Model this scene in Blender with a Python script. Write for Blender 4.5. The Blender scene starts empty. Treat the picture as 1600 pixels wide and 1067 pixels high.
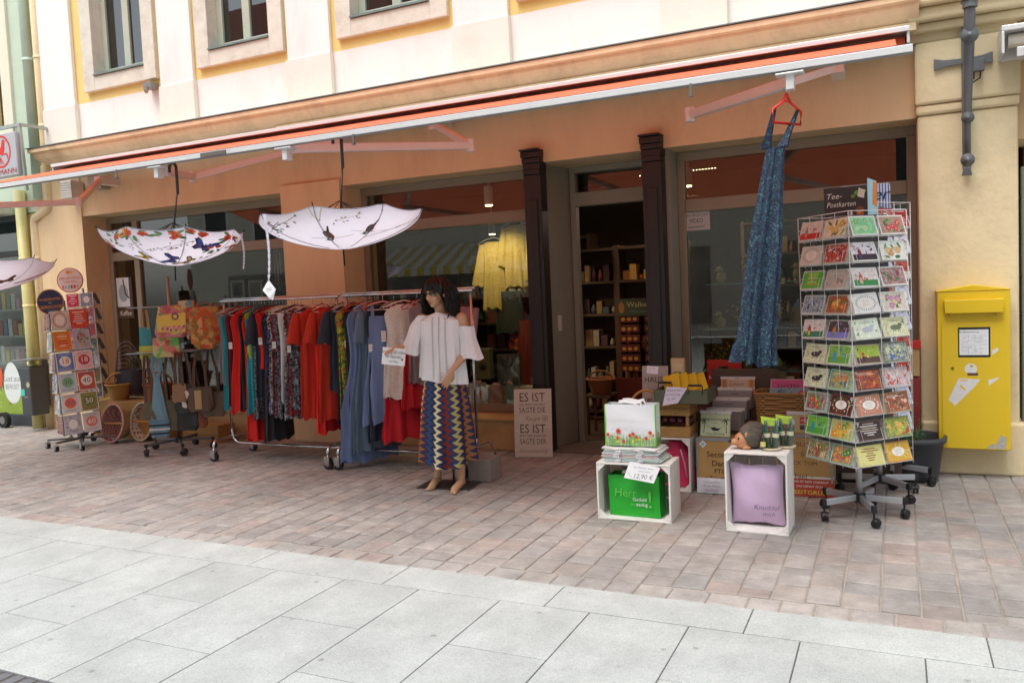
import bpy, bmesh, math, random
from mathutils import Matrix, Vector, noise as mnoise
from math import sin, cos, pi, radians
rnd = random.Random(7)
S = bpy.context.scene
# ---------------------------------------------------------------- camera
CAM_H = 1.62
YAW, PITCH, ROLL = 0.44286574, -0.06183066, -0.04482012
FPX = 1270.6
def _axes():
    f = Vector((-sin(YAW), cos(YAW), 0)); r = Vector((cos(YAW), sin(YAW), 0)); u = Vector((0, 0, 1))
    f2 = f * cos(PITCH) + u * sin(PITCH); u2 = u * cos(PITCH) - f * sin(PITCH)
    return r * cos(ROLL) + u2 * sin(ROLL), u2 * cos(ROLL) - r * sin(ROLL), f2
AR, AU, AF = _axes()
cam = bpy.data.cameras.new('camera'); cam.sensor_width = 36; cam.lens = FPX / 1600 * 36; cam.clip_end = 300; cam.clip_start = 0.05
co = bpy.data.objects.new('camera', cam); S.collection.objects.link(co)
co.matrix_world = Matrix(((AR.x, AU.x, -AF.x, 0), (AR.y, AU.y, -AF.y, 0), (AR.z, AU.z, -AF.z, CAM_H), (0, 0, 0, 1)))
S.camera = co
def at(x, y, Y):            # point of the vertical plane at depth Y seen at photo position x, y
    d = AR * ((x - 800) / FPX) - AU * ((y - 533.5) / FPX) + AF
    return Vector((0, 0, CAM_H)) + d * (Y / d.y)
def gr(x, y, z=0):
    d = AR * ((x - 800) / FPX) - AU * ((y - 533.5) / FPX) + AF
    return Vector((0, 0, CAM_H)) + d * ((z - CAM_H) / d.z)
# ---------------------------------------------------------------- world, sun, exposure
SUN_EL, SUN_AZ = radians(64), radians(195)      # azimuth from +Y clockwise: behind the camera, to the left
w = bpy.data.worlds.new('World'); S.world = w; w.use_nodes = True
nt = w.node_tree; bg = nt.nodes['Background']
sky = nt.nodes.new('ShaderNodeTexSky'); sky.sky_type = 'NISHITA'; sky.sun_disc = False
sky.sun_elevation = SUN_EL; sky.sun_rotation = SUN_AZ; sky.dust_density = 3.0; sky.ozone_density = 0.6; sky.air_density = 1.0
hs = nt.nodes.new('ShaderNodeHueSaturation'); hs.inputs['Saturation'].default_value = 0.35
nt.links.new(sky.outputs[0], hs.inputs['Color']); nt.links.new(hs.outputs[0], bg.inputs['Color'])
bg.inputs['Strength'].default_value = 0.15
sl = bpy.data.lights.new('sun', 'SUN'); sl.energy = 1.0; sl.angle = radians(35); sl.color = (1, 0.985, 0.965)
so = bpy.data.objects.new('sun', sl); S.collection.objects.link(so)
sd = Vector((sin(SUN_AZ) * cos(SUN_EL), cos(SUN_AZ) * cos(SUN_EL), sin(SUN_EL)))
so.rotation_euler = sd.to_track_quat('Z', 'Y').to_euler()
S.view_settings.view_transform = 'Standard'; S.view_settings.look = 'None'
S.view_settings.exposure = 0.95; S.view_settings.gamma = 1; S.view_settings.use_curve_mapping = False
S.cycles.use_denoising = True; S.cycles.max_bounces = 8; S.cycles.transparent_max_bounces = 16
S.cycles.caustics_reflective = False; S.cycles.caustics_refractive = False; S.cycles.sample_clamp_indirect = 6
# ---------------------------------------------------------------- materials
def lin(h):
    if not isinstance(h, str): return h
    h = h.lstrip('#'); c = [int(h[i:i+2], 16) / 255 for i in (0, 2, 4)]
    return tuple(x / 12.92 if x <= .04045 else ((x + .055) / 1.055) ** 2.4 for x in c)
MATS = {}
def newmat(name):
    m = bpy.data.materials.new(name); m.use_nodes = True; MATS[name] = m
    nt = m.node_tree; return m, nt, nt.nodes['Principled BSDF']
def N(nt, t, **kw):
    n = nt.nodes.new('ShaderNode' + t)
    for k, v in kw.items():
        if k in n.inputs.keys(): n.inputs[k].default_value = v
        else: setattr(n, k, v)
    return n
def ramp(nt, stops, interp='LINEAR'):
    r = nt.nodes.new('ShaderNodeValToRGB'); r.color_ramp.interpolation = interp
    e = r.color_ramp.elements
    while len(e) < len(stops): e.new(0.5)
    for i, (p, c) in enumerate(stops):
        e[i].position = p; c = lin(c); e[i].color = (c[0], c[1], c[2], 1)
    return r
def coords(nt, kind='Object', scale=(1, 1, 1)):
    tc = nt.nodes.new('ShaderNodeTexCoord'); mp = nt.nodes.new('ShaderNodeMapping'); mp.inputs['Scale'].default_value = scale
    nt.links.new(tc.outputs[kind], mp.inputs[0]); return mp.outputs[0]
def P(name, col, rough=.6, metal=0, var=.12, scale=6, bump=0, bscale=60, dark=None, damt=0, trans=0, sc=(1, 1, 1), coat=0, streak=0):
    if name in MATS: return MATS[name]
    m, nt, b = newmat(name); L = nt.links.new
    c = lin(col); v = coords(nt, 'Object', sc)
    n = N(nt, 'TexNoise', Scale=scale, Detail=6.0, Roughness=.6); L(v, n.inputs['Vector'])
    r = ramp(nt, [(.25, tuple(x * (1 - var) for x in c)), (.75, tuple(min(1, x * (1 + var)) for x in c))]); L(n.outputs[0], r.inputs[0])
    out = r.outputs[0]
    if damt:
        n2 = N(nt, 'TexNoise', Scale=scale * .35, Detail=9.0, Roughness=.75); L(v, n2.inputs['Vector'])
        r2 = ramp(nt, [(.5, (0, 0, 0)), (.72, (damt,) * 3)]); L(n2.outputs[0], r2.inputs[0])
        mx = N(nt, 'MixRGB'); L(r2.outputs[0], mx.inputs[0]); L(out, mx.inputs[1]); d = lin(dark or '#4a4038'); mx.inputs[2].default_value = (*d, 1); out = mx.outputs[0]
    L(out, b.inputs['Base Color']); b.inputs['Roughness'].default_value = rough; b.inputs['Metallic'].default_value = metal
    if trans: b.inputs['Transmission Weight'].default_value = trans
    if coat: b.inputs['Coat Weight'].default_value = coat
    if bump:
        n3 = N(nt, 'TexNoise', Scale=bscale, Detail=5.0); L(v, n3.inputs['Vector'])
        bp = N(nt, 'Bump', Strength=bump, Distance=.01); L(n3.outputs[0], bp.inputs['Height']); L(bp.outputs[0], b.inputs['Normal'])
    return m
def C(col, rough=.55):      # plain print or paint of one colour
    return P('print_' + col.strip('#') + ('' if rough == .55 else '_%d' % (rough * 100)), col, rough, var=.07, scale=25)
def cloth_tr(name, col, amt=.4, rough=.8, bump=.2, bscale=90, var=.08, tcol=None):
    if name in MATS: return MATS[name]
    m = P(name, col, rough, var=var, bump=bump, bscale=bscale); nt = m.node_tree; b = nt.nodes['Principled BSDF']
    t = nt.nodes.new('ShaderNodeBsdfTranslucent'); t.inputs[0].default_value = (*lin(tcol or col), 1); mx = nt.nodes.new('ShaderNodeMixShader'); mx.inputs[0].default_value = amt
    o = nt.nodes['Material Output']; nt.links.new(b.outputs[0], mx.inputs[1]); nt.links.new(t.outputs[0], mx.inputs[2]); nt.links.new(mx.outputs[0], o.inputs[0])
    return m
def glass(name, tint='#e8efec', rough=0.0, base=.06):
    if name in MATS: return MATS[name]
    m, nt, b = newmat(name); nt.nodes.remove(b); L = nt.links.new
    t = nt.nodes.new('ShaderNodeBsdfTransparent'); t.inputs[0].default_value = (*lin(tint), 1)
    g = nt.nodes.new('ShaderNodeBsdfGlossy'); g.inputs['Roughness'].default_value = rough
    f = N(nt, 'LayerWeight', Blend=.5); pw_ = N(nt, 'Math', operation='POWER'); L(f.outputs['Facing'], pw_.inputs[0]); pw_.inputs[1].default_value = 4.0
    mt = N(nt, 'Math', operation='MULTIPLY_ADD'); mt.inputs[1].default_value = .9; mt.inputs[2].default_value = base + .02; L(pw_.outputs[0], mt.inputs[0]); mx = nt.nodes.new('ShaderNodeMixShader'); L(mt.outputs[0], mx.inputs[0]); L(t.outputs[0], mx.inputs[1]); L(g.outputs[0], mx.inputs[2])
    n = N(nt, 'TexNoise', Scale=1.1, Detail=1.0); L(coords(nt), n.inputs['Vector']); bp = N(nt, 'Bump', Strength=.05, Distance=.01); L(n.outputs[0], bp.inputs['Height']); L(bp.outputs[0], g.inputs['Normal'])
    L(mx.outputs[0], nt.nodes['Material Output'].inputs[0]); return m
def emit(name, col, s):
    if name in MATS: return MATS[name]
    m, nt, b = newmat(name); b.inputs['Emission Color'].default_value = (*lin(col), 1); b.inputs['Emission Strength'].default_value = s; return m
def printed(name, cols, scale=18, kind='voronoi', rough=.75, bump=.15, sc=(1, 1, 1)):   # printed fabric of several colours
    if name in MATS: return MATS[name]
    m, nt, b = newmat(name); L = nt.links.new; v = coords(nt, 'Object', sc)
    dn = N(nt, 'TexNoise', Scale=scale * .5, Detail=3.0); L(v, dn.inputs['Vector'])
    ad = N(nt, 'VectorMath', operation='MULTIPLY_ADD'); L(dn.outputs['Color'], ad.inputs[0]); ad.inputs[1].default_value = (.12,) * 3; L(v, ad.inputs[2])
    if kind == 'voronoi':
        t = N(nt, 'TexVoronoi', Scale=scale); L(ad.outputs[0], t.inputs['Vector']); sp = nt.nodes.new('ShaderNodeSeparateColor'); L(t.outputs['Color'], sp.inputs[0]); src = sp.outputs[0]
    else:
        t = N(nt, 'TexNoise', Scale=scale, Detail=4.0, Roughness=.7); L(ad.outputs[0], t.inputs['Vector'])
        mr = N(nt, 'MapRange'); mr.inputs[1].default_value = .3; mr.inputs[2].default_value = .7; L(t.outputs[0], mr.inputs[0]); src = mr.outputs[0]
    k = len(cols); r = ramp(nt, [(i / k, c) for i, c in enumerate(cols)], 'CONSTANT'); L(src, r.inputs[0]); L(r.outputs[0], b.inputs['Base Color'])
    b.inputs['Roughness'].default_value = rough
    n3 = N(nt, 'TexNoise', Scale=90.0); L(v, n3.inputs['Vector']); bp = N(nt, 'Bump', Strength=bump, Distance=.004); L(n3.outputs[0], bp.inputs['Height']); L(bp.outputs[0], b.inputs['Normal'])
    return m
# ---------------------------------------------------------------- mesh helper
def frame(o, u, n):
    u = Vector(u).normalized(); n = Vector(n).normalized(); v = n.cross(u).normalized(); u = v.cross(n); o = Vector(o)
    return Matrix(((u.x, v.x, n.x, o.x), (u.y, v.y, n.y, o.y), (u.z, v.z, n.z, o.z), (0, 0, 0, 1)))
def TR(x=0, y=0, z=0): return Matrix.Translation((x, y, z))
def RX(a): return Matrix.Rotation(a, 4, 'X')
def RY(a): return Matrix.Rotation(a, 4, 'Y')
def RZ(a): return Matrix.Rotation(a, 4, 'Z')
TXT = {}
def text_data(s):
    if s in TXT: return TXT[s]
    cu = bpy.data.curves.new('t', 'FONT'); cu.body = s; cu.size = 1; cu.resolution_u = 2; cu.align_x = 'CENTER'; cu.align_y = 'CENTER'
    o = bpy.data.objects.new('t', cu); S.collection.objects.link(o); bpy.context.view_layer.update()
    me = bpy.data.meshes.new_from_object(o.evaluated_get(bpy.context.evaluated_depsgraph_get()))
    r = ([v.co.copy() for v in me.vertices], [tuple(p.vertices) for p in me.polygons])
    bpy.data.objects.remove(o); bpy.data.curves.remove(cu); bpy.data.meshes.remove(me); TXT[s] = r; return r
def chain(o):
    m = o.matrix_basis.copy()
    while o.parent: o = o.parent; m = o.matrix_basis @ m
    return m
class MB:
    def __init__(s): s.v = []; s.f = []; s.mi = []; s.ms = []; s.uv = {}; s.T = Matrix.Identity(4); s.sm = []
    def add(s, vs, fs, mat, T=None, uvs=None, smooth=False):
        if mat not in s.ms: s.ms.append(mat)
        k = s.ms.index(mat); b = len(s.v); M = s.T @ T if T is not None else s.T
        s.v += [M @ Vector(p) for p in vs]
        for i, f in enumerate(fs):
            if uvs: s.uv[len(s.f)] = uvs[i]
            s.f.append(tuple(b + j for j in f)); s.mi.append(k); s.sm.append(smooth)
        return s
    def bx(s, x0, x1, y0, y1, z0, z1, mat, T=None):
        vs = [(x, y, z) for z in (z0, z1) for y in (y0, y1) for x in (x0, x1)]
        return s.add(vs, [(0, 2, 3, 1), (4, 5, 7, 6), (0, 1, 5, 4), (2, 6, 7, 3), (0, 4, 6, 2), (1, 3, 7, 5)], mat, T)
    def box(s, c, d, mat, T=None):
        return s.bx(c[0] - d[0] / 2, c[0] + d[0] / 2, c[1] - d[1] / 2, c[1] + d[1] / 2, c[2] - d[2] / 2, c[2] + d[2] / 2, mat, T)
    def bar(s, a, b, wd, ht, mat, T=None):
        a = Vector(a); b = Vector(b); d = b - a; L = d.length; d.normalize()
        up = Vector((0, 0, 1)) if abs(d.z) < .95 else Vector((0, 1, 0))
        r = d.cross(up).normalized(); u = r.cross(d)
        M = Matrix(((d.x, r.x, u.x, a.x), (d.y, r.y, u.y, a.y), (d.z, r.z, u.z, a.z), (0, 0, 0, 1)))
        if T is not None: M = T @ M
        return s.bx(0, L, -wd / 2, wd / 2, -ht / 2, ht / 2, mat, M)
    def tube(s, pts, r, mat, n=8, T=None, closed=False, flat=1.0):
        pts = [Vector(p) for p in pts]; k = len(pts); rr = r if isinstance(r, (list, tuple)) else [r] * k
        vs = []; fs = []; pu = None
        for i, p in enumerate(pts):
            a = pts[(i - 1) % k] if (i > 0 or closed) else p; b = pts[(i + 1) % k] if (i < k - 1 or closed) else p
            d = (b - a); d = d.normalized() if d.length > 1e-9 else Vector((0, 0, 1))
            if pu is None: pu = Vector((0, 0, 1)) if abs(d.z) < .9 else Vector((0, 1, 0))
            x = d.cross(pu); x = x.normalized() if x.length > 1e-6 else d.orthogonal().normalized(); y = x.cross(d).normalized(); pu = y
            for j in range(n):
                t = 2 * pi * j / n; vs.append(p + x * (cos(t) * rr[i]) + y * (sin(t) * rr[i] * flat))
        m = k if closed else k - 1
        for i in range(m):
            for j in range(n):
                a = i * n + j; b = i * n + (j + 1) % n; c = ((i + 1) % k) * n + (j + 1) % n; d = ((i + 1) % k) * n + j; fs.append((a, b, c, d))
        if not closed: fs.append(tuple(range(n))[::-1]); fs.append(tuple((k - 1) * n + j for j in range(n)))
        return s.add(vs, fs, mat, T, smooth=True)
    def lathe(s, prof, mat, n=20, T=None, a0=0, a1=2 * pi, sx=1, sy=1):
        full = abs(a1 - a0 - 2 * pi) < 1e-6; m = n if full else n + 1
        vs = []; fs = []
        for r, z in prof:
            for j in range(m):
                t = a0 + (a1 - a0) * j / n; vs.append((r * cos(t) * sx, r * sin(t) * sy, z))
        for i in range(len(prof) - 1):
            for j in range(n):
                a = i * m + j; b = i * m + (j + 1) % m; fs.append((a, b, b + m, a + m))
        return s.add(vs, fs, mat, T, smooth=True)
    def cyl(s, c, r, h, mat, n=16, T=None, axis='z'):
        M = TR(*c) @ {'z': Matrix.Identity(4), 'y': RX(-pi / 2), 'x': RY(pi / 2)}[axis]
        if T is not None: M = T @ M
        vs = [(cos(2 * pi * j / n) * r, sin(2 * pi * j / n) * r, z) for z in (0, h) for j in range(n)]
        fs = [(j, (j + 1) % n, n + (j + 1) % n, n + j) for j in range(n)] + [tuple(range(n))[::-1], tuple(range(n, 2 * n))]
        return s.add(vs, fs, mat, M)
    def ell(s, c, r, mat, T=None, nu=14, nv=9):
        if not isinstance(r, (tuple, list)): r = (r, r, r)
        vs = []; fs = []
        for i in range(nv + 1):
            p = pi * i / nv
            for j in range(nu): t = 2 * pi * j / nu; vs.append((c[0] + r[0] * sin(p) * cos(t), c[1] + r[1] * sin(p) * sin(t), c[2] + r[2] * cos(p)))
        for i in range(nv):
            for j in range(nu): a = i * nu + j; b = i * nu + (j + 1) % nu; fs.append((a, a + nu, b + nu, b))
        return s.add(vs, fs, mat, T, smooth=True)
    def poly(s, pts, mat, T=None, z=0):
        return s.add([(p[0], p[1], z) for p in pts], [tuple(range(len(pts)))], mat, T)
    def prism(s, pts, h, mat, T=None, z=0):
        n = len(pts); vs = [(p[0], p[1], z) for p in pts] + [(p[0], p[1], z + h) for p in pts]
        return s.add(vs, [tuple(range(n))[::-1], tuple(range(n, 2 * n))] + [(j, (j + 1) % n, n + (j + 1) % n, n + j) for j in range(n)], mat, T)
    def disc(s, cx, cy, rx, ry, mat, T=None, z=0, n=14, rot=0):
        pts = []
        for j in range(n):
            t = 2 * pi * j / n; x = cos(t) * rx; y = sin(t) * ry; pts.append((cx + x * cos(rot) - y * sin(rot), cy + x * sin(rot) + y * cos(rot)))
        return s.poly(pts, mat, T, z)
    def rect(s, x0, y0, x1, y1, mat, T=None, z=0): return s.poly([(x0, y0), (x1, y0), (x1, y1), (x0, y1)], mat, T, z)
    def ring(s, cx, cy, r0, r1, mat, T=None, z=0, n=24, a0=0, a1=2 * pi):
        vs = []; fs = []
        for j in range(n + 1):
            t = a0 + (a1 - a0) * j / n; vs += [(cx + cos(t) * r0, cy + sin(t) * r0, z), (cx + cos(t) * r1, cy + sin(t) * r1, z)]
        for j in range(n): a = 2 * j; fs.append((a, a + 1, a + 3, a + 2))
        return s.add(vs, fs, mat, T)
    def line(s, pts, wd, mat, T=None, z=0):         # flat stroke along 2-D points
        for (a, b) in zip(pts[:-1], pts[1:]):
            dx, dy = b[0] - a[0], b[1] - a[1]; l = math.hypot(dx, dy) or 1; nx, ny = -dy / l * wd / 2, dx / l * wd / 2; ex, ey = dx / l * wd * .3, dy / l * wd * .3
            s.poly([(a[0] - nx - ex, a[1] - ny - ey), (b[0] - nx + ex, b[1] - ny + ey), (b[0] + nx + ex, b[1] + ny + ey), (a[0] + nx - ex, a[1] + ny - ey)], mat, T, z)
        return s
    def grid(s, nu, nv, fn, mat, T=None, cu=False, uv=False, smooth=True):
        m = nu if cu else nu + 1
        vs = [fn(i / nu, j / nv) for j in range(nv + 1) for i in range(m)]; fs = []; uvs = []
        for j in range(nv):
            for i in range(nu):
                a = j * m + i; b = j * m + (i + 1) % m; fs.append((a, b, b + m, a + m))
                uvs.append(((i / nu, j / nv), ((i + 1) / nu, j / nv), ((i + 1) / nu, (j + 1) / nv), (i / nu, (j + 1) / nv)))
        return s.add(vs, fs, mat, T, uvs if uv else None, smooth)
    def text(s, t, x, y, size, mat, T=None, z=.001, sx=1.0, shear=0.0, rot=0, width=None):
        vs, fs = text_data(t)
        if not vs: return s
        if width:
            xs = [v.x for v in vs]; sx = width / size / (max(xs) - min(xs))
        vs2 = []
        for v in vs:
            a = v.x * size * sx + v.y * size * shear; b = v.y * size
            vs2.append((x + a * cos(rot) - b * sin(rot), y + a * sin(rot) + b * cos(rot), z))
        return s.add(vs2, fs, mat, T)
    def build(s, name, parent=None, label=None, cat=None, group=None, kind=None, bevel=0, local=False, thick=0, col=None):
        me = bpy.data.meshes.new(name)
        if parent is not None:
            inv = Matrix.Identity(4) if local else chain(parent).inverted(); off = Vector((0, 0, 0))
            vs = [inv @ v for v in s.v]
        else:
            xs = [v.x for v in s.v]; ys = [v.y for v in s.v]
            off = Vector(((min(xs) + max(xs)) / 2, (min(ys) + max(ys)) / 2, min(v.z for v in s.v))); vs = [v - off for v in s.v]
        me.from_pydata([tuple(v) for v in vs], [], s.f)
        for m in s.ms: me.materials.append(m)
        me.polygons.foreach_set('material_index', s.mi); me.polygons.foreach_set('use_smooth', s.sm)
        if s.uv:
            ul = me.uv_layers.new(name='UVMap')
            for pi_, p in enumerate(me.polygons):
                if pi_ in s.uv:
                    for k, li in enumerate(p.loop_indices): ul.data[li].uv = s.uv[pi_][k]
        if col:
            ca = me.color_attributes.new('tone', 'FLOAT_COLOR', 'CORNER')
            for pi_, p in enumerate(me.polygons):
                c = col[pi_]
                for li in p.loop_indices: ca.data[li].color = (c[0], c[1], c[2], 1)
        me.update()
        o = bpy.data.objects.new(name, me); S.collection.objects.link(o)
        if parent is not None: o.parent = parent
        else: o.location = off
        if bevel:
            b = o.modifiers.new('edge', 'BEVEL'); b.width = bevel; b.segments = 2; b.limit_method = 'ANGLE'; b.angle_limit = radians(40)
        if thick:
            t = o.modifiers.new('thickness', 'SOLIDIFY'); t.thickness = thick; t.offset = 0
        tag(o, label, cat, group, kind); return o
def tag(o, label=None, cat=None, group=None, kind=None):
    if label: o['label'] = label
    if cat: o['category'] = cat
    if group: o['group'] = group
    if kind: o['kind'] = kind
    return o
def thing(name, label, cat, loc=(0, 0, 0), rz=0, group=None):
    o = bpy.data.objects.new(name, None); S.collection.objects.link(o); o.empty_display_size = .1
    o.location = loc; o.rotation_euler = (0, 0, rz); return tag(o, label, cat, group)
def copy_tree(o, parent=None):
    c = o.copy(); S.collection.objects.link(c)
    if parent is not None: c.parent = parent
    for ch in list(o.children): copy_tree(ch, c)
    return c
def refresh(o): o.rotation_euler = o.rotation_euler; return o
# ================================================================ ground
FY = 7.4                                                    # facade plane
def stone_mat():
    m, nt, b = newmat('concrete_sett'); L = nt.links.new; v = coords(nt, 'Object')
    at_ = nt.nodes.new('ShaderNodeVertexColor'); at_.layer_name = 'tone'
    n = N(nt, 'TexNoise', Scale=9.0, Detail=8.0, Roughness=.7); L(v, n.inputs['Vector'])
    n2 = N(nt, 'TexNoise', Scale=260.0, Detail=3.0, Roughness=.8); L(v, n2.inputs['Vector'])
    n3 = N(nt, 'TexNoise', Scale=1.3, Detail=5.0, Roughness=.6); L(v, n3.inputs['Vector'])
    r = ramp(nt, [(.3, (.72,) * 3), (.7, (1.2,) * 3)]); L(n.outputs[0], r.inputs[0])
    r2 = ramp(nt, [(.3, (.78,) * 3), (.7, (1.18,) * 3)]); L(n2.outputs[0], r2.inputs[0])
    r3 = ramp(nt, [(.35, (.85,) * 3), (.65, (1.08,) * 3)]); L(n3.outputs[0], r3.inputs[0])
    o = at_.outputs[0]
    for q in (r, r2, r3):
        mx = N(nt, 'MixRGB', blend_type='MULTIPLY'); mx.inputs[0].default_value = 1; L(o, mx.inputs[1]); L(q.outputs[0], mx.inputs[2]); o = mx.outputs[0]
    L(o, b.inputs['Base Color']); b.inputs['Roughness'].default_value = .8
    bp = N(nt, 'Bump', Strength=.5, Distance=.004); L(n2.outputs[0], bp.inputs['Height']); bp2 = N(nt, 'Bump', Strength=.5, Distance=.01); L(n.outputs[0], bp2.inputs['Height']); L(bp.outputs[0], bp2.inputs['Normal']); L(bp2.outputs[0], b.inputs['Normal'])
    return m
SETT = stone_mat()
def block(mb, cols, x0, x1, y0, y1, z, c, e=.008, tilt=.0015, mat=None, skew=.0):
    h = [z + rnd.uniform(-tilt, tilt) for _ in range(4)]; j = lambda: rnd.uniform(-skew, skew)
    o = [(x0 + j(), y0 + j()), (x1 + j(), y0 + j()), (x1 + j(), y1 + j()), (x0 + j(), y1 + j())]
    i = [(o[0][0] + e, o[0][1] + e), (o[1][0] - e, o[1][1] + e), (o[2][0] - e, o[2][1] - e), (o[3][0] + e, o[3][1] - e)]
    vs = [(*p, z - .03) for p in o] + [(*p, h[k] - e * .6) for k, p in enumerate(o)] + [(*p, h[k]) for k, p in enumerate(i)]
    fs = [(8, 9, 10, 11)] + [(4 + k, 4 + (k + 1) % 4, 8 + (k + 1) % 4, 8 + k) for k in range(4)] + [(k, (k + 1) % 4, 4 + (k + 1) % 4, 4 + k) for k in range(4)]
    mb.add(vs, fs, mat or SETT); cols += [c] * 9
mb = MB(); cols = []
XL, XR = -19.0, 6.0
tones = [lin(c) for c in ('#a6a09a', '#a39d98', '#a59f98', '#a9a39c', '#a29c97', '#a7a19b', '#a69d95', '#a29e99')]
pink = [lin(c) for c in ('#a99c94', '#aa9e97', '#a79a92')]
x = XL
while x < XR:
    wd = rnd.choice((.165, .175, .18)); y = 4.2 + rnd.uniform(0, .02)
    while y < 8.25:
        l = rnd.choice((.12, .14, .165, .165, .2, .22))
        c = rnd.choice(pink if rnd.random() < .1 else tones); k = rnd.uniform(.80, .93)
        block(mb, cols, x + .004, x + wd - .004, y + .004, y + l - .004, rnd.uniform(-.002, .002), tuple(q * k for q in c), skew=.003)
        y += l
    x += wd
x = XL
while x < XR:                                               # border course along the slabs
    wd = rnd.choice((.16, .18, .2)); c = rnd.choice(pink if rnd.random() < .15 else tones)
    block(mb, cols, x + .004, x + wd - .004, 4.045, 4.195, 0, c, skew=.003); x += wd
mb.build('cobbled_pavement', kind='structure', col=cols)
MB().bx(XL, XR, 4.0, 8.3, -.06, -.009, P('joint_sand', '#a39a8e', .95, var=.25, scale=60, bump=.6)).build('pavement_bedding', kind='structure')
# granite slabs
def granite():
    m, nt, b = newmat('pale_granite'); L = nt.links.new; v = coords(nt, 'Object')
    at_ = nt.nodes.new('ShaderNodeVertexColor'); at_.layer_name = 'tone'
    n = N(nt, 'TexNoise', Scale=150.0, Detail=4.0, Roughness=.9); L(v, n.inputs['Vector'])
    n2 = N(nt, 'TexNoise', Scale=2.6, Detail=12.0, Roughness=.78); L(v, n2.inputs['Vector'])
    vo = N(nt, 'TexVoronoi', Scale=5.0); L(v, vo.inputs['Vector'])
    r = ramp(nt, [(.3, (.42,) * 3), (.47, (.93,) * 3), (.7, (1.2,) * 3)]); L(n.outputs[0], r.inputs[0])
    r2 = ramp(nt, [(.32, (.76,) * 3), (.68, (1.07,) * 3)]); L(n2.outputs[0], r2.inputs[0])
    r3 = ramp(nt, [(.05, (.66, .65, .64)), (.09, (1, 1, 1))]); L(vo.outputs[0], r3.inputs[0])
    o = at_.outputs[0]
    for q in (r, r2, r3):
        mx = N(nt, 'MixRGB', blend_type='MULTIPLY'); mx.inputs[0].default_value = 1; L(o, mx.inputs[1]); L(q.outputs[0], mx.inputs[2]); o = mx.outputs[0]
    L(o, b.inputs['Base Color']); b.inputs['Roughness'].default_value = .62
    bp = N(nt, 'Bump', Strength=.25, Distance=.002); L(n.outputs[0], bp.inputs['Height']); L(bp.outputs[0], b.inputs['Normal']); return m
GRAN = granite(); mb = MB(); cols = []
def sc_(): k = rnd.uniform(.76, .86); c = lin('#c9ceca'); return tuple(q * k for q in c)
x = -5.66 - 13
while x < XR:
    block(mb, cols, x + .003, x + .997, 3.743, 4.037, 0, sc_(), e=.003, tilt=.0006, mat=GRAN); x += 1.0
k = 0; x = -.91 - .5 * 36
while x < XR:
    off = 3.18 if k % 2 == 0 else 2.71; y1 = 3.737; y0 = off
    while y1 > 2.25:
        y0c = max(y0, 2.25); block(mb, cols, x + .003, x + .497, y0c + .003, y1 - .003, 0, sc_(), e=.003, tilt=.0006, mat=GRAN); y1 = y0; y0 -= .98
    x += .5; k += 1
x = XL
while x < XR:                                               # beyond the drain
    y1 = 2.13
    while y1 > -1.0: block(mb, cols, x + .003, x + .997, y1 - .5 + .003, y1 - .003, 0, sc_(), e=.003, tilt=.0006, mat=GRAN); y1 -= .5
    x += 1.0
mb.build('granite_paving', kind='structure', col=cols)
MB().bx(XL, XR, -1.0, 4.05, -.06, -.006, P('slab_joint', '#5d5a55', .95, var=.3, scale=70)).build('slab_bedding', kind='structure')
dm = P('drain_iron', '#77777a', .6, .3, var=.3); mb = MB()
for i in range(0, 150): mb.bx(-12 + i * .08, -12 + i * .08 + .055, 2.14, 2.24, -.02, -.003, dm)
mb.bx(-12, 0, 2.132, 2.14, -.03, -.001, dm).bx(-12, 0, 2.24, 2.248, -.03, -.001, dm)
mb.build('drain_grating', label='narrow dark slotted drain channel set in the pale granite slabs', cat='drain')
MB().bx(-80, 80, -12, 60, -.3, -.07, P('street_ground', '#a8a6a0', .9, var=.15, bump=.3)).build('street_ground', kind='structure')
# ================================================================ shop building
CREAM = P('cream_plaster', '#e0c59c', .85, var=.06, scale=2.5, bump=.3, bscale=30, dark='#8f7250', damt=.3, sc=(1.3, 1.3, .45))
STONEY = P('yellow_sandstone', '#dacaa4', .85, var=.07, scale=4, bump=.35, bscale=22, dark='#7d6748', damt=.35)
CORN = P('cornice_paint', '#dfc6a0', .75, var=.08, scale=5, bump=.2, dark='#8a6a48', damt=.4, sc=(1.5, 1.5, .6))
WHITE = P('white_plaster', '#e9e9e6', .85, var=.03, scale=2, bump=.2, bscale=25, dark='#aaa294', damt=.3, sc=(1.3, 1.3, .4))
BEIGE = P('pedestal_plaster', '#e8e3da', .85, var=.04, scale=3, bump=.2, bscale=25, dark='#b09c82', damt=.2)
YEL = P('yellow_plaster', '#e5cf86', .85, var=.05, scale=3, bump=.2, bscale=25)
SURR = P('stone_surround', '#d6d4c6', .85, var=.1, scale=7, bump=.35, bscale=45, dark='#8b7a66', damt=.4)
ZINC = P('zinc_flashing', '#7d8a86', .5, .6, var=.15)
WINF = P('greygreen_paint', '#b4baa8', .5, var=.06, scale=5)
SHOPF = P('taupe_frame_paint', '#8d8371', .5, var=.05, scale=5)
GL = glass('shop_glass', base=.055); GLU = glass('upper_glass', '#9fb0b0', base=.12)
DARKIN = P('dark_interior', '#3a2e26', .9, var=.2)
shop = thing('shop_building', 'cream and yellow old town building with a gift shop on its ground floor', 'building', (-5, FY, 0))
WL, WR = -10.62, .17
H = .62                                                    # wall thickness
mb = MB()
mb.bx(WL, -9.72, FY, FY + H, 0, 3.6, CREAM)                # left wall pier
mb.bx(-9.72, WR, FY + .02, FY + H, 2.86, 3.6, CREAM)       # fascia over the openings
mb.bx(-6.34, -5.51, FY + .015, FY + H, 0, 2.86, CREAM)
mb.build('wall', shop)
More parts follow.
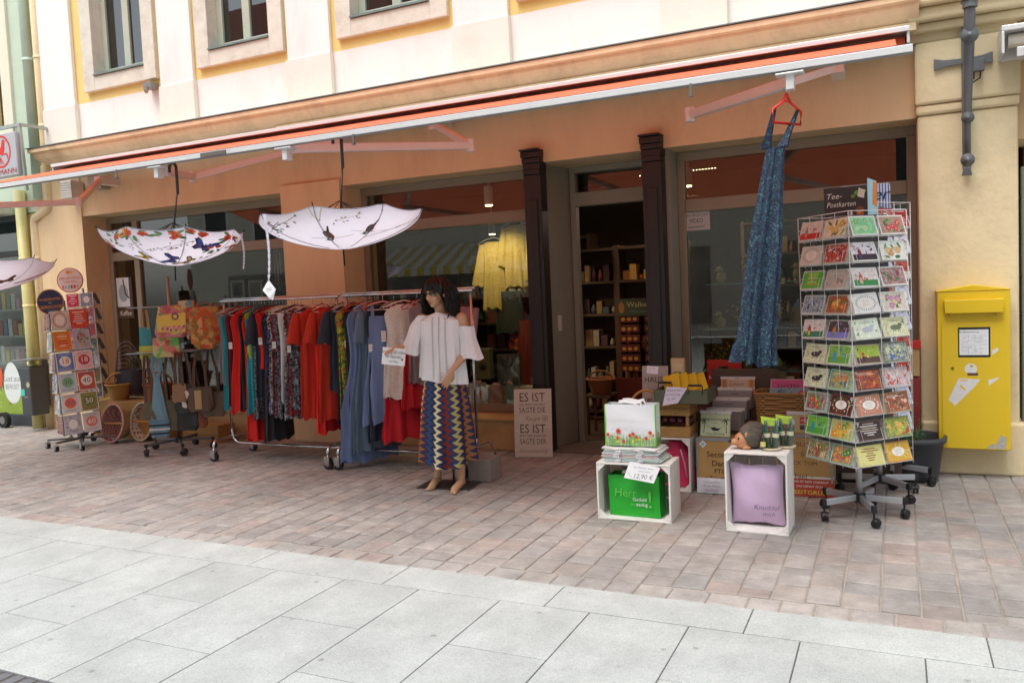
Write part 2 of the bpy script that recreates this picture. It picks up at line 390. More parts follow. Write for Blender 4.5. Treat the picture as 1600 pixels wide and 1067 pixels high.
MB().bx(-6.34, -5.51, FY - .03, FY + .012, 0, 2.93, CREAM).build('pier', shop, bevel=.004)
PL = P('plinth_paint', '#c9a877', .8, var=.06, scale=4, bump=.2, dark='#6b5538', damt=.35)
for a, b in ((-9.72, -6.34), (-5.51, -3.30), (-1.87, WR)):
    MB().bx(a, b, FY + .01, FY + H, 0, .30, PL).bx(a, b, FY - .01, FY + H, .30, .325, PL).build('window_plinth', shop, bevel=.004)
# upper floor
mb = MB()
wins = [(-9.45, -8.16), (-7.48, -6.17), (-5.44, -4.06), (-3.3, -1.9), (-1.25, .1)]
mb.bx(-10.3, WR + .9, FY + .03, FY + H, 3.6, 4.31, WHITE).bx(WL, -10.3, FY + .1, FY + H, 3.6, 9.5, YEL)
xs = -10.3
for a, b in wins:
    mb.bx(xs, a + .17, FY + .03, FY + H, 4.31, 9.5, YEL); mb.bx(a + .17, b - .17, FY + .03, FY + H, 6.5, 9.5, WHITE)
    mb.bx(a + .17, b - .17, FY + .03, FY + H, 4.31, 4.58, YEL); xs = b - .17
mb.bx(xs, WR + .9, FY + .03, FY + H, 4.31, 9.5, YEL)
mb.build('upper_wall', shop)
for a, b in ((-10.28, -9.66), (-8.10, -7.56), (-6.12, -5.535), (-4.0, -3.39), (-1.86, -1.3)):
    MB().bx(a, b, FY - .02, FY + .028, 4.3, 9.5, WHITE).bx(a - .02, b + .01, FY - .035, FY + .028, 3.6, 4.3, BEIGE).build('pilaster', shop, bevel=.004)
for a, b in wins:
    wo = MB().bx(a, a + .2, FY - .03, FY + .2, 4.42, 6.6, SURR).bx(b - .2, b, FY - .03, FY + .2, 4.42, 6.6, SURR).bx(a + .2, b - .2, FY - .028, FY + .2, 4.42, 4.6, SURR).bx(a + .2, b - .2, FY - .028, FY + .2, 6.42, 6.6, SURR).build('window', shop, bevel=.006)
    MB().bx(a + .2, b - .2, FY - .05, FY + .2, 4.602, 4.622, ZINC).build('sill', wo)
    y = FY + .13; c = (a + b) / 2; f = MB(); x0, x1 = a + .2, b - .2
    for (p, q, r, s_) in ((x0, x0 + .09, 4.62, 6.42), (x1 - .09, x1, 4.62, 6.42), (c - .055, c + .055, 4.62, 6.42)): f.bx(p, q, y, y + .07, r, s_, WINF)
    for (r, s_) in ((4.62, 4.71), (6.33, 6.42)): f.bx(x0 + .09, c - .055, y, y + .07, r, s_, WINF).bx(c + .055, x1 - .09, y, y + .07, r, s_, WINF)
    f.bx(x0 + .09, c - .055, y, y + .07, 5.75, 5.8, WINF).bx(c + .055, x1 - .09, y, y + .07, 5.75, 5.8, WINF)
    f.build('frame', wo, bevel=.006)
    MB().bx(x0 + .09, x1 - .09, y + .03, y + .036, 4.71, 6.33, GLU).build('pane', wo)
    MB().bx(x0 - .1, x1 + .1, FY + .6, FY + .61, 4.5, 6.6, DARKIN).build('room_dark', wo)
    cur = MB(); CUR = P('net_curtain', '#b9b4aa', .9)
    for q0, q1 in ((x0 + .02, x0 + .26), (x1 - .26, x1 - .02)):
        cur.grid(30, 2, lambda u, v, q0=q0, q1=q1: (q0 + (q1 - q0) * u, FY + .3 + .02 * sin(u * 40), 4.62 + 1.8 * v), CUR)
    cur.build('curtain', wo)
# cornice: moulded profile swept along the wall, with a return on the left end
prof = [(0, 3.43), (-.05, 3.43), (-.05, 3.50), (-.12, 3.505), (-.12, 3.54), (-.17, 3.56), (-.24, 3.62), (-.27, 3.66), (-.27, 3.69), (-.31, 3.70), (-.31, 3.745), (-.30, 3.75), (0, 3.80)]
def sweep(mb, prof, x0, x1, ret, mat, yb=FY):
    vs = []; n = len(prof)
    for d, z in prof:
        vs.append((x0 + (d + .0 if ret else 0), yb + d, z)); vs.append((x1, yb + d, z))
    mb.add(vs, [(2 * i, 2 * i + 1, 2 * i + 3, 2 * i + 2) for i in range(n - 1)], mat)
    if ret:
        vs = []
        for d, z in prof: vs += [(x0 + d, yb + d, z), (x0 + d, yb + .3, z)]
        mb.add(vs, [(2 * i, 2 * i + 2, 2 * i + 3, 2 * i + 1) for i in range(n - 1)], mat)
mb = MB(); mb.bx(-6.2, WR, FY - .2, FY - .115, 3.5, 3.56, CORN); sweep(mb, prof, -9.95, WR + .02, True, CORN); mb.build('cornice', shop)
mb = MB(); mb.bx(-10.28, WR + .02, FY - .325, FY + .02, 3.752, 3.762, ZINC)
mb.build('cornice_flashing', shop)
mb = MB()
for i in range(9): mb.bx(-6.4 + i * .72, -6.39 + i * .72, FY - .055, FY - .05, 3.43, 3.5, P('joint_dark', '#6b5a45', .9))
mb.build('cornice_joint', shop)
# right pilaster of sandstone with moulded capital
mb = MB()
mb.bx(WR, .86, FY - .05, FY + H, 0, 2.86, STONEY); mb.bx(WR - .015, .875, FY - .085, FY + H, 2.94, 3.42, STONEY)
mb.bx(WR, .86, FY - .05, FY + H, 3.42, 3.62, STONEY)
mb.bx(WR, .9, FY - .09, FY + H, 0, .42, STONEY)
mb.build('sandstone_pilaster', shop, bevel=.02)
cp = [(-.05, 2.86), (-.09, 2.88), (-.085, 2.94)]
mb = MB(); mb.bx(WR - .01, .87, FY - .07, FY, 2.861, 2.939, STONEY).bx(WR - .06, .93, FY - .2, FY, 3.56, 3.66, STONEY).bx(WR - .1, .97, FY - .26, FY, 3.662, 3.80, STONEY).bx(WR - .04, .91, FY - .13, FY, 3.49, 3.558, STONEY)
mb.build('pilaster_capital', shop, bevel=.022)
mb = MB(); sweep(mb, prof, .97, 4.5, False, CORN); mb.build('cornice', shop)
# wall right of the pilaster: neighbouring opening with a folded grey shutter
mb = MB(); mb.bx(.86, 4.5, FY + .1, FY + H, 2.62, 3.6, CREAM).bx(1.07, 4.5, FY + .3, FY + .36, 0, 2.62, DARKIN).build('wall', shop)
GS = P('shutter_grey', '#757a70', .5, var=.06)
mb = MB().bx(.885, .98, FY + .02, FY + .09, .22, 2.4, GS)
for z in (.4, .95, 1.25, 1.55, 1.85, 2.15): mb.bx(.862, .886, FY + .03, FY + .07, z, z + .02, P('hinge_dark', '#26221f', .5, .5))
mb.build('shutter', shop, bevel=.008)
# ---------------- shop window frames and panes (frames 0.36 m back in their reveals)
FB = FY + .36
def shopwin(x0, x1, z0, z1, zt, mulls=(), pane=GL):
    f = MB(); t = .075
    f.bx(x0, x1, FB, FB + .08, z1 - t, z1, SHOPF).bx(x0, x1, FB, FB + .08, z0, z0 + t, SHOPF)
    f.bx(x0, x0 + t, FB, FB + .08, z0 + t, z1 - t, SHOPF).bx(x1 - t, x1, FB, FB + .08, z0 + t, z1 - t, SHOPF)
    f.bx(x0 + t, x1 - t, FB - .01, FB + .08, zt - .06, zt + .06, SHOPF)
    for m in mulls: f.bx(m - .05, m + .05, FB - .005, FB + .08, z0 + t, zt - .06, SHOPF).bx(m - .05, m + .05, FB - .005, FB + .08, zt + .06, z1 - t, SHOPF)
    o = f.build('shop_window', shop, bevel=.008)
    cuts = [x0 + t] + [v for m in mulls for v in (m - .05, m + .05)] + [x1 - t]
    for i in range(0, len(cuts), 2):
        MB().bx(cuts[i], cuts[i + 1], FB + .03, FB + .036, z0 + t, zt - .06, pane).build('pane', o)
        MB().bx(cuts[i], cuts[i + 1], FB + .03, FB + .036, zt + .06, z1 - t, pane).build('pane', o)
    s_ = MB().bx(x0 + t, x1 - t, FB + .005, FB + .018, z0 + t, z0 + t + .015, SHOPF).bx(x0 + t, x1 - t, FB + .005, FB + .018, z1 - t - .015, z1 - t, SHOPF).build('glazing_bead', o)
shopwin(-9.72, -6.34, .325, 2.86, 2.32, (-9.18,))
shopwin(-5.51, -3.30, .325, 2.86, 2.40)
shopwin(-1.87, WR, .325, 2.86, 2.35)
# ---------------- doorway with carved timber posts
POST = P('dark_brown_post', '#221d1c', .45, var=.15, bump=.1)
def post(x0, x1, nm):
    p = MB().bx(x0, x1, FY - .06, FY + .1, 0, 2.74, POST)
    for i, (z, d, h) in enumerate(((2.74, .075, .05), (2.79, .065, .06), (2.85, .08, .05), (2.90, .10, .06), (2.96, .13, .02))):
        p.bx(x0 - .003 * i, x1 + .003 * i, FY - d, FY + .1, z + .001, z + h, POST)
    p.bx(x0 + .04, x1 - .04, FY - .075, FY - .06, .3, 2.5, POST)
    return p.build('door_post', shop, bevel=.008)
post(-3.28, -3.10, 0); post(-2.09, -1.91, 0)
PAN = P('greygreen_panel', '#8f8f80', .55, var=.05)
DY = FY + .62
mb = MB().prism([(-3.22, FY + .1), (-3.04, DY), (-3.30, DY), (-3.30, FY + .1)], 2.86, PAN).prism([(-1.97, FY + .1), (-1.87, FY + .1), (-1.87, DY), (-2.13, DY)], 2.86, PAN)
mb.build('reveal_panel', shop)
mb = MB().bx(-3.04, -2.98, DY - .06, DY + .04, 0, 2.5, PAN).bx(-2.19, -2.13, DY - .06, DY + .04, 0, 2.5, PAN).bx(-3.04, -2.13, DY - .061, DY + .04, 2.46, 2.60, PAN).bx(-3.04, -2.13, DY - .06, DY + .04, 2.80, 2.86, PAN).bx(-3.04, -2.98, DY - .06, DY + .04, 2.6, 2.8, PAN).bx(-2.19, -2.13, DY - .06, DY + .04, 2.6, 2.8, PAN)
do = mb.build('door_frame', shop, bevel=.006)
MB().bx(-2.98, -2.19, DY, DY + .006, 2.6, 2.8, GL).build('pane', do)
MB().box((-3.135, FY + .36, 1.27), (.05, .05, .16), P('switch_white', '#cfcac0', .4), ).build('switch', shop, bevel=.004)
MB().bx(-3.3, -1.87, FY, FY + .62, -.02, .012, P('threshold_stone', '#6d625a', .8, var=.15, scale=9)).build('threshold', shop, bevel=.004)
# ---------------- interior room
FLO = P('interior_floor', '#4b3a2c', .5, var=.2); IW = P('interior_wall', '#7d6450', .9, var=.1); IC = P('interior_ceiling', '#6a625a', .9)
mb = MB(); Y0, Y1 = FY + H + .02, 12.0
mb.bx(WL, WR + .8, Y1, Y1 + .1, 0, 3.6, IW).bx(WL - .1, WL, Y0, Y1, 0, 3.6, IW).bx(WR + .8, WR + .9, Y0, Y1, 0, 3.6, IW)
mb.build('interior_wall', shop)
MB().bx(WL, WR + .8, Y0, Y1, -.02, .01, FLO).build('interior_floor', shop)
MB().bx(WL, WR + .8, Y0, Y1, 3.2, 3.3, IC).build('ceiling', shop)
DIS = P('display_floor', '#b0a28c', .8, var=.15)
for a, b in ((-9.72, -6.34), (-5.51, -3.32), (-1.86, WR)):
    MB().bx(a, b, FY + .45, FY + 1.15, .27, .335, DIS).build('display_floor', shop)
MB().bx(WL, WR + .9, FY + .01, 12.1, 9.5, 9.7, ZINC).build('roof', shop)  # unseen slab, added to stop sky light leaking in from above
MB().bx(WL, WL + .1, FY + H, 12.1, 3.6, 9.5, WHITE).bx(WR + .8, WR + .9, FY + H, 12.1, 3.6, 9.5, WHITE).build('side_wall', shop)
# back partition behind window A
MB().bx(-9.7, -6.4, FY + 1.5, FY + 1.56, .3, 2.9, P('partition', '#4d4238', .9, var=.25, scale=3)).build('window_partition', shop)
# ================================================================ neighbour building on the left
nb = thing('neighbour_building', 'pale green building with a drugstore window at the left edge', 'building', (-13, FY, 0))
GRN = P('pale_green_plaster', '#c3d3bd', .85, var=.04, scale=3, bump=.2); CRW = P('cream_surround', '#e3e0cb', .8, var=.04)
mb = MB().bx(-19, -11.38, FY + .04, FY + .5, 3.0, 4.2, GRN).bx(-19, -12.15, FY + .04, FY + .5, 4.2, 9.5, GRN).bx(-11.0, -10.58, FY + .04, FY + .5, 3.0, 9.5, GRN).bx(-11.38, -11.0, FY + .04, FY + .5, 3.0, 4.2, GRN).bx(-12.15, -11.0, FY + .04, FY + .5, 6.3, 9.5, GRN)
mb.build('wall', nb)
MB().bx(-10.58, -10.3, FY + .06, FY + .099, 3.0, 9.5, P('yellow_strip_plaster', '#dfca92', .85, var=.04, bump=.2)).build('wall', nb)
MB().bx(-11.06, -10.545, FY + .06, FY + .5, 0, 2.99, P('yellow_strip_plaster', '#dfca92', .85, var=.04, bump=.2)).build('wall', nb)
wo = MB().bx(-12.15, -11.97, FY, FY + .2, 4.0, 6.4, CRW).bx(-11.15, -10.95, FY, FY + .2, 4.0, 6.4, CRW).bx(-11.97, -11.15, FY + .001, FY + .2, 4.0, 4.15, CRW).build('window', nb, bevel=.005)
BRF = P('ochre_frame', '#8a7440', .5)
MB().bx(-11.97, -11.91, FY + .08, FY + .14, 4.16, 6.4, BRF).bx(-11.21, -11.155, FY + .08, FY + .14, 4.16, 6.4, BRF).bx(-11.91, -11.21, FY + .08, FY + .14, 4.95, 5.02, BRF).bx(-11.91, -11.21, FY + .08, FY + .14, 4.16, 4.22, BRF).bx(-11.36, -11.31, FY + .08, FY + .14, 4.22, 4.95, BRF).build('frame', wo)
MB().bx(-11.91, -11.21, FY + .11, FY + .115, 4.2, 6.4, GLU).build('pane', wo)
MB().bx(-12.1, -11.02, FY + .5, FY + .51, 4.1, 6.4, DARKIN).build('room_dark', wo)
DF = P('anthracite_frame', '#3b3f42', .5, var=.06)
sw = MB().bx(-11.14, -11.06, FY + .05, FY + .12, 0, 3.0, DF).bx(-14.9, -11.14, FY + .05, FY + .12, .0, .16, DF).bx(-14.9, -11.14, FY + .05, FY + .12, 2.42, 2.5, DF).bx(-14.9, -11.14, FY + .05, FY + .12, 2.92, 3.0, DF).build('shop_window', nb, bevel=.004)
MB().bx(-14.9, -11.14, FY + .08, FY + .086, .16, 2.42, GL).bx(-14.9, -11.14, FY + .08, FY + .086, 2.5, 2.92, GLU).build('pane', sw)
T = frame((-11.56, FY + .078, 0), (1, 0, 0), (0, -1, 0))
mb = MB(); gm = C('#8fa83e'); mb.rect(-2.8, .17, .4, .5, gm, T); 
for i in range(60): q = -2.8 + i * .053; mb.poly([(q, .5), (q + .05, .5), (q + .02, .5 + rnd.uniform(.04, .12))], gm, T)
for i in range(40): mb.disc(rnd.uniform(-1.5, .4), rnd.uniform(.2, .5), .03, .015, C('#a9bd55'), T, .0004, 6, rnd.uniform(0, 3))
mb.build('window_film', sw, label='printed green meadow film')
mb = MB(); egg = [(.19 * cos(t) * (1 - .12 * sin(t)), .62 + .3 * sin(t)) for t in [2 * pi * i / 28 for i in range(28)]]
mb.poly(egg, C('#dde3e0'), T, .001); mb.text('Lust auf', 0, .68, .12, C('#7a7f7e'), T, .0015, shear=.2); mb.text('BEWUSST', 0, .56, .1, C('#7a7f7e'), T, .0015, width=.3); mb.disc(-.34, .72, .14, .2, C('#d65a2e'), T, .0008)
mb.build('window_decal', sw)
mb = MB(); mb.bx(-15, -11.06, 8.9, 9.0, 0, 3.2, P('drugstore_wall', '#c2c6c3', .9)).bx(-15, -11.06, FY + .2, 8.9, -.01, .01, P('drugstore_floor', '#b5b5b0', .4)).bx(-15, -11.06, FY + .2, 8.9, 3.0, 3.1, P('drugstore_ceiling', '#d0d0cc', .9)).bx(-11.06, -11.0, FY + .5, 9.6, 0, 3.1, IC)
mb.build('interior_wall', nb)
mb = MB()
for k in range(5):
    mb.bx(-14.5, -11.2, 8.3, 8.6, .4 + k * .42, .43 + k * .42, C('#b9b9b5'))
    for j in range(26): mb.bx(-14.4 + j * .12, -14.4 + j * .12 + .09, 8.32, 8.5, .43 + k * .42, .43 + k * .42 + rnd.uniform(.15, .3), C(rnd.choice(['#a83b32', '#d8d8d4', '#3b6ea8', '#e0c040', '#cf8fa6', '#6f8f6a'])))
mb.build('shelf', nb, label='shelf of drugstore goods inside the window')
nsaw = thing('retractable_awning', 'rolled grey striped awning over the drugstore window at the left edge', 'awning', (-13, FY, 3))
MB().bx(-15, -11.1, FY - .3, FY, 2.98, 3.16, P('cassette_grey', '#b9bcc0', .4, .3)).build('cassette', nsaw, bevel=.02)
MB().bx(-15, -11.15, FY - .5, FY - .3, 2.99, 3.01, C('#9da3ab')).bx(-15, -11.15, FY - .505, FY - .5, 2.84, 3.01, C('#9da3ab')).build('valance', nsaw)
# ================================================================ street front opposite (seen mirrored in the glass)
op = thing('opposite_building', 'pale town houses across the street mirrored in the shop windows', 'building', (-6, -9, 0))
mb = MB(); OW = P('opposite_plaster', '#ddd6c8', .9, var=.06)
mb.bx(-26, 10, -9.4, -9, 0, 11.5, OW); mb.build('wall', op)
mb = MB(); rf = P('red_tiles', '#8a4a34', .9, var=.2)
mb.add([(-26, -9, 11.5), (10, -9, 11.5), (10, -12, 14), (-26, -12, 14)], [(0, 1, 2, 3)], rf); mb.build('roof', op)
for i in range(14):
    for zz, hh in ((3.9, 1.6), (6.5, 1.6), (9.0, 1.5)):
        o_ = MB().bx(-25 + i * 2.5, -23.9 + i * 2.5, -9.0, -8.97, zz, zz + hh, P('dark_window', '#2b3136', .2)).build('window', op)
        MB().bx(-25.1 + i * 2.5, -25 + i * 2.5, -9.0, -8.95, zz - .1, zz + hh + .1, WHITE).bx(-23.9 + i * 2.5, -23.8 + i * 2.5, -9.0, -8.95, zz - .1, zz + hh + .1, WHITE).build('frame', o_)
for i in range(5): MB().bx(-24 + i * 7, -19 + i * 7, -9.0, -8.96, .4, 2.7, P('shopfront_mid', '#8f8a80', .5, var=.5, scale=1.2)).build('shop_window', op)
mb = MB()
for j in range(24):
    mb.add([(-16 + j * .25, -7.4, 2.5), (-15.75 + j * .25, -7.4, 2.5), (-15.75 + j * .25, -8.95, 3.3), (-16 + j * .25, -8.95, 3.3)], [(0, 1, 2, 3)], C('#cbb87a' if j % 2 else '#dedbd2'))
    mb.bx(-16 + j * .25, -15.75 + j * .25, -7.41, -7.4, 2.25, 2.5, C('#e0c04a' if j % 2 else '#e6e2d6'))
mb.build('striped_awning', op)
# ================================================================ big awning
aw = thing('folding_arm_awning', 'long orange folding arm awning with a white front rail above the shop', 'awning', (-4.8, FY, 3.3))
AWH = P('awning_white_metal', '#dcdcdc', .35, .25, var=.04); AUN = P('awning_shade_gap', '#17181a', .8)
canvas_col = '#ff5a32'
CAN = cloth_tr('orange_canvas', '#f87c56', .27, tcol='#f58560', bump=.1)
AX0, AX1 = -9.62, .12
zc = 3.41
MB().bx(AX0, AX1, 6.94, 6.96, zc + .024, zc + .062, AWH).bx(AX0, AX1, 6.96, 7.25, zc + .05, zc + .062, AWH).bx(AX0, AX0 + .02, 6.96, 7.25, zc - .06, zc + .05, AWH).bx(AX1 - .02, AX1, 6.96, 7.25, zc - .06, zc + .05, AWH).build('cassette', aw, bevel=.004)
MB().bx(AX0 + .02, AX1 - .02, 7.22, 7.25, zc - .06, zc + .049, AUN).build('cassette_back', aw)  # near-black colour stands in for the shadow gap under the hood
MB().cyl((AX0 + .03, 7.12, zc - .012), .04, AX1 - AX0 - .06, CAN, 14, axis='x').build('roller', aw)
BY, BZ = 4.5, 2.703
def can(u, v):
    y = 7.1 + (BY - 7.1) * v; z = (zc + .018) + (BZ + .03 - zc - .018) * v
    return (AX0 + .12 + (AX1 - .1 - AX0 - .12) * u, y, z - .012 * sin(pi * v) * (1 - .5 * abs(2 * u - 1)) - .004 * sin(u * 60) * sin(pi * v))
MB().grid(60, 12, can, CAN).build('canvas', aw, label='bright orange canvas')
mb = MB().bx(AX0, AX1 - .03, BY - .022, BY + .022, BZ - .014, BZ + .022, AWH).bx(AX0, AX1 - .03, BY - .018, BY + .018, BZ - .018, BZ - .0145, P('rail_grey', '#8b8d90', .5)).bx(AX0, AX1 - .03, BY - .016, BY + .02, BZ + .023, BZ + .028, C('#3a3a3c')).build('front_rail', aw, bevel=.003)
def arm(sh, el, br, flip=1):
    a = MB(); A = at(*sh, 7.05); E_ = at(*el, 5.9); B = at(*br, 4.58)
    a.bar(A, E_, .045, .06, AWH); ob = a.build('arm', aw, bevel=.006)
    MB().bar(E_, B, .04, .06, AWH).build('forearm', ob, bevel=.006)
    MB().cyl((E_.x, E_.y, E_.z - .05), .035, .1, AWH).build('elbow', ob)
    MB().box((A.x, 7.15, A.z), (.1, .3, .1), AWH).build('shoulder', ob, bevel=.005)
    MB().bx(B.x - .02, B.x + .02, BY - .01, BY + .05, BZ - .11, BZ - .02, AWH).bx(B.x - .07, B.x + .07, BY - .03, BY + .05, BZ - .035, BZ - .026, AWH).build('bracket', ob, bevel=.003)
arm((1308, 106), (1078, 180), (1237, 128))
arm((680, 195), (735, 228), (457, 232))
arm((530, 217), (302, 277), (258, 268))
arm((157, 282), (123, 316), (-130, 326))
mb = MB()
for p in (1081, 552, 177): c = at(p, 100, 4.5); mb.bx(c.x - .006, c.x + .006, BY - .05, BY - .04, BZ - .07, BZ - .015, P('steel_pin', '#9a9a9a', .3, .9)).bx(c.x - .009, c.x + .009, BY - .055, BY - .035, BZ - .085, BZ - .07, P('steel_pin', '#9a9a9a', .3, .9))
mb.build('crank_eye', aw)
c = at(340, 238, 4.5); MB().bx(c.x - .12, c.x + .12, BY - .05, BY - .04, BZ - .02, BZ + .01, P('plate_bronze', '#7a7268', .4, .5)).build('nameplate', aw)
# neighbour awning at the right edge
na = thing('cassette_awning', 'closed white cassette awning with red cloth at the right edge', 'awning', (2, 7.2, 3.2))
c0 = at(1563, 62, 7.1)
MB().bx(c0.x, 4.4, 7.03, 7.36, c0.z + .04, c0.z + .08, AWH).bx(c0.x, c0.x + .02, 7.03, 7.36, c0.z - .12, c0.z + .04, AWH).bx(c0.x + .02, 4.4, 7.28, 7.36, c0.z - .12, c0.z + .04, AWH).build('cassette', na, bevel=.006)
MB().cyl((c0.x + .05, 7.14, c0.z - .015), .05, 3.2, P('roll_cream', '#d9d4c4', .6), 14, axis='x').build('roller', na)
MB().bx(c0.x + .1, 4.3, 7.06, 7.1, c0.z - .15, c0.z - .08, AWH).build('front_rail', na, bevel=.005)
MB().bx(c0.x + .16, 4.2, 7.02, 7.03, c0.z - .3, c0.z - .06, C('#a8242c')).build('valance', na)
# ================================================================ hanging umbrellas
MS = 1.12
UMBW = cloth_tr('umbrella_cloth', '#e6e6f2', .5, bump=.05)
DKM = P('dark_metal', '#2a2a2c', .35, .8, var=.1); BLK = P('black_plastic', '#1b1b1d', .45, var=.15)
CHR = P('chrome', '#c9ccd0', .18, 1, var=.03); STL = P('brushed_steel', '#9ea1a4', .38, .9, var=.06); WMET = P('white_wire', '#e2e3e4', .4, .1, var=.03)
def umbrella(label, c, z_rim, R_, depth, ztop, decals, hook_x, tilt=0, strap=None, phase=0.2):
    """canopy upside down: open side up, tip hanging at the bottom"""
    t = thing('upturned_umbrella', label, 'umbrella', (c[0], c[1], z_rim - depth - .12), 0, 'upturned umbrellas hanging from the awning')
    M = TR(c[0], c[1], z_rim) @ RY(tilt); N8 = 8
    def pt(a, s):       # a angle, s 0 tip .. 1 rim
        k = (a - phase) / (2 * pi / N8); fr = k - math.floor(k); sag = 4 * fr * (1 - fr)
        r = R_ * (sin(s * pi / 2 * .93) / sin(pi / 2 * .93)) * (1 - .055 * sag * s); z = -depth * (1 - s ** 1.45) - .03 * sag * s ** 4
        return Vector((r * cos(a), r * sin(a), z))
    mb = MB(); mb.T = M; mb.grid(64, 14, lambda u, v: pt(2 * pi * u, v), UMBW, cu=True)
    can_ = mb.build('canopy', t)
    lines = MB(); lines.T = M
    for k in range(N8):
        a = phase + 2 * pi * k / N8
        lines.tube([pt(a, s / 8) * 1.0 + Vector((0, 0, .006)) for s in range(9)], .003, DKM, 5)
        lines.tube([pt(a, 1) + Vector((0, 0, 0)), pt(a, 1) * 1.02 + Vector((0, 0, .02))], .004, DKM, 5)
        lines.tube([pt(a, .55) + Vector((0, 0, .01)), Vector((0, 0, -depth + .33))], .003, DKM, 5)
    lines.build('ribs', t); seam = MB(); seam.T = M; SM = P('seam_thread', '#9a98a6', .8)
    for k in range(N8): a = phase + 2 * pi * k / N8; seam.tube([pt(a, s / 8) - Vector((0, 0, .003)) for s in range(1, 9)], .0018, SM, 4)
    seam.tube([pt(2 * pi * j / 64, 1) for j in range(64)], .0025, SM, 4, closed=True); seam.build('seams', can_)
    s_ = MB(); zt = ztop
    s_.tube([(c[0] + sin(tilt) * -(depth + .10), c[1], z_rim - depth - .11), (c[0], c[1], z_rim), (hook_x, c[1], zt - .16)], .006, DKM, 8)
    s_.build('shaft', t)
    h = MB(); pts = [(hook_x, c[1], zt - .2), (hook_x, c[1], zt - .04)]
    for i in range(9): a = pi * i / 8; pts.append((hook_x - .035 + .035 * cos(a), c[1], zt + .0 + .035 * sin(a)))
    pts.append((hook_x - .07, c[1], zt - .03)); h.tube(pts, .011, P('umbrella_handle', '#2b211d', .35), 8); h.build('handle', t)
    # printed motifs lying on the outer (lower) side
    if decals:
        d = MB(); d.T = M
        for (a, s0, shapes, size) in decals:
            for (pts, mt, lift) in shapes:
                vs = []
                for (px_, py_) in pts:
                    s = s0 + py_ * size * MS / (R_ * 1.15); r = R_ * max(.15, sin(s * pi / 2 * .93)); aa = a + px_ * size * MS / r
                    p = pt(aa, min(.995, max(.02, s))); nrm = Vector((cos(aa) * .6, sin(aa) * .6, -1)).normalized(); vs.append(p + nrm * (.0025 + lift * .0012))
                d.add(vs, [tuple(range(len(vs)))], mt)
        d.build('printed_motif', can_)
    if strap:
        st = MB(); a, L_ = strap; p = M @ pt(a, 1.0)
        n = 10; w_ = .012
        for i in range(n):
            q0, q1 = i / n, (i + 1) / n; f = lambda q: Vector((p.x + .02 * sin(q * 3), p.y - .01, p.z - L_ * q))
            st.add([f(q0) - Vector((w_, 0, 0)), f(q0) + Vector((w_, 0, 0)), f(q1) + Vector((w_ * (1 - q1 * .8), 0, 0)), f(q1) - Vector((w_ * (1 - q1 * .8), 0, 0))], [(0, 1, 2, 3)], UMBW)
        st.build('strap', t)
        if strap[1] > .3:
            e = f(1); g = MB(); T = frame(e, (1, 0, 0), (0, -1, 0)); s2 = .055
            g.poly([(0, .01), (s2, -s2), (0, -2 * s2), (-s2, -s2)], C('#e9e9ea'), T).poly([(.015, -.02), (s2 * .8, -s2 * 1.3), (.02, -2.2 * s2), (-.01, -1.9 * s2)], C('#dcdcde'), T, -.004)
            g.line([(-.02, -s2 * .9), (.02, -s2 * .8)], .003, C('#8a8a90'), T, .001); g.line([(-.02, -s2 * 1.1), (.02, -s2 * 1.0)], .003, C('#8a8a90'), T, .001)
            g.build('price_tag', t)
    return t
def ellp(cx, cy, rx, ry, rot=0, n=10): return [(cx + cos(2 * pi * j / n) * rx * cos(rot) - sin(2 * pi * j / n) * ry * sin(rot), cy + cos(2 * pi * j / n) * rx * sin(rot) + sin(2 * pi * j / n) * ry * cos(rot)) for j in range(n)]
def stroke(pts, w_):
    out = []
    for (a, b) in zip(pts[:-1], pts[1:]):
        dx, dy = b[0] - a[0], b[1] - a[1]; l = math.hypot(dx, dy) or 1; nx, ny = -dy / l * w_ / 2, dx / l * w_ / 2
        out.append([(a[0] - nx, a[1] - ny), (b[0] - nx, b[1] - ny), (b[0] + nx, b[1] + ny), (a[0] + nx, a[1] + ny)])
    return out
def butterfly(c1, c2, rot=0, asp=1):
    sh = []; R2 = lambda pts: [(x * cos(rot) - y * sin(rot), (x * sin(rot) + y * cos(rot)) * asp) for x, y in pts]
    for s in (-1, 1):
        sh.append((R2([(0, .05), (s * .55, .6), (s * .85, .75), (s * .95, .45), (s * .6, .05), (s * .65, -.35), (s * .3, -.5), (0, -.2)]), C('#23201f'), 0))
        sh.append((R2([(s * .06, .08), (s * .5, .5), (s * .75, .6), (s * .8, .42), (s * .5, .08)]), C(c1), 1)); sh.append((R2([(s * .06, 0), (s * .5, 0), (s * .52, -.28), (s * .28, -.4), (s * .05, -.2)]), C(c2), 1))
    sh.append((R2(ellp(0, 0, .05, .35)), C('#23201f'), 2)); return sh
def flowers(n=4, seed=0):
    r_ = random.Random(seed); sh = []
    for i in range(6): a = r_.uniform(0, 6.3); x = cos(a) * r_.uniform(.5, .8); y = sin(a) * .55; sh.append((ellp(x, y, .28, .11, a), C(r_.choice(['#4f7a45', '#6b9052', '#3f6340'])), 0))
    for i in range(n):
        x, y = r_.uniform(-.55, .55), r_.uniform(-.25, .3)
        for k in range(4): sh.append((ellp(x + .12 * cos(k * 1.57), y + .1 * sin(k * 1.57), .13, .12), C(r_.choice(['#d5512e', '#c8421f', '#dd6a3c'])), 1))
        sh.append((ellp(x, y, .05, .05, 0, 6), C('#8e2b1c'), 2))
    return sh
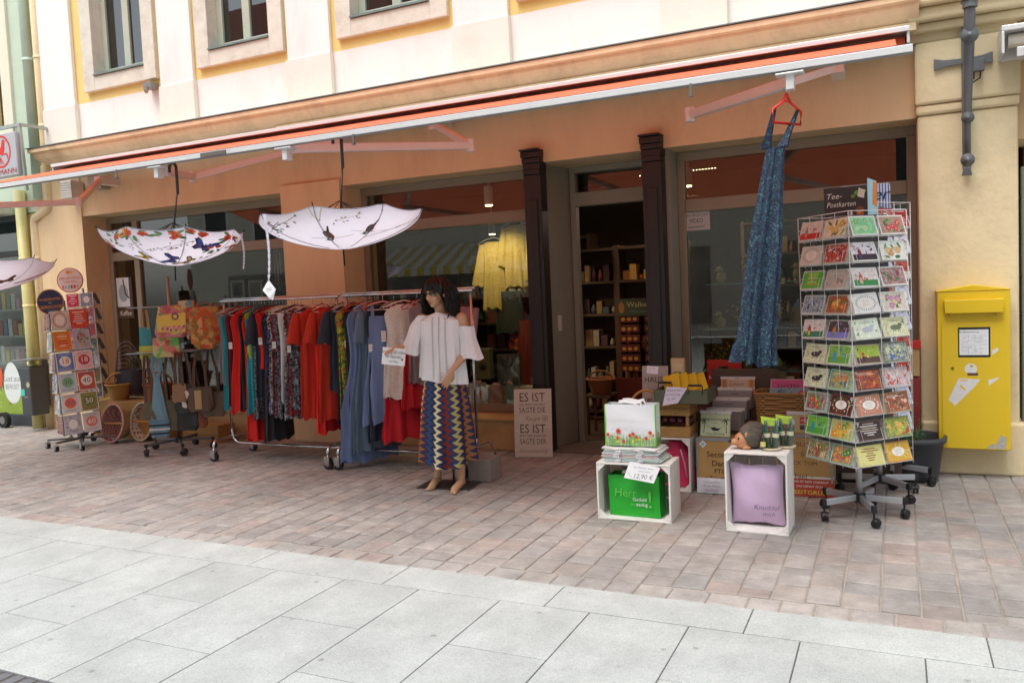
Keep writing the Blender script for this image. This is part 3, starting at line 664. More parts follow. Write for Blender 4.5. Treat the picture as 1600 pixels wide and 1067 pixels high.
def sprig(seed=0, col='#6a6a58'):
    r_ = random.Random(seed); sh = []
    for q in stroke([(-.6, -.3), (-.2, -.05), (.2, .1), (.6, .35)], .03): sh.append((q, C(col), 0))
    for i in range(10): x = r_.uniform(-.7, .7); y = x * .5 + r_.uniform(-.3, .3); sh.append((ellp(x, y, .09, .04, r_.uniform(0, 3), 6), C(r_.choice(['#55663f', '#7c7a66', '#8a5b6a'])), 1))
    return sh
def birdfig(up=True):
    sh = [(ellp(0, 0, .2, .42, .15), C('#8a4a35'), 0), (ellp(-.06, .05, .12, .33, .2), C('#5a5a5e'), 1), ([(0, .3), (.12, .8), (.2, .85), (.12, .3)], C('#2b2b2e'), 1), (ellp(-.05, -.42, .16, .14), C('#1d1d20'), 1), (ellp(-.02, -.36, .07, .06), C('#e6e6e6'), 2), ([(-.18, -.48), (-.36, -.52), (-.18, -.42)], C('#2a2a2a'), 1)]
    for q in stroke([(-.9, -.1), (-.2, -.25), (.4, -.3), (1.1, -.05)], .03): sh.append((q, C('#8b8a3f'), 0))
    return sh
U1 = at(268, 378, 4.55); U2 = at(533, 352, 4.55); hk1 = at(275, 262, 4.55); hk2 = at(533, 216, 4.55)
F_ = -pi / 2      # towards the street
cam_a = lambda c: math.atan2(-c.y, -c.x)
a1 = cam_a(U1); a2 = cam_a(U2)
dec1 = [(a1 - .95, .9, flowers(3, 1), .1), (a1 - .55, .92, flowers(4, 2), .12), (a1 - .05, .88, flowers(4, 3), .12), (a1 + .35, .9, flowers(4, 4), .12), (a1 + .95, .86, flowers(3, 5), .12), (a1 + .75, .62, flowers(2, 6), .1),
        (a1 + .5, .66, butterfly('#3c4bb0', '#55458f', -.3), .11), (a1 - .1, .3, butterfly('#34409e', '#47479a', 1.2), .09), (a1 - .85, .38, butterfly('#d8b929', '#caa51e', .4), .08), (a1 - .75, .9, butterfly('#e0a52b', '#d99a20', .5), .07), (a1 + .5, .25, butterfly('#d9b787', '#c9a36e', 1.4), .08),
        (a1 - .25, .58, sprig(1), .12), (a1 + .12, .68, sprig(2), .13), (a1 + .75, .35, sprig(3), .12), (a1 - .65, .68, sprig(4), .1), (a1 - 1.2, .7, flowers(2, 9), .1), (a1 + 1.25, .7, flowers(3, 10), .11), (a1 + 2.4, .8, flowers(3, 11), .12), (a1 + 3.1, .7, butterfly('#3c4bb0', '#55458f'), .11)]
UR = .565
umbrella('upturned white umbrella printed with blue butterflies and red flowers', (U1.x + .03, 4.55), U1.z + .085, .52, .27, hk1.z, dec1, hk1.x, tilt=.045, strap=(a1 + 1.42, .27))
dec2 = [(a2 - .25, .45, birdfig(), .13), (a2 + .45, .55, birdfig(), .12), (a2 - 1.1, .72, sprig(5, '#7a5a3a'), .2), (a2 - .8, .8, sprig(7, '#7a5a3a'), .2), (a2 + .1, .8, sprig(6, '#b59b66'), .13), (a2 - .35, .85, [(q, C('#c9b98e'), 0) for q in stroke([(0, .8), (.1, 0), (.3, -.6), (.5, .2), (.6, .8)], .05)], .12), (a2 + 1.0, .6, [(q, C('#4a3a52'), 0) for q in stroke([(-.9, -.9), (0, .1), (.9, .9)], .07)], .15), (a2 + 2.5, .6, birdfig(), .13)]
umbrella('upturned white umbrella printed with small tits on twigs', (U2.x, 4.55), U2.z + .07, UR, .235, hk2.z, dec2, hk2.x, tilt=-.03, strap=(a2 - 1.0, .42), phase=.35)
U3 = at(-35, 425, 4.75); a3 = cam_a(U3)
umbrella('upturned white umbrella printed with a brown butterfly cut by the left edge', (U3.x, 4.75), U3.z + .07, .64, .27, 2.62, [(a3 + .55, .45, butterfly('#6b2f2a', '#8a4038', .6), .09), (a3 + 1.25, .55, [(ellp(0, 0, .2, 1.2, -.6), C('#a8404a'), 0), (ellp(.1, .3, .15, .9, -.7), C('#c25c66'), 1)], .13)], U3.x, tilt=-.05)
# ================================================================ blue dress on a red hanger
def cloth_body(mb, T, L, prof, mat, nf=9, amp=.12, seed=0, nu=56, nv=26, hem=.0, uv=False, openfront=0):
    """prof: list of (s, halfwidth, halfdepth); folds grow towards the hem"""
    r_ = random.Random(seed); ph = r_.uniform(0, 6.3); ph2 = r_.uniform(0, 6.3)
    def pf(s):
        for (a, b) in zip(prof[:-1], prof[1:]):
            if s <= b[0]:
                t = (s - a[0]) / max(1e-6, b[0] - a[0]); t = t * t * (3 - 2 * t) if len(prof) > 3 else t
                return a[1] + (b[1] - a[1]) * t, a[2] + (b[2] - a[2]) * t
        return prof[-1][1], prof[-1][2]
    def fn(u, s):
        a = 2 * pi * u; wx, wy = pf(s); g = amp * min(1, s * 1.6)
        k = 1 + g * (.6 * sin(nf * a + ph + 1.3 * sin(s * 3 + ph2)) + .4 * sin((nf * 2 - 3) * a + ph2 + s * 2))
        x = wx * cos(a) * (1 + (k - 1) * .4); y = wy * sin(a) * k + wy * (k - 1) * .9 * cos(a * 1.0)
        z = -L * s + hem * s * sin(3 * a + ph) - .012 * sin(nf * a) * s
        return (x, y, z)
    mb.grid(nu, nv, fn, mat, T, cu=True, uv=uv); return fn
def hanger(mb, T, mat, wd=.2, drop=.075, hook=.10, hmat=None, r=.0055):
    pts = [(0, 0, 0), (-wd * .5, 0, -drop * .35), (-wd, 0, -drop), (-wd * .9, 0, -drop - .018), (0, 0, -drop - .018), (wd * .9, 0, -drop - .018), (wd, 0, -drop), (wd * .5, 0, -drop * .35)]
    mb.tube(pts, r, mat, 6, T, closed=True)
    hk = [(0, 0, 0), (0, 0, hook * .55)] + [(0, .022 - .022 * cos(a), hook * .55 + .022 * sin(a) + .022) for a in [i * pi / 5 for i in range(0, 6)]]
    mb.tube(hk, .0022, hmat or CHR, 5, T)
d0 = at(1229, 160, 4.55); dz = at(1180, 572, 4.55).z
dr = thing('summer_dress', 'long blue patterned strap dress hanging from the awning', 'dress', (d0.x, 4.5, dz))
RED = P('red_plastic', '#d8261c', .35, var=.03)
BLUEP = printed('blue_paisley', ['#0b1226', '#142e4e', '#0d162c', '#1f4a60', '#131228', '#547e84', '#0f2140', '#1d1c40', '#0b1226', '#112640', '#0d1628'], 115, 'voronoi')
HT = frame((d0.x, 4.56, d0.z + .04), (.55, .83, 0), (.83, -.55, 0)) @ RY(0)
HT = TR(d0.x, 4.55, d0.z) @ RZ(.95)
h = MB(); h.tube([(0, 0, .045), (-.03, 0, .0), (-.105, 0, -.045), (-.1, 0, -.11), (.1, 0, -.11), (.11, 0, -.045), (.03, 0, 0)], .0075, RED, 8, HT, closed=True); h.tube([(-.028, 0, .005), (.028, 0, .005)], .006, RED, 6, HT)
h.tube([(0, 0, .045), (0, 0, .09), (.004, 0, .12), (.02, 0, .14), (0, 0, .165), (-.02, 0, .14)], .003, CHR, 6, HT); h.build('hanger', dr)
mb = MB(); base = at(1212, 232, 4.55); hb = at(1180, 566, 4.55); L_ = base.z - hb.z
def dfn(u, s):
    a = 2 * pi * u; cx = base.x + (hb.x - base.x) * (s ** .9) + .0; wx = .045 + .025 * min(1, s * 2.2) + .012 * s + (.012 * ((s - .9) / .1) if s > .9 else 0); wy = .04 + .035 * min(1, s * 2.2)
    g = .22 + .38 * s; k = 1 + g * (.5 * sin(7 * a + 1.5 * s) + .3 * sin(12 * a + 2 + 2 * s)); 
    if s > .9: k *= 1 + .16 * sin(18 * a)
    return (cx + wx * cos(a) * k, 4.55 + wy * sin(a) * k, base.z - L_ * s - (.02 * cos(a + .4) * s) - .01 * sin(9 * a) * (s > .85))
mb.grid(90, 60, dfn, BLUEP, cu=True)
body = mb.build('dress_cloth', dr)
mb = MB()
def ribbon(mb, pts, w_, mat, dirv=(1, 0, 0)):
    dv = Vector(dirv).normalized()
    ww = w_ if isinstance(w_, list) else [w_] * len(pts)
    vs = []
    for p, q in zip(pts, ww): vs += [Vector(p) - dv * q / 2, Vector(p) + dv * q / 2]
    mb.add(vs, [(2 * i, 2 * i + 1, 2 * i + 3, 2 * i + 2) for i in range(len(pts) - 1)], mat, smooth=True)
for sx, bx_ in ((-1, -.05), (1, .035)):
    for oy in (-.035, .03):
        p0 = HT @ Vector((sx * .085, 0, -.03)); p1 = Vector((base.x + bx_, 4.55 + oy, base.z + .004)); ribbon(mb, [p0, p0.lerp(p1, .4) + Vector((0, oy * .3, 0)), p1.lerp(p0, .2), p1], [.018, .022, .034, .055], BLUEP)
mb.build('strap', dr)
# ================================================================ clothes rails
RY0 = 6.45
def castor(mb, x, y, r=.045, mat=None):
    mb.cyl((x, y - .015, r), r, .03, BLK, 16, axis='y'); mb.cyl((x, y - .018, r), r * .5, .036, STL, 12, axis='y')
    mb.bx(x - r * .7, x + r * .5, y - .024, y - .019, r * .8, r * 2.3, mat or CHR).bx(x - r * .7, x + r * .5, y + .019, y + .024, r * .8, r * 2.3, mat or CHR).bx(x - r * .7, x + r * .5, y - .024, y + .024, r * 2.3, r * 2.45, mat or CHR)
def clothes_rail(x0, x1, label, first):
    t = thing('clothes_rail', label, 'clothes rail', ((x0 + x1) / 2, RY0, 0), 0, 'clothes rails under the awning')
    m = MB(); m.tube([(x0, RY0 - .012, 1.645), (x1, RY0 - .012, 1.645)], .014, CHR, 10).tube([(x0, RY0 + .03, 1.665), (x1, RY0 + .03, 1.665)], .01, CHR, 8); m.build('rail', t)
    m = MB(); m.tube([(x0 + .03, RY0, .75), (x0 + .03, RY0, .27), (x0 + .045, RY0, .2), (x0 + .09, RY0, .16), (x0 + .16, RY0, .15), (x1 - .16, RY0, .15), (x1 - .09, RY0, .16), (x1 - .045, RY0, .2), (x1 - .03, RY0, .27), (x1 - .03, RY0, .75)], .013, CHR, 10); m.build('base_tube', t)
    for x in (x0 + .03, x1 - .03):
        MB().tube([(x, RY0, .3), (x, RY0, 1.65)], .013, CHR, 10).build('upright', t)
        m = MB(); m.tube([(x, RY0 - .27, .11), (x, RY0 - .27, .17), (x, RY0 - .25, .205), (x, RY0 - .21, .22), (x, RY0 + .23, .22), (x, RY0 + .27, .205), (x, RY0 + .29, .17), (x, RY0 + .29, .11)], .014, CHR, 10); f = m.build('foot', t)
        for y in (RY0 - .27, RY0 + .29): c_ = MB(); castor(c_, x, y, .05); c_.build('castor', f)
    return t
clothes_rail(-6.42, -4.9, 'chrome rolling clothes rail full of red and dark clothes, nearer the bag stand', 0)
clothes_rail(-4.84, -3.42, 'chrome rolling clothes rail holding the blue dresses, ending behind the mannequin', 1)
G = dict(
 teal=P('teal_jersey', '#1c8c98', .8, var=.2, scale=14, bump=.7, bscale=26, sc=(1, 1, .16)), red=P('red_jersey', '#d3211b', .8, var=.2, scale=14, bump=.7, bscale=26, sc=(1, 1, .16)), rust=P('rust_linen', '#b62e18', .85, var=.2, scale=14, bump=.7, bscale=26, sc=(1, 1, .16)),
 black=P('black_jersey', '#232226', .8, var=.2, scale=14, bump=.7, bscale=26, sc=(1, 1, .16)), navy=P('navy_jersey', '#27303f', .8, var=.2, scale=14, bump=.7, bscale=26, sc=(1, 1, .16)), lime=P('lime_jersey', '#8fae2b', .8, var=.2, scale=14, bump=.7, bscale=26, sc=(1, 1, .16)), blue=P('greyblue_viscose', '#6a7ea6', .8, var=.2, scale=14, bump=.7, bscale=26, sc=(1, 1, .16)),
 slate=P('slate_viscose', '#5c7488', .8, var=.2, scale=14, bump=.7, bscale=26, sc=(1, 1, .16)), white=P('white_cotton', '#d9d6d8', .8, var=.2, scale=14, bump=.7, bscale=26, sc=(1, 1, .16)), rose=P('rose_cotton', '#c9a8a6', .8, var=.2, scale=14, bump=.7, bscale=26, sc=(1, 1, .16)), lace=P('cream_lace_cloth', '#d8d0c6', .85, var=.15, scale=50, bump=.6, bscale=120),
 crim=P('crimson_frill', '#c01424', .75, var=.2, scale=14, bump=.7, bscale=26, sc=(1, 1, .16)), maroon=P('maroon_jersey', '#5e1a22', .8, var=.2, scale=14, bump=.7, bscale=26, sc=(1, 1, .16)), grey=P('grey_knit', '#8a7f80', .85, var=.2, scale=14, bump=.7, bscale=26, sc=(1, 1, .16)), purple=printed('purple_print', ['#2a2038', '#4a3d78', '#1d1c28', '#6a5a9a', '#27223a'], 45),
 pat1=printed('dark_paisley_print', ['#1d1d24', '#5e8a94', '#2a2028', '#8a94a0', '#5a2430', '#23242e'], 60), pat2=printed('red_floral_print', ['#6a1820', '#a32430', '#2b1618', '#8f4a50', '#7a1c26'], 60), pat3=printed('grey_floral_print', ['#2a2c34', '#8f9aa0', '#3a3f50', '#b7bdb8', '#4a2c3a'], 50), limep=printed('lime_print', ['#7f9a1e', '#b6c83e', '#3a4a1a', '#98ae2c', '#c94a3a'], 50))
HG = {'grey': P('grey_hanger', '#a9a5a6', .45), 'red': P('red_hanger', '#b0231c', .4), 'pink': P('pink_hanger', '#dba9a8', .4), 'cream': P('cream_hanger', '#d8cdb6', .4), 'teal': P('teal_hanger', '#2f7f84', .4), 'black': P('black_hanger', '#1d1d1f', .4)}
# px, bottom y in the photo, cloth, hanger, half width at hem, turn, label
items = [
 (340, 600, 'grey', 'grey', .17, 0, 'short grey knit top, first piece at the bag stand end of the rail'),
 (349, 640, 'teal', 'grey', .17, .3, 'teal dress close to the left end of the rail behind the dark red one'),
 (352, 636, 'maroon', 'red', .17, 0, 'narrow dark red dress between the teal one and the bright red one'),
 (364, 645, 'red', 'grey', .2, .25, 'long bright red dress on a grey hanger near the left end of the rail'),
 (372, 640, 'black', 'red', .18, 0, 'black dress hanging right after the long bright red dress'),
 (378, 690, 'red', 'red', .17, 0, 'red dress with the longest trailing hem, partly behind the black one'),
 (382, 560, 'lime', 'teal', .16, 0, 'short lime green top squeezed between black and teal dresses'),
 (387, 647, 'teal', 'teal', .19, .3, 'long teal dress right of the lime green top'),
 (391, 655, 'pat1', 'teal', .18, 0, 'dark dress with a fine light print next to the second teal dress'),
 (396, 620, 'navy', 'black', .17, 0, 'plain dark navy dress left of the short red flared top'),
 (403, 580, 'red', 'red', .14, .25, 'short flared bright red top among dark dresses'),
 (407, 690, 'black', 'black', .2, 0, 'long black dress behind the short flared red top'),
 (414, 648, 'purple', 'red', .18, .1, 'deep purple printed dress'),
 (419, 646, 'pat3', 'grey', .19, .1, 'grey and dark floral dress right of the purple printed one'),
 (424, 650, 'pat2', 'cream', .18, .1, 'dark red floral dress between two grey printed dresses'),
 (429, 652, 'pat1', 'cream', .19, .1, 'printed dress with pale flecks just left of the white garment'),
 (439, 632, 'white', 'cream', .17, .6, 'white cotton dress in the middle of the rail'),
 (443, 655, 'pat3', 'black', .2, .1, 'grey printed dress right behind the white cotton dress'),
 (448, 648, 'pat2', 'black', .19, .1, 'dark red printed dress between the grey print and the rust dresses'),
 (453, 640, 'pat1', 'pink', .19, .1, 'dark printed dress half hidden by the first rust red dress'),
 (472, 655, 'rust', 'pink', .17, .42, 'rust red linen tunic dress with short sleeves, the left of a pair'),
 (500, 660, 'rust', 'pink', .18, .5, 'rust red linen dress with a paper tag, the right of a pair'),
 (486, 678, 'red', 'red', .17, 0, 'bright red skirt hem showing below the rust red dresses'),
 (519, 612, 'navy', 'black', .17, .3, 'dark navy top right of the rust red dresses'),
 (524, 662, 'navy', 'grey', .17, .1, 'long dark navy dress behind the lime printed one'),
 (529, 657, 'limep', 'grey', .16, .2, 'lime yellow printed dress'),
 (536, 645, 'black', 'red', .16, 0, 'black dress between the lime print and the long blue dresses'),
 (550, 722, 'blue', 'red', .27, .45, 'grey blue dress reaching furthest down to the ground'),
 (562, 705, 'slate', 'grey', .25, .3, 'slate blue long dress right beside the furthest reaching one'),
 (570, 665, 'slate', 'red', .2, .2, 'teal grey dress half hidden behind the strap dress'),
 (575, 690, 'navy', 'red', .2, .1, 'navy dress directly behind the strap dress'),
 (595, 662, 'blue', 'pink', .22, 1.02, 'grey blue strap dress on a pink hanger turned to the front, with a white tag'),
 (612, 690, 'crim', 'red', .22, .5, 'crimson frilled skirt below the white lace blouse'),
 (618, 560, 'rose', 'pink', .19, .6, 'pale rose blouse between the strap dress and the lace blouse'),
 (627, 622, 'lace', 'cream', .2, .8, 'white lace blouse on the rail behind the hand written sign'),
 (600, 672, 'white', 'grey', .12, .2, 'white cotton hem peeping out below the strap dress'),
 (637, 640, 'crim', 'red', .2, .3, 'crimson dress nearly hidden behind the mannequin'),
 (645, 600, 'grey', 'grey', .19, .2, 'mauve grey top beside the shoulder of the mannequin'),
]
rnd2 = random.Random(11)
for i, (p, yb, cm, hg, wb, turn, lab) in enumerate(items):
    wide = turn > .7; Yf = 6.25 if not wide else 6.3
    X = at(p, 540, Yf).x; zb = at(p, yb, Yf).z; zt = 1.545; L_ = zt - zb
    if wide: X += .0; Yc = 6.37
    else: Yc = RY0
    t = thing('hanging_garment', lab, 'garment', (X, Yc, zb), 0, 'clothes hanging on the two rails')
    T = TR(X, Yc, zt) @ RZ(pi / 2 - turn + rnd2.uniform(-.06, .06))
    hb = MB(); hanger(hb, T @ TR(0, 0, .035), HG[hg], .195, .06, .07); hb.build('hanger', t)
    g = MB(); strapd = 'strap dress' in lab and cm == 'blue'
    if cm == 'crim': prof = [(0, .05, .012), (.35, .05, .02), (.4, .16, .03), (.7, wb, .06), (1, wb * 1.2, .09)]
    elif strapd: prof = [(0, .135, .012), (.06, .15, .03), (.3, .16, .045), (.8, wb, .07), (1, wb * 1.1, .08)]
    elif wb < .13: prof = [(0, .05, .02), (.5, .1, .03), (1, wb, .04)]
    else: prof = [(0, .05, .01), (.025, .12, .02), (.07, .18, .028), (.3, .155, .04), (.75, wb, .05), (1, wb * 1.08, .06)]
    dz_ = .10 if strapd else 0
    cloth_body(g, T @ TR(0, 0, -dz_), L_ - dz_, prof, G[cm], nf=rnd2.choice((7, 8, 9, 11)), amp=.34 if wb < .22 else .4, seed=i, nu=48, nv=20, hem=.012)
    g.build('cloth', t)
    if cm == 'rust' or (not wide and cm in ('navy', 'slate') and i % 2):
        s_ = MB()
        for sx in (-1, 1):
            s_ = MB(); cloth_body(s_, T @ TR(sx * .185, 0, -.05) @ RY(-sx * .16), .3, [(0, .03, .02), (.3, .055, .03), (1, .075, .035)], G[cm], nf=4, amp=.12, seed=i + 50, nu=20, nv=8); s_.build('sleeve', t)
    if strapd:
        s_ = MB()
        for sx in (-1, 1): ribbon(s_, [T @ Vector((sx * .10, y_, z_)) for y_, z_ in ((-.02, -dz_ - .03), (-.015, -.03), (0, 0), (.015, -.03), (.02, -dz_ - .03))], .03, G[cm], T.to_3x3() @ Vector((1, 0, 0)))
        s_.build('straps', t)
    if i % 4 == 1 and not wide and wb > .15:
        n2 = Vector((.75, -.66, 0)); o2 = Vector((X + .05, Yc - wb * .9, zt - .3 - .04 * (i % 3))); tg = MB(); TT = frame(o2, (.66, .75, 0), n2); tg.rect(-.018, -.05, .018, .02, C('#e6e4e0'), TT); tg.line([(-.01, .0), (.01, .0)], .003, C('#8a8a8a'), TT, .001).line([(-.01, -.015), (.01, -.015)], .003, C('#8a8a8a'), TT, .001); tg.build('price_tag', t)
    if wide and cm != 'lace':
        n_ = (T.to_3x3() @ Vector((0, -1, 0))); n_ = n_ if n_.y < 0 else -n_; u_ = Vector((0, 0, 1)).cross(n_) * 1
        if strapd:
            o_ = Vector((X, Yc, zt - (.16 if not strapd else .27))) + n_ * .075
            tg = MB(); TT = frame(o_, u_, n_); tg.rect(-.022, -.07, .022, .03, C('#e6e4e0'), TT)
            for k in range(4): tg.line([(-.014, .01 - k * .02), (.012, .01 - k * .02)], .003, C('#b05a50' if strapd else '#8a8a8a'), TT, .001)
            tg.build('price_tag', t)
# loose dark hanger tops between the clothes
for i in range(0):
    X = -6.3 + i * .2 + rnd2.uniform(-.05, .05)
    h = MB(); hanger(h, TR(X, RY0, 1.58) @ RZ(pi / 2 + rnd2.uniform(-.15, .15)), HG[rnd2.choice(list(HG))], .2, .07, .07)
    h.build('clothes_hanger', label='thin plastic clothes hanger without clothes crowded on the chrome rails', cat='hanger', group='spare hangers on the clothes rails')
# ================================================================ mannequin
MX, MY = -3.42, 5.86
SKIN = P('mannequin_skin', '#c49a78', .42, var=.03); HAIR = P('black_wig', '#0f0d0e', .42, var=.3, scale=40)
man = thing('mannequin', 'female mannequin with black curly wig, white blouse and zigzag skirt beside the clothes rail', 'mannequin', (MX, MY, 0))
MT = TR(MX, MY, 0) @ RZ(.12)
b = MB(); b.T = MT
def limb(pts, n=10):
    b.tube([p[0] for p in pts], [p[1] for p in pts], SKIN, n)
    for p, r_ in pts: b.ell(p, r_, SKIN, nu=10, nv=8)
# legs and feet (toes down, heels raised)
for sx, fx, fy in ((-1, -.12, -.0), (1, .125, -.08)):
    limb([((sx * .09, .02, .92), .085), ((sx * .1, .01, .5), .055), ((fx * .9, .03 + fy * .5, .42), .05), ((fx, .04 + fy, .3), .052), ((fx, .045 + fy, .13), .032), ((fx, .04 + fy, .09), .034)])
    limb([((fx, .055 + fy, .055), .03), ((fx, -.02 + fy, .05), .032), ((fx - sx * .005, -.10 + fy, .028), .032), ((fx, -.15 + fy, .018), .02)])
    for k in range(5): limb([((fx + sx * (.022 - k * .012), -.13 + fy + k * .006, .014), .0105), ((fx + sx * (.024 - k * .012), -.165 + fy + k * .009, .011), .009)], 6)
b.ell((0, .01, .98), (.16, .105, .13), SKIN); b.ell((0, 0, 1.12), (.125, .085, .14), SKIN); b.ell((0, -.01, 1.28), (.15, .1, .14), SKIN); b.ell((0, 0, 1.40), (.17, .07, .07), SKIN)
for sx in (-1, 1): b.ell((sx * .065, -.06, 1.28), (.055, .035, .055), SKIN)
limb([((0, .01, 1.42), .055), ((-.01, .005, 1.5), .045), ((-.015, -.005, 1.55), .046)])
# head turned towards the left of the street
HM = TR(-.02, -.02, 1.625) @ RZ(-.35) @ RX(.12)
def hel(c, r): b.ell((0, 0, 0), r, SKIN, HM @ TR(*c), 20, 14)
hel((0, .01, .03), (.074, .092, .095)); hel((0, -.03, -.03), (.056, .062, .075)); hel((0, -.062, -.085), (.024, .022, .02)); hel((0, -.097, -.012), (.0095, .014, .026)); hel((0, -.103, -.033), (.013, .014, .010))
hel((0, -.088, -.058), (.021, .012, .006)); hel((0, -.086, -.067), (.018, .012, .006)); hel((0, -.075, .028), (.05, .02, .012))
for sx in (-1, 1): hel((sx * .075, .01, -.005), (.01, .02, .03)); hel((sx * .035, -.065, -.025), (.025, .02, .025))
def hand(wr, dirv, palm_n, spread, curl, sz=1.0, thumb_side=1):
    d = Vector(dirv).normalized(); n = Vector(palm_n).normalized(); s_ = d.cross(n).normalized() * thumb_side; w0 = Vector(wr)
    for k in (-1.5, -.5, .5, 1.5): limb([(w0 + d * .01 + s_ * k * .009, .014), (w0 + d * .075 * sz + s_ * k * .017, .0115)], 7)
    for k, l in zip((-1.5, -.5, .5, 1.5), (.058, .072, .078, .07)):
        p0 = w0 + d * .078 * sz + s_ * k * .018; d1 = (d + n * curl * .5 + s_ * k * spread).normalized(); p1 = p0 + d1 * l * .5 * sz; d2 = (d + n * curl * 1.4 + s_ * k * spread).normalized(); p2 = p1 + d2 * l * .5 * sz
        limb([(p0, .0088), (p1, .008), (p2, .0066)], 7)
    p0 = w0 + d * .02 + s_ * .024; p1 = p0 + (d + s_ * .9 + n * .3).normalized() * .04; p2 = p1 + (d * 1.0 + n * .5 + s_ * .15).normalized() * .035
    limb([(p0, .012), (p1, .0105), (p2, .008)], 7)
# left arm (towards the street, hand before the thigh)
el = Vector((.235, .0, 1.15)); wr = Vector((.14, -.16, 1.0))
limb([((.175, 0, 1.415), .05), ((.205, .01, 1.3), .041), (tuple(el), .035), (tuple(el.lerp(wr, .4)), .033), (tuple(wr), .021)])
hand(wr, (-.35, -.35, -.85), (-.6, .5, .1), .08, .3, 1, 1)
# right arm bent forward, hand held at the waist with the sign
el2 = Vector((-.245, .02, 1.17)); wr2 = Vector((-.33, -.15, 1.20))
limb([((-.175, 0, 1.415), .05), ((-.21, .01, 1.3), .041), (tuple(el2), .035), (tuple(el2.lerp(wr2, .4)), .032), (tuple(wr2), .021)])
hand(wr2, (-.35, -.9, -.1), (.1, -.2, -1), .12, .8, 1, -1)
bo = b.build('body', man, local=False)
rm = bo.modifiers.new('skin', 'REMESH'); rm.mode = 'VOXEL'; rm.voxel_size = .0055; rm.use_smooth_shade = True
sm_ = bo.modifiers.new('soft', 'SMOOTH'); sm_.factor = .5; sm_.iterations = 3
# face paint
f = MB(); f.T = MT @ HM; EYE = C('#1d1512', .3); LIP = P('lip_paint', '#a4574a', .35); EW = C('#d8cfc6', .3)
for sx in (-1, 1):
    TT = frame((sx * .031, -.088, .006), (1, sx * .35, 0), (sx * .35, -1, 0)); f.disc(0, 0, .0135, .007, EW, TT, 0); f.disc(0, 0, .0062, .0066, EYE, TT, .0007); f.line([(-.016, .003), (-.006, .009), (.006, .009), (.016, .004)], .0035, EYE, TT, .001)
    f.line([(-.02, .021), (0, .027), (.019, .02)], .004, P('brow', '#3a241a', .6), frame((sx * .031, -.094, .006), (1, sx * .35, 0), (sx * .35, -1, 0)), .002)
f.ell((0, -.0985, -.0575), (.0165, .004, .0042), LIP); f.ell((0, -.0965, -.0665), (.0145, .005, .0048), LIP)
f.build('face_paint', man)
# wig
w_ = MB(); w_.T = MT @ TR(-.02, -.02, 1.625) @ RZ(-.35); r3 = random.Random(3)
w_.ell((0, .03, .045), (.098, .105, .105), HAIR, None, 20, 14)
for i in range(620):
    a = r3.uniform(-.42, pi + .42) if i > 120 else r3.uniform(-pi * .78, -pi * .22); el_ = r3.uniform(.15, 1.35)
    p = Vector((cos(a) * .095 * cos(el_), .025 + sin(a) * .1 * cos(el_), .05 + .1 * sin(el_))); pts = [p]; L_ = r3.uniform(.18, .34) if i > 120 else r3.uniform(.07, .095)
    ph = r3.uniform(0, 6.3); n = 12; out = Vector((cos(a), sin(a), 0)); rc = r3.uniform(.012, .028) if i > 120 else .002
    for k in range(1, n):
        q = k / (n - 1); drop = L_ * q; bulge = (.022 + .038 * sin(q * pi * .8)) if i > 120 else .018
        pts.append(Vector((cos(a) * .095 * cos(el_ * (1 - q)), .025 + sin(a) * .1 * cos(el_ * (1 - q)), p.z - drop)) + out * bulge * min(1, q * 2) + Vector((cos(ph + q * 13), sin(ph + q * 13), 0)) * rc * q)
    w_.tube(pts, [.0042] * (n - 3) + [.0036, .0028, .0015], HAIR, 4)
w_.build('wig', man)
# blouse
BL = P('white_gauze', '#e6e7ea', .85, var=.03, bump=.5, bscale=110); EMB = P('openwork_trim', '#b5b0ae', .8, var=.2)
bl = MB(); bl.T = MT
def blouse(u, s):
    a = 2 * pi * u; pr = [(0, .075, .07), (.05, .14, .085), (.12, .18, .1), (.4, .18, .125), (1, .2, .15)]
    for (p, q) in zip(pr[:-1], pr[1:]):
        if s <= q[0]: t = (s - p[0]) / (q[0] - p[0]); wx = p[1] + (q[1] - p[1]) * t; wy = p[2] + (q[2] - p[2]) * t; break
    k = 1 + .085 * s * sin(9 * a + 1 + 2 * s) + .05 * s * sin(17 * a + 3 * s)
    hem = .03 * s ** 3 * (1 + cos(a)) 
    return (wx * cos(a) * k, (wy * sin(a)) * k - .015 * (1 - s), 1.475 - .545 * s - hem - .02 * abs(cos(a)) * (s < .1))
bl.grid(84, 34, blouse, BL, cu=True)
for sx in (-1, 1):      # bell sleeves
    if sx == 1: pts = [((.185, 0, 1.46), .035, .05), ((.212, .0, 1.36), .072, .06), ((.232, -.0, 1.24), .068, .07), ((.25, -.01, 1.13), .088, .085), ((.255, -.01, 1.08), .10, .095)]
    else: pts = [((-.16, 0, 1.45), .05, .05), ((-.21, .0, 1.38), .068, .06), ((-.24, -.02, 1.28), .068, .07), ((-.27, -.04, 1.19), .082, .085), ((-.28, -.05, 1.13), .092, .095)]
    def slv(u, s, pts=pts, sx=sx):
        q = s * (len(pts) - 1); i = min(int(q), len(pts) - 2); t = q - i; A, B = pts[i], pts[i + 1]; c = Vector(A[0]).lerp(Vector(B[0]), t); rx = A[1] + (B[1] - A[1]) * t; ry = A[2] + (B[2] - A[2]) * t; a = 2 * pi * u
        k = 1 + .09 * s * sin(8 * a + sx); return (c.x + rx * cos(a) * k, c.y + ry * sin(a) * k, c.z + .012 * sin(3 * a) * s)
    if sx == 1:
        bl.grid(40, 12, lambda u, s: slv(u, .27 + .73 * s), BL, cu=True)
    else: bl.grid(40, 14, slv, BL, cu=True)
bo_ = bl.build('blouse', man)
tr_ = MB(); tr_.T = MT
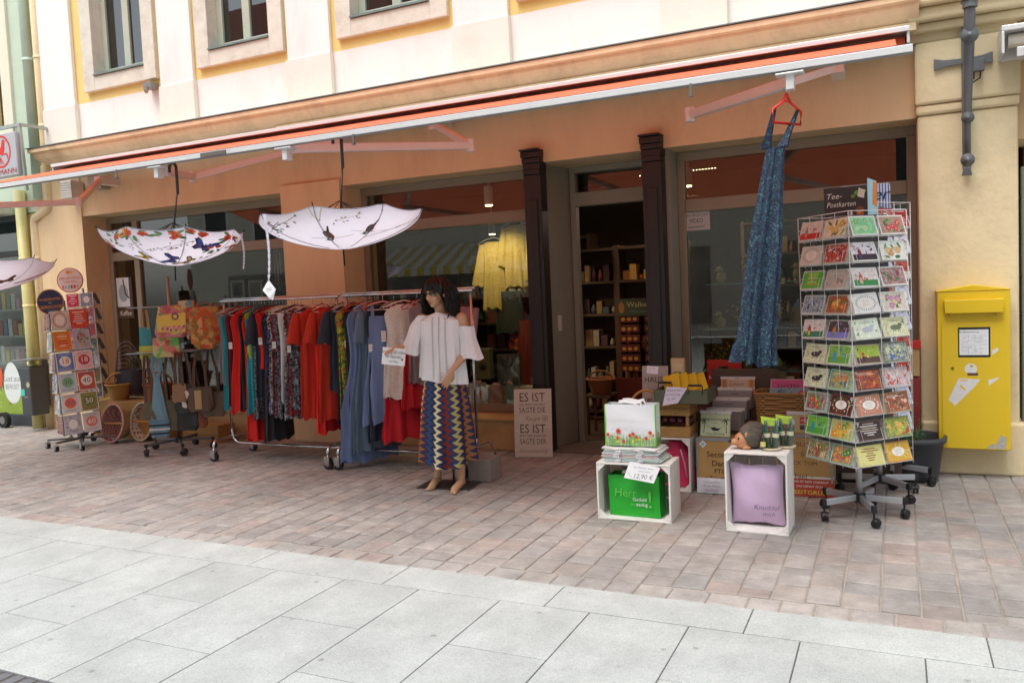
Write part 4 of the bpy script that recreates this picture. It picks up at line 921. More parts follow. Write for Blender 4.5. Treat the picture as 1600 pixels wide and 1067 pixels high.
for fx in (-.3, .25, .75):
    for k in range(26):
        s = .08 + k * .035; a = -pi / 2 + fx * .6; p = Vector(blouse((a / (2 * pi)) % 1, s)); q = Vector((cos(a), sin(a), 0)); T_ = frame(p + q * .004, (-sin(a), cos(a), 0), q); tr_.rect(-.007, -.006, .007, .006, EMB, T_)
tr_.build('openwork_trim', bo_)
# zigzag skirt
def zigzag():
    m, nt, bb = newmat('zigzag_print'); L = nt.links.new
    uv = nt.nodes.new('ShaderNodeTexCoord'); sp = nt.nodes.new('ShaderNodeSeparateXYZ'); L(uv.outputs['UV'], sp.inputs[0])
    v = N(nt, 'Math', operation='MULTIPLY'); L(sp.outputs[1], v.inputs[0]); v.inputs[1].default_value = 13
    pp = N(nt, 'Math', operation='PINGPONG'); L(v.outputs[0], pp.inputs[0]); pp.inputs[1].default_value = .5
    am = N(nt, 'Math', operation='MULTIPLY'); L(pp.outputs[0], am.inputs[0]); am.inputs[1].default_value = .075
    ad = N(nt, 'Math', operation='ADD'); L(sp.outputs[0], ad.inputs[0]); L(am.outputs[0], ad.inputs[1])
    mu = N(nt, 'Math', operation='MULTIPLY'); L(ad.outputs[0], mu.inputs[0]); mu.inputs[1].default_value = 2
    fr = N(nt, 'Math', operation='FRACT'); L(mu.outputs[0], fr.inputs[0])
    cols = ['#1c2750', '#6a2e18', '#c9bd8e', '#1f2b56', '#8a5524', '#33224a', '#24406a', '#1a2448', '#d2c9a2', '#1f2b52', '#7a2a1e', '#23325f', '#a89a5a', '#1c2750', '#4a2650', '#8f5f2c']
    r = ramp(nt, [(i / len(cols), c) for i, c in enumerate(cols)], 'CONSTANT'); L(fr.outputs[0], r.inputs[0]); L(r.outputs[0], bb.inputs['Base Color']); bb.inputs['Roughness'].default_value = .8; return m
sk = MB(); sk.T = MT
def skirt(u, s):
    a = 2 * pi * u; wx = .16 + .02 * min(1, s * 3) + .055 * s; wy = .12 + .03 * min(1, s * 3) + .07 * s
    k = 1 + (.04 + .09 * s) * sin(8 * a + .6 + .9 * s) + .05 * s * sin(13 * a + 1 + s)
    return (wx * cos(a) * k, wy * sin(a) * k,   .965 - .74 * s + .03 * s * s * sin(2 * a + .9) + .008 * sin(16 * a) * s)
sk.grid(120, 40, skirt, zigzag(), cu=True, uv=True); sk.build('skirt', man)
MB().bx(-.26, .22, -.1, .22, .003, .009, P('mannequin_base', '#57534f', .4, .6), MT).build('base_plate', man)
MB().tube([(0, .1, .01), (0, .1, .4)], .011, STL, 8, MT).build('support_rod', man)
# hand written sign held by the mannequin
sp_ = at(615, 557, 5.58)
T = frame(sp_, (1, -.12, -.08), (.12, -1, .1)); m = MB(); m.prism([(-.105, -.07), (.105, -.07), (.105, .07), (-.105, .07)], .003, C('#e6e6e8'), T, -.003)
INK = C('#3a4656'); m.text('andere Größen', 0, .035, .036, INK, T, .001, shear=.25).text('im Ständer', .0, -.002, .034, INK, T, .001, shear=.25).text('vorrätig', -.0, -.04, .026, INK, T, .001, shear=.25); m.disc(.08, -.02, .007, .01, C('#15171c'), T, .001)
m.build('handwritten_sign', label='white hand written card held in the hand of the mannequin', cat='sign')
MB().bx(-3.36, -3.14, 6.08, 6.3, .002, .2, P('granite_block', '#8e857c', .9, var=.3, scale=90, bump=.7), ).build('stone_block', label='rough grey granite block standing behind the mannequin feet', cat='stone block', bevel=.008)
# leaning wooden sign
c0 = gr(808, 708); c1 = gr(872, 702); tl = at(804, 597, 7.3); 
T = frame((-3.38 + .0, 7.08, 0.005), (1, .25, 0), (.25, -1, .12))
pl = MB(); WDs = P('whitewashed_board', '#cdc3b4', .8, var=.1, scale=5, bump=.2, sc=(.5, .5, 6))
Wb, Hb = .37, .66
pl.prism([(0, 0), (Wb, 0), (Wb, Hb), (0, Hb)], .018, WDs, T, -.018)
tk = P('sign_brown_ink', '#4a3a30', .7); lg = P('sign_grey_ink', '#8a7d70', .7); cx = Wb / 2
for s_, y, h_, wd_, mt in (('ES IST', .575, .12, .25, tk), ('DAS ENDE DER WELT', .507, .032, .26, tk), ('SAGTE DIE', .452, .075, .26, tk), ('ES IST', .27, .12, .25, tk), ('ERST DER ANFANG', .205, .032, .26, tk), ('SAGTE DER', .148, .075, .26, tk)): pl.text(s_, cx - .005, y, h_, mt, T, .001, width=wd_)
pl.text('Raupe', cx, .372, .06, lg, T, .001, shear=.4).text('Schmetterling', cx, .06, .05, lg, T, .001, shear=.4)
for a in (.6, 2.2, 4.0, 5.4): pl.ring(cx + .12 + .018 * cos(a), .372 + .018 * sin(a), .012, .015, tk, T, .001, 12)
pl.build('wooden_sign', label='whitewashed wooden board with brown lettering leaning against the dark door post', cat='sign', bevel=.002)
# ================================================================ cards
r5 = random.Random(5)
def mottle(bg, cols, kind):
    if kind in ('lines', 'wreath') or kind.startswith('num'): return C(bg)
    nm = 'picture_' + bg[1:] + cols[0][1:] + kind
    if kind in ('photo', 'fruit'): return printed(nm, [bg, cols[0], bg, cols[-1], cols[1], bg, cols[0]], 38, 'noise', .5, .0)
    return printed(nm, [bg, tuple(x * .82 for x in lin(bg)), tuple(min(1, x * 1.15) for x in lin(bg)), tuple(.75 * x + .25 * y for x, y in zip(lin(bg), lin(cols[0]))), bg], 30, 'noise', .5, .0)
def picture(mb, T, w, h, bg, cols, kind, border='#e9e7e1'):
    """printed picture on a card lying in the plane of T, origin bottom centre"""
    mb.rect(-w / 2, 0, w / 2, h, C(border), T, .0012)
    b = .045 * w; x0, x1, y0, y1 = -w / 2 + b, w / 2 - b, b, h - b; W_, H_ = x1 - x0, y1 - y0
    mb.rect(x0, y0, x1, y1, mottle(bg, cols, kind), T, .0018); z = .0024
    R = lambda a, c: r5.uniform(a, c)
    if kind in ('flowers', 'fruit'):
        for i in range(9): mb.disc(R(x0 + .1 * W_, x1 - .1 * W_), R(y0 + .1 * H_, y1 - .1 * H_), W_ * R(.06, .13), H_ * R(.05, .11), C(r5.choice(['#5f8a45', '#7fa35c', '#44693a'] if kind == 'flowers' else cols)), T, z + i * .00003, 8, R(0, 3))
        for i in range(6):
            c = r5.choice(cols); cx, cy, q = R(x0 + .2 * W_, x1 - .2 * W_), R(y0 + .2 * H_, y1 - .2 * H_), R(.07, .13) * W_
            for k in range(5): mb.disc(cx + q * .6 * cos(k * 1.257), cy + q * .6 * sin(k * 1.257), q * .55, q * .5, C(c), T, z + .0004 + i * .00005, 7)
            mb.disc(cx, cy, q * .3, q * .3, C('#e8d58a'), T, z + .0008, 6)
    elif kind == 'wreath':
        for i in range(26): a = i * .2417; mb.disc(cos(a) * W_ * .4, h / 2 + sin(a) * H_ * .4, W_ * .05, H_ * .035, C(r5.choice(cols)), T, z + .00002 * i, 6, a)
        mb.disc(0, h / 2, W_ * .27, H_ * .27, C('#ece6dc'), T, z + .0006, 20)
        for k in range(4): mb.rect(-W_ * .15, h / 2 + (k - 1.7) * H_ * .09, W_ * .15, h / 2 + (k - 1.7) * H_ * .09 + .0016, C('#8a7c70'), T, z + .0008)
    elif kind == 'animal':
        mb.disc(W_ * .03, h * .45, W_ * .24, H_ * .16, C(cols[0]), T, z); mb.disc(W_ * .24, h * .58, W_ * .09, H_ * .11, C(cols[0]), T, z + .0002)
        for q in (-.12, -.05, .1, .17): mb.rect(W_ * q, h * .22, W_ * q + W_ * .025, h * .42, C(cols[0]), T, z + .0001)
        for i in range(10): mb.disc(r5.choice([-1, 1]) * W_ * R(.33, .44), h / 2 + R(-.42, .42) * H_, W_ * .05, H_ * .03, C(r5.choice(cols[1:] or cols)), T, z + .0002, 6, R(0, 3))
        for k in range(2): mb.rect(-W_ * .25, h * .83 - k * H_ * .07, W_ * .25, h * .83 - k * H_ * .07 + .002, C('#6a6458'), T, z + .0002)
    elif kind == 'photo':
        for i in range(14): mb.disc(R(x0 + .12 * W_, x1 - .12 * W_), R(y0 + .12 * H_, y0 + .85 * H_), W_ * R(.04, .12), H_ * R(.04, .12), C(r5.choice(cols)), T, z + i * .00005, 8, R(0, 3))
        for k in range(2): mb.rect(x0 + W_ * .1, y1 - H_ * (.13 + .08 * k), x0 + W_ * R(.5, .85), y1 - H_ * (.13 + .08 * k) + .0022, C('#e8e2d2'), T, z + .001)
    elif kind == 'scene':
        mb.rect(x0, y0, x1, y0 + H_ * .35, C(cols[0]), T, z); mb.disc(-W_ * .2, y0 + H_ * .42, W_ * .08, H_ * .26, C(cols[1]), T, z + .0002, 12); mb.rect(-W_ * .26, y0 + H_ * .12, -W_ * .14, y0 + H_ * .38, C(cols[-1]), T, z + .0004)
        for i in range(8): mb.disc(R(x0 + .1 * W_, x1 - .1 * W_), R(y0 + .3 * H_, y1 - .12 * H_), W_ * R(.03, .08), H_ * R(.03, .07), C(r5.choice(cols)), T, z + .0005 + i * .00004, 7, R(0, 3))
    elif kind == 'lines':
        for k in range(6):
            q = R(.25, .8); mb.rect(-W_ * q / 2, y1 - H_ * (.14 + .13 * k), W_ * q / 2, y1 - H_ * (.14 + .13 * k) + H_ * .05, C(r5.choice(cols)), T, z)
    elif kind.startswith('num'):
        n_ = kind[3:]; mb.disc(0, h * .52, W_ * .36, W_ * .36, C(cols[0]), T, z, 24); mb.text(n_, 0, h * .52, W_ * .5, C(cols[1]), T, z + .0005)
        for k in range(2): mb.rect(-W_ * .36, y1 - H_ * (.08 + .06 * k), W_ * .36, y1 - H_ * (.08 + .06 * k) + .003, C(cols[2]), T, z + .0004); mb.rect(-W_ * .36, y0 + H_ * (.06 + .07 * k), W_ * .34, y0 + H_ * (.06 + .07 * k) + .003, C(cols[-1]), T, z + .0004)
def card(T, w, h, spec, label, group, stack=5, name='greeting_card'):
    mb = MB(); bg, cols, kind = spec[:3]; bd = spec[3] if len(spec) > 3 else '#e9e7e1'
    mb.prism([(-w / 2, 0), (w / 2, 0), (w / 2, h), (-w / 2, h)], .0009, C(bd), T, 0)
    for k in range(1, stack):      # the further copies standing behind the front one
        dx = r5.uniform(-.006, .006); mb.prism([(-w / 2 + dx, 0), (w / 2 + dx, 0), (w / 2 + dx, h - .002 * (k % 3)), (-w / 2 + dx, h - .002 * (k % 3))], .0009, C(r5.choice(['#dfe3da', '#e6e2d8', '#cfd8cc', '#e8e6e0'])), T, -.005 * k)
    picture(mb, T, w, h, bg, cols, kind, bd)
    return mb.build(name, label=label, cat='greeting card', group=group)
def pocket_wires(mb, T, w, h, d=.035, back=-.03):
    r_ = .0016; f = d * .3
    mb.tube([(-w / 2, h * .55, back), (-w / 2, h * .55, f), (-w / 2 + .03, h * .55, f), (-w / 2 + .03, -.004, f), (w / 2 - .03, -.004, f), (w / 2 - .03, h * .55, f), (w / 2, h * .55, f), (w / 2, h * .55, back)], r_, WMET, 4, T)
    mb.tube([(-w / 2 + .03, -.004, f), (-w / 2 + .03, -.004, back)], r_, WMET, 4, T).tube([(w / 2 - .03, -.004, f), (w / 2 - .03, -.004, back)], r_, WMET, 4, T)
ORD = ['top', 'second', 'third', 'fourth', 'fifth', 'sixth', 'seventh', 'eighth', 'ninth', 'lowest']
def star_base(t, cx, cy, zc_, rad, n, a0, mat, cr=.03, bw=.045):
    for k in range(n):
        a = a0 + 2 * pi * k / n; ex, ey = cx + rad * cos(a), cy + rad * sin(a)
        o_ = MB().bar((cx + .03 * cos(a), cy + .03 * sin(a), zc_), (ex, ey, zc_ - .012), .028, bw, mat).bar((ex - .012 * cos(a), ey - .012 * sin(a), zc_ - .012), (ex + .02 * cos(a), ey + .02 * sin(a), zc_ - .013), .031, bw + .004, BLK).build('base_arm', t, bevel=.004)
        c_ = MB(); q = a + 1.1; x, y = ex + .012 * cos(q), ey + .012 * sin(q)
        c_.cyl((0, -.02, 0), cr, .017, BLK, 16, TR(x, y, cr + .003) @ RZ(q), 'y').cyl((0, .004, 0), cr, .017, BLK, 16, TR(x, y, cr + .003) @ RZ(q), 'y').ell((x, y, cr * 1.5), (cr * .85, cr * .85, cr * .7), BLK).cyl((ex, ey, cr), .007, zc_ - cr - .02, BLK, 8)
        c_.build('castor', o_)
    MB().cyl((cx, cy, zc_ - .03), .04, .055, BLK, 16).build('hub', t, bevel=.003)
# ---------------- birthday card racks at the left
RK = at(98, 600, 6.48); rx, ry = -8.84, 6.5
t1 = thing('card_rack', 'leaning birthday card rack with round dark blue sign, beside the waste bin', 'card rack', (rx, ry, 0), 0, 'birthday card racks at the left')
LEAN = TR(rx, ry, .12) @ RY(-.075) @ RX(.0) @ TR(0, 0, -.12)
GRM = P('rack_grey', '#6f7275', .4, .7)
MB().tube([(0, 0, .1), (0, 0, 1.75)], .014, GRM, 10, LEAN).build('pole', t1)
mb = MB(); mb.T = TR(rx, ry, 0)
for a, b in (((-.3, -.22), (.3, .22)), ((-.3, .22), (.3, -.22))): mb.bar((*a, .1), (*b, .1), .03, .022, GRM)
mb.bar((0, 0, .1), (.02, -.34, .1), .03, .022, GRM); mb.box((0, 0, .135), (.06, .06, .07), GRM); mb.build('base', t1, bevel=.003)
for x, y in ((-.3, -.22), (.3, .22), (-.3, .22), (.3, -.22), (.02, -.34)):
    c_ = MB(); castor(c_, rx + x, ry + y, .03); c_.build('castor', t1)
fa = 1.12       # turn of the front face
F1 = LEAN @ RZ(fa)
fr = MB()
for dx in (-.2, .2):
    for dy in (-.17, .17): fr.tube([(dx, dy, .16), (dx, dy, 1.6)], .004, GRM, 5, F1)
for k in range(7): z = .17 + k * .245; fr.tube([(-.2, -.17, z), (.2, -.17, z), (.2, .17, z), (-.2, .17, z)], .003, GRM, 4, F1, closed=True)
fr.build('wire_frame', t1)
spec1 = [[('#cfc8be', ['#8f6b5a', '#a0573f', '#5b6a4a'], 'wreath', '#b9c0c0'), ('#c9442e', ['#e8c9b0', '#f0e6d2', '#b8d0e0'], 'lines', '#c9442e')],
 [('#d9742e', ['#efe3c6', '#a83b24', '#e0b23a'], 'lines', '#e0b23a'), ('#a9a8c0', ['#d0a13a', '#7a9a5a', '#a8466a'], 'flowers', '#c6c4cf')],
 [('#5a7ab8', ['#e9e3d8', '#b03a2e', '#d8d0e8', '#e2d6c8'], 'num18'), ('#e6c6c6', ['#b83a4a', '#e8e4e0', '#a8324a', '#c46a7a'], 'num18')],
 [('#b9cfd2', ['#7fb08a', '#3f7a4a', '#6a8a9a', '#4a5a7a'], 'num30'), ('#c4552e', ['#e6e0d8', '#3a4468', '#5a5a9a', '#6a5aa8'], 'num40')],
 [('#d6d4d0', ['#e0673a', '#3a6a9a', '#c8483a', '#4a4a4a'], 'num50'), ('#8a8a4a', ['#6f7a3a', '#f0ece0', '#c9a23a', '#a8482e'], 'num50')],
 [('#b5b0b8', ['#d6cfd6', '#8a7a90', '#6a6a7a'], 'wreath', '#c9c4c9'), ('#d6cfcb', ['#d67a6a', '#f0e8e4', '#8a8a8a', '#c05a5a'], 'num60')]]
nm1 = [('card with a grey wreath', 'red card with pale text lines'), ('orange and yellow card', 'lilac card with flowers'), ('blue birthday card with an 18 in a circle', 'pink birthday card with an 18'), ('pale birthday card with a green 30', 'orange and violet birthday card with a 40'), ('white birthday card with an orange 50', 'olive birthday card with a white 50'), ('grey card with a ring motif', 'white birthday card with a red 60')]
for r_ in range(6):
    z = 1.40 - r_ * .245
    for c_ in range(2):
        T = F1 @ TR(-.1 + .2 * c_, -.19, z) @ RX(pi / 2 - .1)
        card(T, .188, .225, spec1[r_][c_], nm1[r_][c_] + ', %s row of the left birthday rack' % ORD[r_], 'cards in the birthday racks', 4)
        pw = MB(); pocket_wires(pw, T, .2, .06, .03); pw.build('wire_pocket', t1)
    T = F1 @ RZ(-pi / 2) @ TR(-.0, -.22, z) @ RX(pi / 2 - .12)
    for c_ in range(2):
        cc = r5.choice([('#c8bdb8', ['#8a2f3a', '#3a5a8a'], 'flowers'), ('#9fb8c0', ['#e0d8c8', '#4a6a8a'], 'wreath'), ('#7a3038', ['#d8b0a0'], 'lines'), ('#4a5f8a', ['#e0e0e8'], 'lines')])
        card(T @ TR(-.085 + .17 * c_, 0, 0), .16, .22, cc, 'card seen edge on, %s row, left side face, %s pocket' % (ORD[r_], ['far', 'near'][c_]), 'cards in the birthday racks', 5)
hd = MB(); HT2 = LEAN @ TR(.04, -.2, 1.735) @ RZ(.55) @ RX(pi / 2)
hd.cyl((0, 0, -.006), .15, .012, C('#20274a'), 36, HT2); hd.ring(0, 0, .14, .15, C('#b87a3a'), HT2, .0065, 36)
OR_ = C('#d98a3a'); hd.text('WUNDERKARTEN', 0, .03, .042, OR_, HT2, .0075, width=.23).text('MIT', 0, -.012, .026, C('#a9b84a'), HT2, .0075).text('ÜBERRASCHUNG', 0, -.06, .052, OR_, HT2, .0075, width=.25)
hd.build('header_sign', t1)
# second rack behind
x2, y2 = -9.2, 7.0
t2 = thing('card_rack', 'tall birthday card rack with round pink sign, standing behind the leaning one', 'card rack', (x2, y2, 0), 0, 'birthday card racks at the left')
L2 = TR(x2, y2, .12) @ RY(-.045) @ TR(0, 0, -.12)
MB().tube([(0, 0, .1), (0, 0, 1.9)], .014, GRM, 10, L2).build('pole', t2)
star_base(t2, x2, y2, .1, .3, 5, .4, GRM, .028, .03)
F2 = L2 @ RZ(.6)
fr = MB()
for dx in (-.16, .16):
    for dy in (-.13, .13): fr.tube([(dx, dy, .5), (dx, dy, 1.82)], .004, GRM, 5, F2)
fr.build('wire_frame', t2)
reds = [('#c02a4a', ['#e8a0a8', '#f0e0e0'], 'lines'), ('#a8243a', ['#e8c0b8', '#f0e0d0'], 'flowers'), ('#b8304a', ['#f0d0d0'], 'lines'), ('#a83a50', ['#e0c0c0', '#e8e0d8'], 'wreath'), ('#8a2a3a', ['#d8a090'], 'flowers'), ('#c05a3a', ['#e8d0a0'], 'flowers'), ('#a8482e', ['#e0b070'], 'lines')]
blues = [('#6f8aa8', ['#c9d0d8', '#a8524a'], 'wreath'), ('#3f6a9a', ['#d0d8e0', '#b84a4a'], 'photo'), ('#3a5f94', ['#b8c8d8', '#c0483a'], 'photo'), ('#5a7f9a', ['#c8b04a', '#d8d8d0'], 'flowers'), ('#2f5f9a', ['#a0c0d8', '#e0e0d8'], 'photo'), ('#6a7f5a', ['#c83a3a', '#d0c8a0'], 'flowers'), ('#4a4f58', ['#9a8fa0', '#c0c0c8'], 'wreath')]
for r_ in range(7):
    z = 1.66 - r_ * .19
    T = F2 @ TR(-.08, -.155, z) @ RX(pi / 2 - .1); card(T, .15, .175, reds[r_], 'crimson toned card in the %s row of the rear birthday rack' % ORD[r_], 'cards in the birthday racks', 4)
    T = F2 @ TR(.08, -.155, z) @ RX(pi / 2 - .1); card(T, .15, .175, blues[r_], 'bluish card in the %s row of the rear birthday rack' % ORD[r_], 'cards in the birthday racks', 4)
    T = F2 @ RZ(pi / 2) @ TR(0, -.175, z + .03) @ RX(pi / 2 - .35); card(T, .14, .15, ('#5a5f52', ['#9a8a6a'], 'lines', '#8d8478'), 'card leaning out of the right side in the %s row of the rear rack' % ORD[r_], 'cards in the birthday racks', 5)
    pw = MB(); pocket_wires(pw, F2 @ TR(.08, -.155, z) @ RX(pi / 2 - .1), .16, .05, .03); pocket_wires(pw, F2 @ TR(-.08, -.155, z) @ RX(pi / 2 - .1), .16, .05, .03); pw.build('wire_pocket', t2)
hd = MB(); HT3 = L2 @ TR(.0, -.16, 2.0) @ RZ(.55) @ RX(pi / 2)
hd.cyl((0, 0, -.006), .155, .012, C('#b23a38'), 36, HT3); hd.disc(0, 0, .145, .145, C('#d9c3bd'), HT3, .0065, 36)
hd.text('GEBURTSTAGS-', 0, .025, .04, C('#b23a38'), HT3, .0075, width=.25).text('KARTEN', 0, -.02, .036, C('#b23a38'), HT3, .0075, width=.15)
for i, c in enumerate(('#c86a5a', '#8ab0b8', '#8aa8b0', '#b03a30', '#b03a30', '#c8a090')): hd.rect(-.1 + i * .034, -.1, -.1 + i * .034 + .024, -.06, C(c), HT3, .0075)
hd.disc(-.012, .1, .03, .02, C('#d8762e'), HT3, .0075); hd.disc(.02, .1, .02, .018, C('#e0a03a'), HT3, .008)
hd.build('header_sign', t2)
# ================================================================ drainpipes, waste bin, sign, wall boxes
def pipe(label, x, y, r, z0, z1, mat, jog=None):
    t = thing('drainpipe', label, 'drainpipe', (x, y, z0), 0, 'drainpipes at the joint of the houses')
    m = MB()
    if jog: m.tube([(x, y, z0), (x, y, jog[0]), (x + .02, y, jog[0] + .05), (x + jog[1] - .02, y, jog[0] + .17), (x + jog[1], y, jog[0] + .22), (x + jog[1], y, z1)], r, mat, 14)
    else: m.tube([(x, y, z0), (x, y, z1)], r, mat, 14)
    m.build('pipe', t)
    for z in [q for q in (.9, 1.7, 2.35, 4.1, 5.0) if z0 < q < z1]:
        xx = x + (jog[1] if jog and z > jog[0] + .1 else 0)
        MB().lathe([(r + .006, z), (r + .006, z + .035), (r, z + .036)], mat, 14, TR(xx, y, 0)).build('clip', t)
YP = P('yellow_pipe', '#d6cf8e', .5, var=.05, dark='#8a8250', damt=.3); CP = P('cream_pipe', '#dcc9a0', .5, var=.05, dark='#8a7850', damt=.3); GP = P('green_pipe', '#b2c8b6', .5, var=.05)
pipe('pale yellow drainpipe at the edge of the drugstore', -10.9, FY - .03, .07, 0, 3.3, YP)
pipe('pale green drainpipe in front of the green upper wall', -10.54, FY - .0, .07, 3.15, 9.4, GP)
pipe('cream drainpipe that jogs under the cornice, next to the shop wall', -10.67, FY - .0, .06, 0, 9.4, CP, (2.85, .34))
bn = at(48, 610, 7.15)
t = thing('waste_bin', 'grey wall waste bin with a turquoise sticker hung on the drainpipes', 'waste bin', (bn.x, 7.2, .5))
BG = P('bin_grey', '#4a4d50', .5, .3, var=.1)
z0, z1 = at(48, 648, 7.15).z, at(48, 573, 7.15).z
MB().prism([(-.13, .12), (-.11, -.12), (.11, -.12), (.13, .12)], z1 - z0, BG, TR(bn.x, 7.2, z0)).build('container', t, bevel=.02)
MB().prism([(-.23, .14), (-.23, -.14), (.2, -.14), (.2, .14)], .02, P('bin_lid', '#8d9092', .35, .6), TR(bn.x, 7.2, z1 + .09) @ RY(-.04)).build('lid', t, bevel=.008)
m = MB(); TT = frame((bn.x, 7.078, z0), (1, 0, 0), (0, -1, 0)); m.rect(-.10, .27, -.02, .36, C('#4fc4ae'), TT, .001).disc(.06, .42, .04, .04, C('#8a8a68'), TT, .001, 20).disc(.06, .42, .028, .035, C('#b9b38a'), TT, .0015, 20).rect(-.03, .25, .04, .257, C('#b8b8b8'), TT, .001)
m.build('sticker', t)
MB().bx(bn.x + .05, bn.x + .1, 7.3, 7.36, z0 + .1, z1 + .08, BG).build('bracket', t)
# hanging drugstore sign
sg = thing('hanging_sign', 'grey hanging shop sign with a red round emblem at the left edge', 'sign', (-8, 5.9, 2.5))
sY = 6.95; a_, b_ = at(-30, 215, sY), at(31, 282, sY); ZT, ZB = at(-20, 214, sY).z, at(-20, 281, sY).z
EMB_ = 0; T = frame(((a_.x + b_.x) / 2, sY, (ZT + ZB) / 2), (1, -.04, 0), (-.04, -1, 0)); hw, hh = (b_.x - a_.x) / 2, (ZT - ZB) / 2
MB().prism([(-hw, -hh), (hw, -hh), (hw, hh), (-hw, hh)], .1, P('sign_grey', '#b3b4b8', .4, .2, var=.02), T, -.1).build('panel', sg, bevel=.01)
m = MB(); RS = C('#d8281c'); k_ = hw * .58 / .2; ex = .03; ey = .05; T0 = T; T = T @ TR(0, ey, 0) @ Matrix.Diagonal((k_, k_, 1, 1)) @ TR(0, -ey, 0); m.ring(ex, ey, .175, .2, RS, T, .003, 40)
m.poly([(ex - .15, ey + .03), (ex - .06, ey + .07), (ex + .01, ey + .05), (ex + .03, ey + .12), (ex + .07, ey + .15), (ex + .08, ey + .1), (ex + .07, ey + .02), (ex + .03, ey - .05), (ex - .05, ey - .02), (ex - .13, ey - .05)], RS, T, .004)
m.line([(ex + .03, ey + .13), (ex + .12, ey + .12)], .008, RS, T, .004).line([(ex + .05, ey - .03), (ex + .12, ey - .04), (ex + .13, ey - .09)], .018, RS, T, .004).line([(ex - .08, ey - .04), (ex - .02, ey - .1), (ex - .06, ey - .12)], .018, RS, T, .004)
for k in range(3): m.line([(ex - .12 + k * .04, ey - .03 - k * .012), (ex - .09 + k * .04, ey - .08), (ex - .03 + k * .035, ey - .15)], .012, RS, T, .0045)
T = T0; m.text('ROSSMANN', 0, -hh + .06, .1, C('#b03028'), T, .004, width=hw * 1.85); m.build('lettering', sg)
m = MB(); m.bar((a_.x - .3, sY + .05, ZT + .09), (b_.x + .03, sY + .05, ZT + .09), .04, .04, P('sign_bracket', '#a8b0aa', .5, .4)).bar((b_.x + .01, sY + .05, ZT + .08), (b_.x + .05, sY + .05, ZB - .2), .035, .035, P('sign_bracket', '#a8b0aa', .5, .4))
m.bar((b_.x + .03, sY + .05, ZT + .09), (b_.x + .03, FY, ZT + .09), .035, .035, P('sign_bracket', '#a8b0aa', .5, .4))
for q in (-.3, .25): m.bar(((a_.x + b_.x) / 2 + q, sY + .05, ZT - .01), ((a_.x + b_.x) / 2 + q, sY + .05, ZT + .09), .02, .02, P('sign_bracket', '#a8b0aa', .5, .4))
m.build('bracket', sg)
c = at(113, 298, 7.3); m = MB(); m.bx(c.x - .11, c.x + .09, 7.22, FY, c.z - .11, c.z + .12, P('box_white', '#d8d6d0', .5))
for k in range(7): m.bx(c.x - .118, c.x + .095, 7.21, 7.222, c.z - .1 + k * .032, c.z - .085 + k * .032, P('box_white2', '#bcbab4', .5))
m.build('ventilation_box', label='white ribbed ventilation box on the wall at the left end of the awning', cat='vent', bevel=.003)
c = at(148, 288, 7.25); m = MB(); m.bx(c.x - .07, c.x + .1, 7.2, FY, c.z - .06, c.z + .1, P('motor_grey', '#a39d92', .5, .4)).cyl((c.x - .1, 7.25, c.z - .03), .04, .25, P('motor_grey', '#a39d92', .5, .4), 14, axis='x')
m.build('awning_motor', label='grey metal awning drive box beside the white ribbed box', cat='motor', bevel=.008)
c = at(234, 136, FY - .06); m = MB(); m.bx(c.x - .07, c.x + .06, FY - .1, FY + .03, c.z - .02, c.z + .05, P('lamp_grey', '#8a8a88', .5, .4)).cyl((c.x - .02, FY - .1, c.z - .06), .03, .06, P('lamp_grey', '#8a8a88', .5, .4), 12).ell((c.x - .02, FY - .1, c.z - .065), .022, P('lens_brass', '#a8986a', .2, .5))
m.build('security_sensor', label='small grey motion sensor on the yellow wall below the first upper window', cat='sensor', bevel=.004)
# ================================================================ baskets and boxes
def wicker(name, c1, c2):
    if name in MATS: return MATS[name]
    m, nt, b = newmat(name); L = nt.links.new; tc = nt.nodes.new('ShaderNodeTexCoord'); sp = nt.nodes.new('ShaderNodeSeparateXYZ'); L(tc.outputs['UV'], sp.inputs[0])
    def wv(i, f):
        a = N(nt, 'Math', operation='MULTIPLY'); L(sp.outputs[i], a.inputs[0]); a.inputs[1].default_value = f; s_ = N(nt, 'Math', operation='SINE'); L(a.outputs[0], s_.inputs[0]); return s_.outputs[0]
    u, v = wv(0, 2 * pi * 22), wv(1, 2 * pi * 7); p = N(nt, 'Math', operation='MULTIPLY'); L(u, p.inputs[0]); L(v, p.inputs[1])
    v2 = wv(1, 2 * pi * 14); ad = N(nt, 'Math', operation='ADD'); L(p.outputs[0], ad.inputs[0]); L(v2, ad.inputs[1])
    mr = N(nt, 'MapRange'); mr.inputs[1].default_value = -1.6; mr.inputs[2].default_value = 1.2; L(ad.outputs[0], mr.inputs[0])
    r = ramp(nt, [(0, tuple(x * .4 for x in lin(c1))), (.45, c1), (1, c2)]); L(mr.outputs[0], r.inputs[0]); L(r.outputs[0], b.inputs['Base Color']); b.inputs['Roughness'].default_value = .6
    bp = N(nt, 'Bump', Strength=.9, Distance=.012); L(mr.outputs[0], bp.inputs['Height']); L(bp.outputs[0], b.inputs['Normal']); return m
WK1, WK2, WK3, WK4 = wicker('golden_wicker', '#b5843c', '#d9ad62'), wicker('brown_wicker', '#9a5a30', '#bd7c4c'), wicker('dark_weave', '#2c2b33', '#5a5866'), wicker('pale_wicker', '#b99a6c', '#dcc49a')
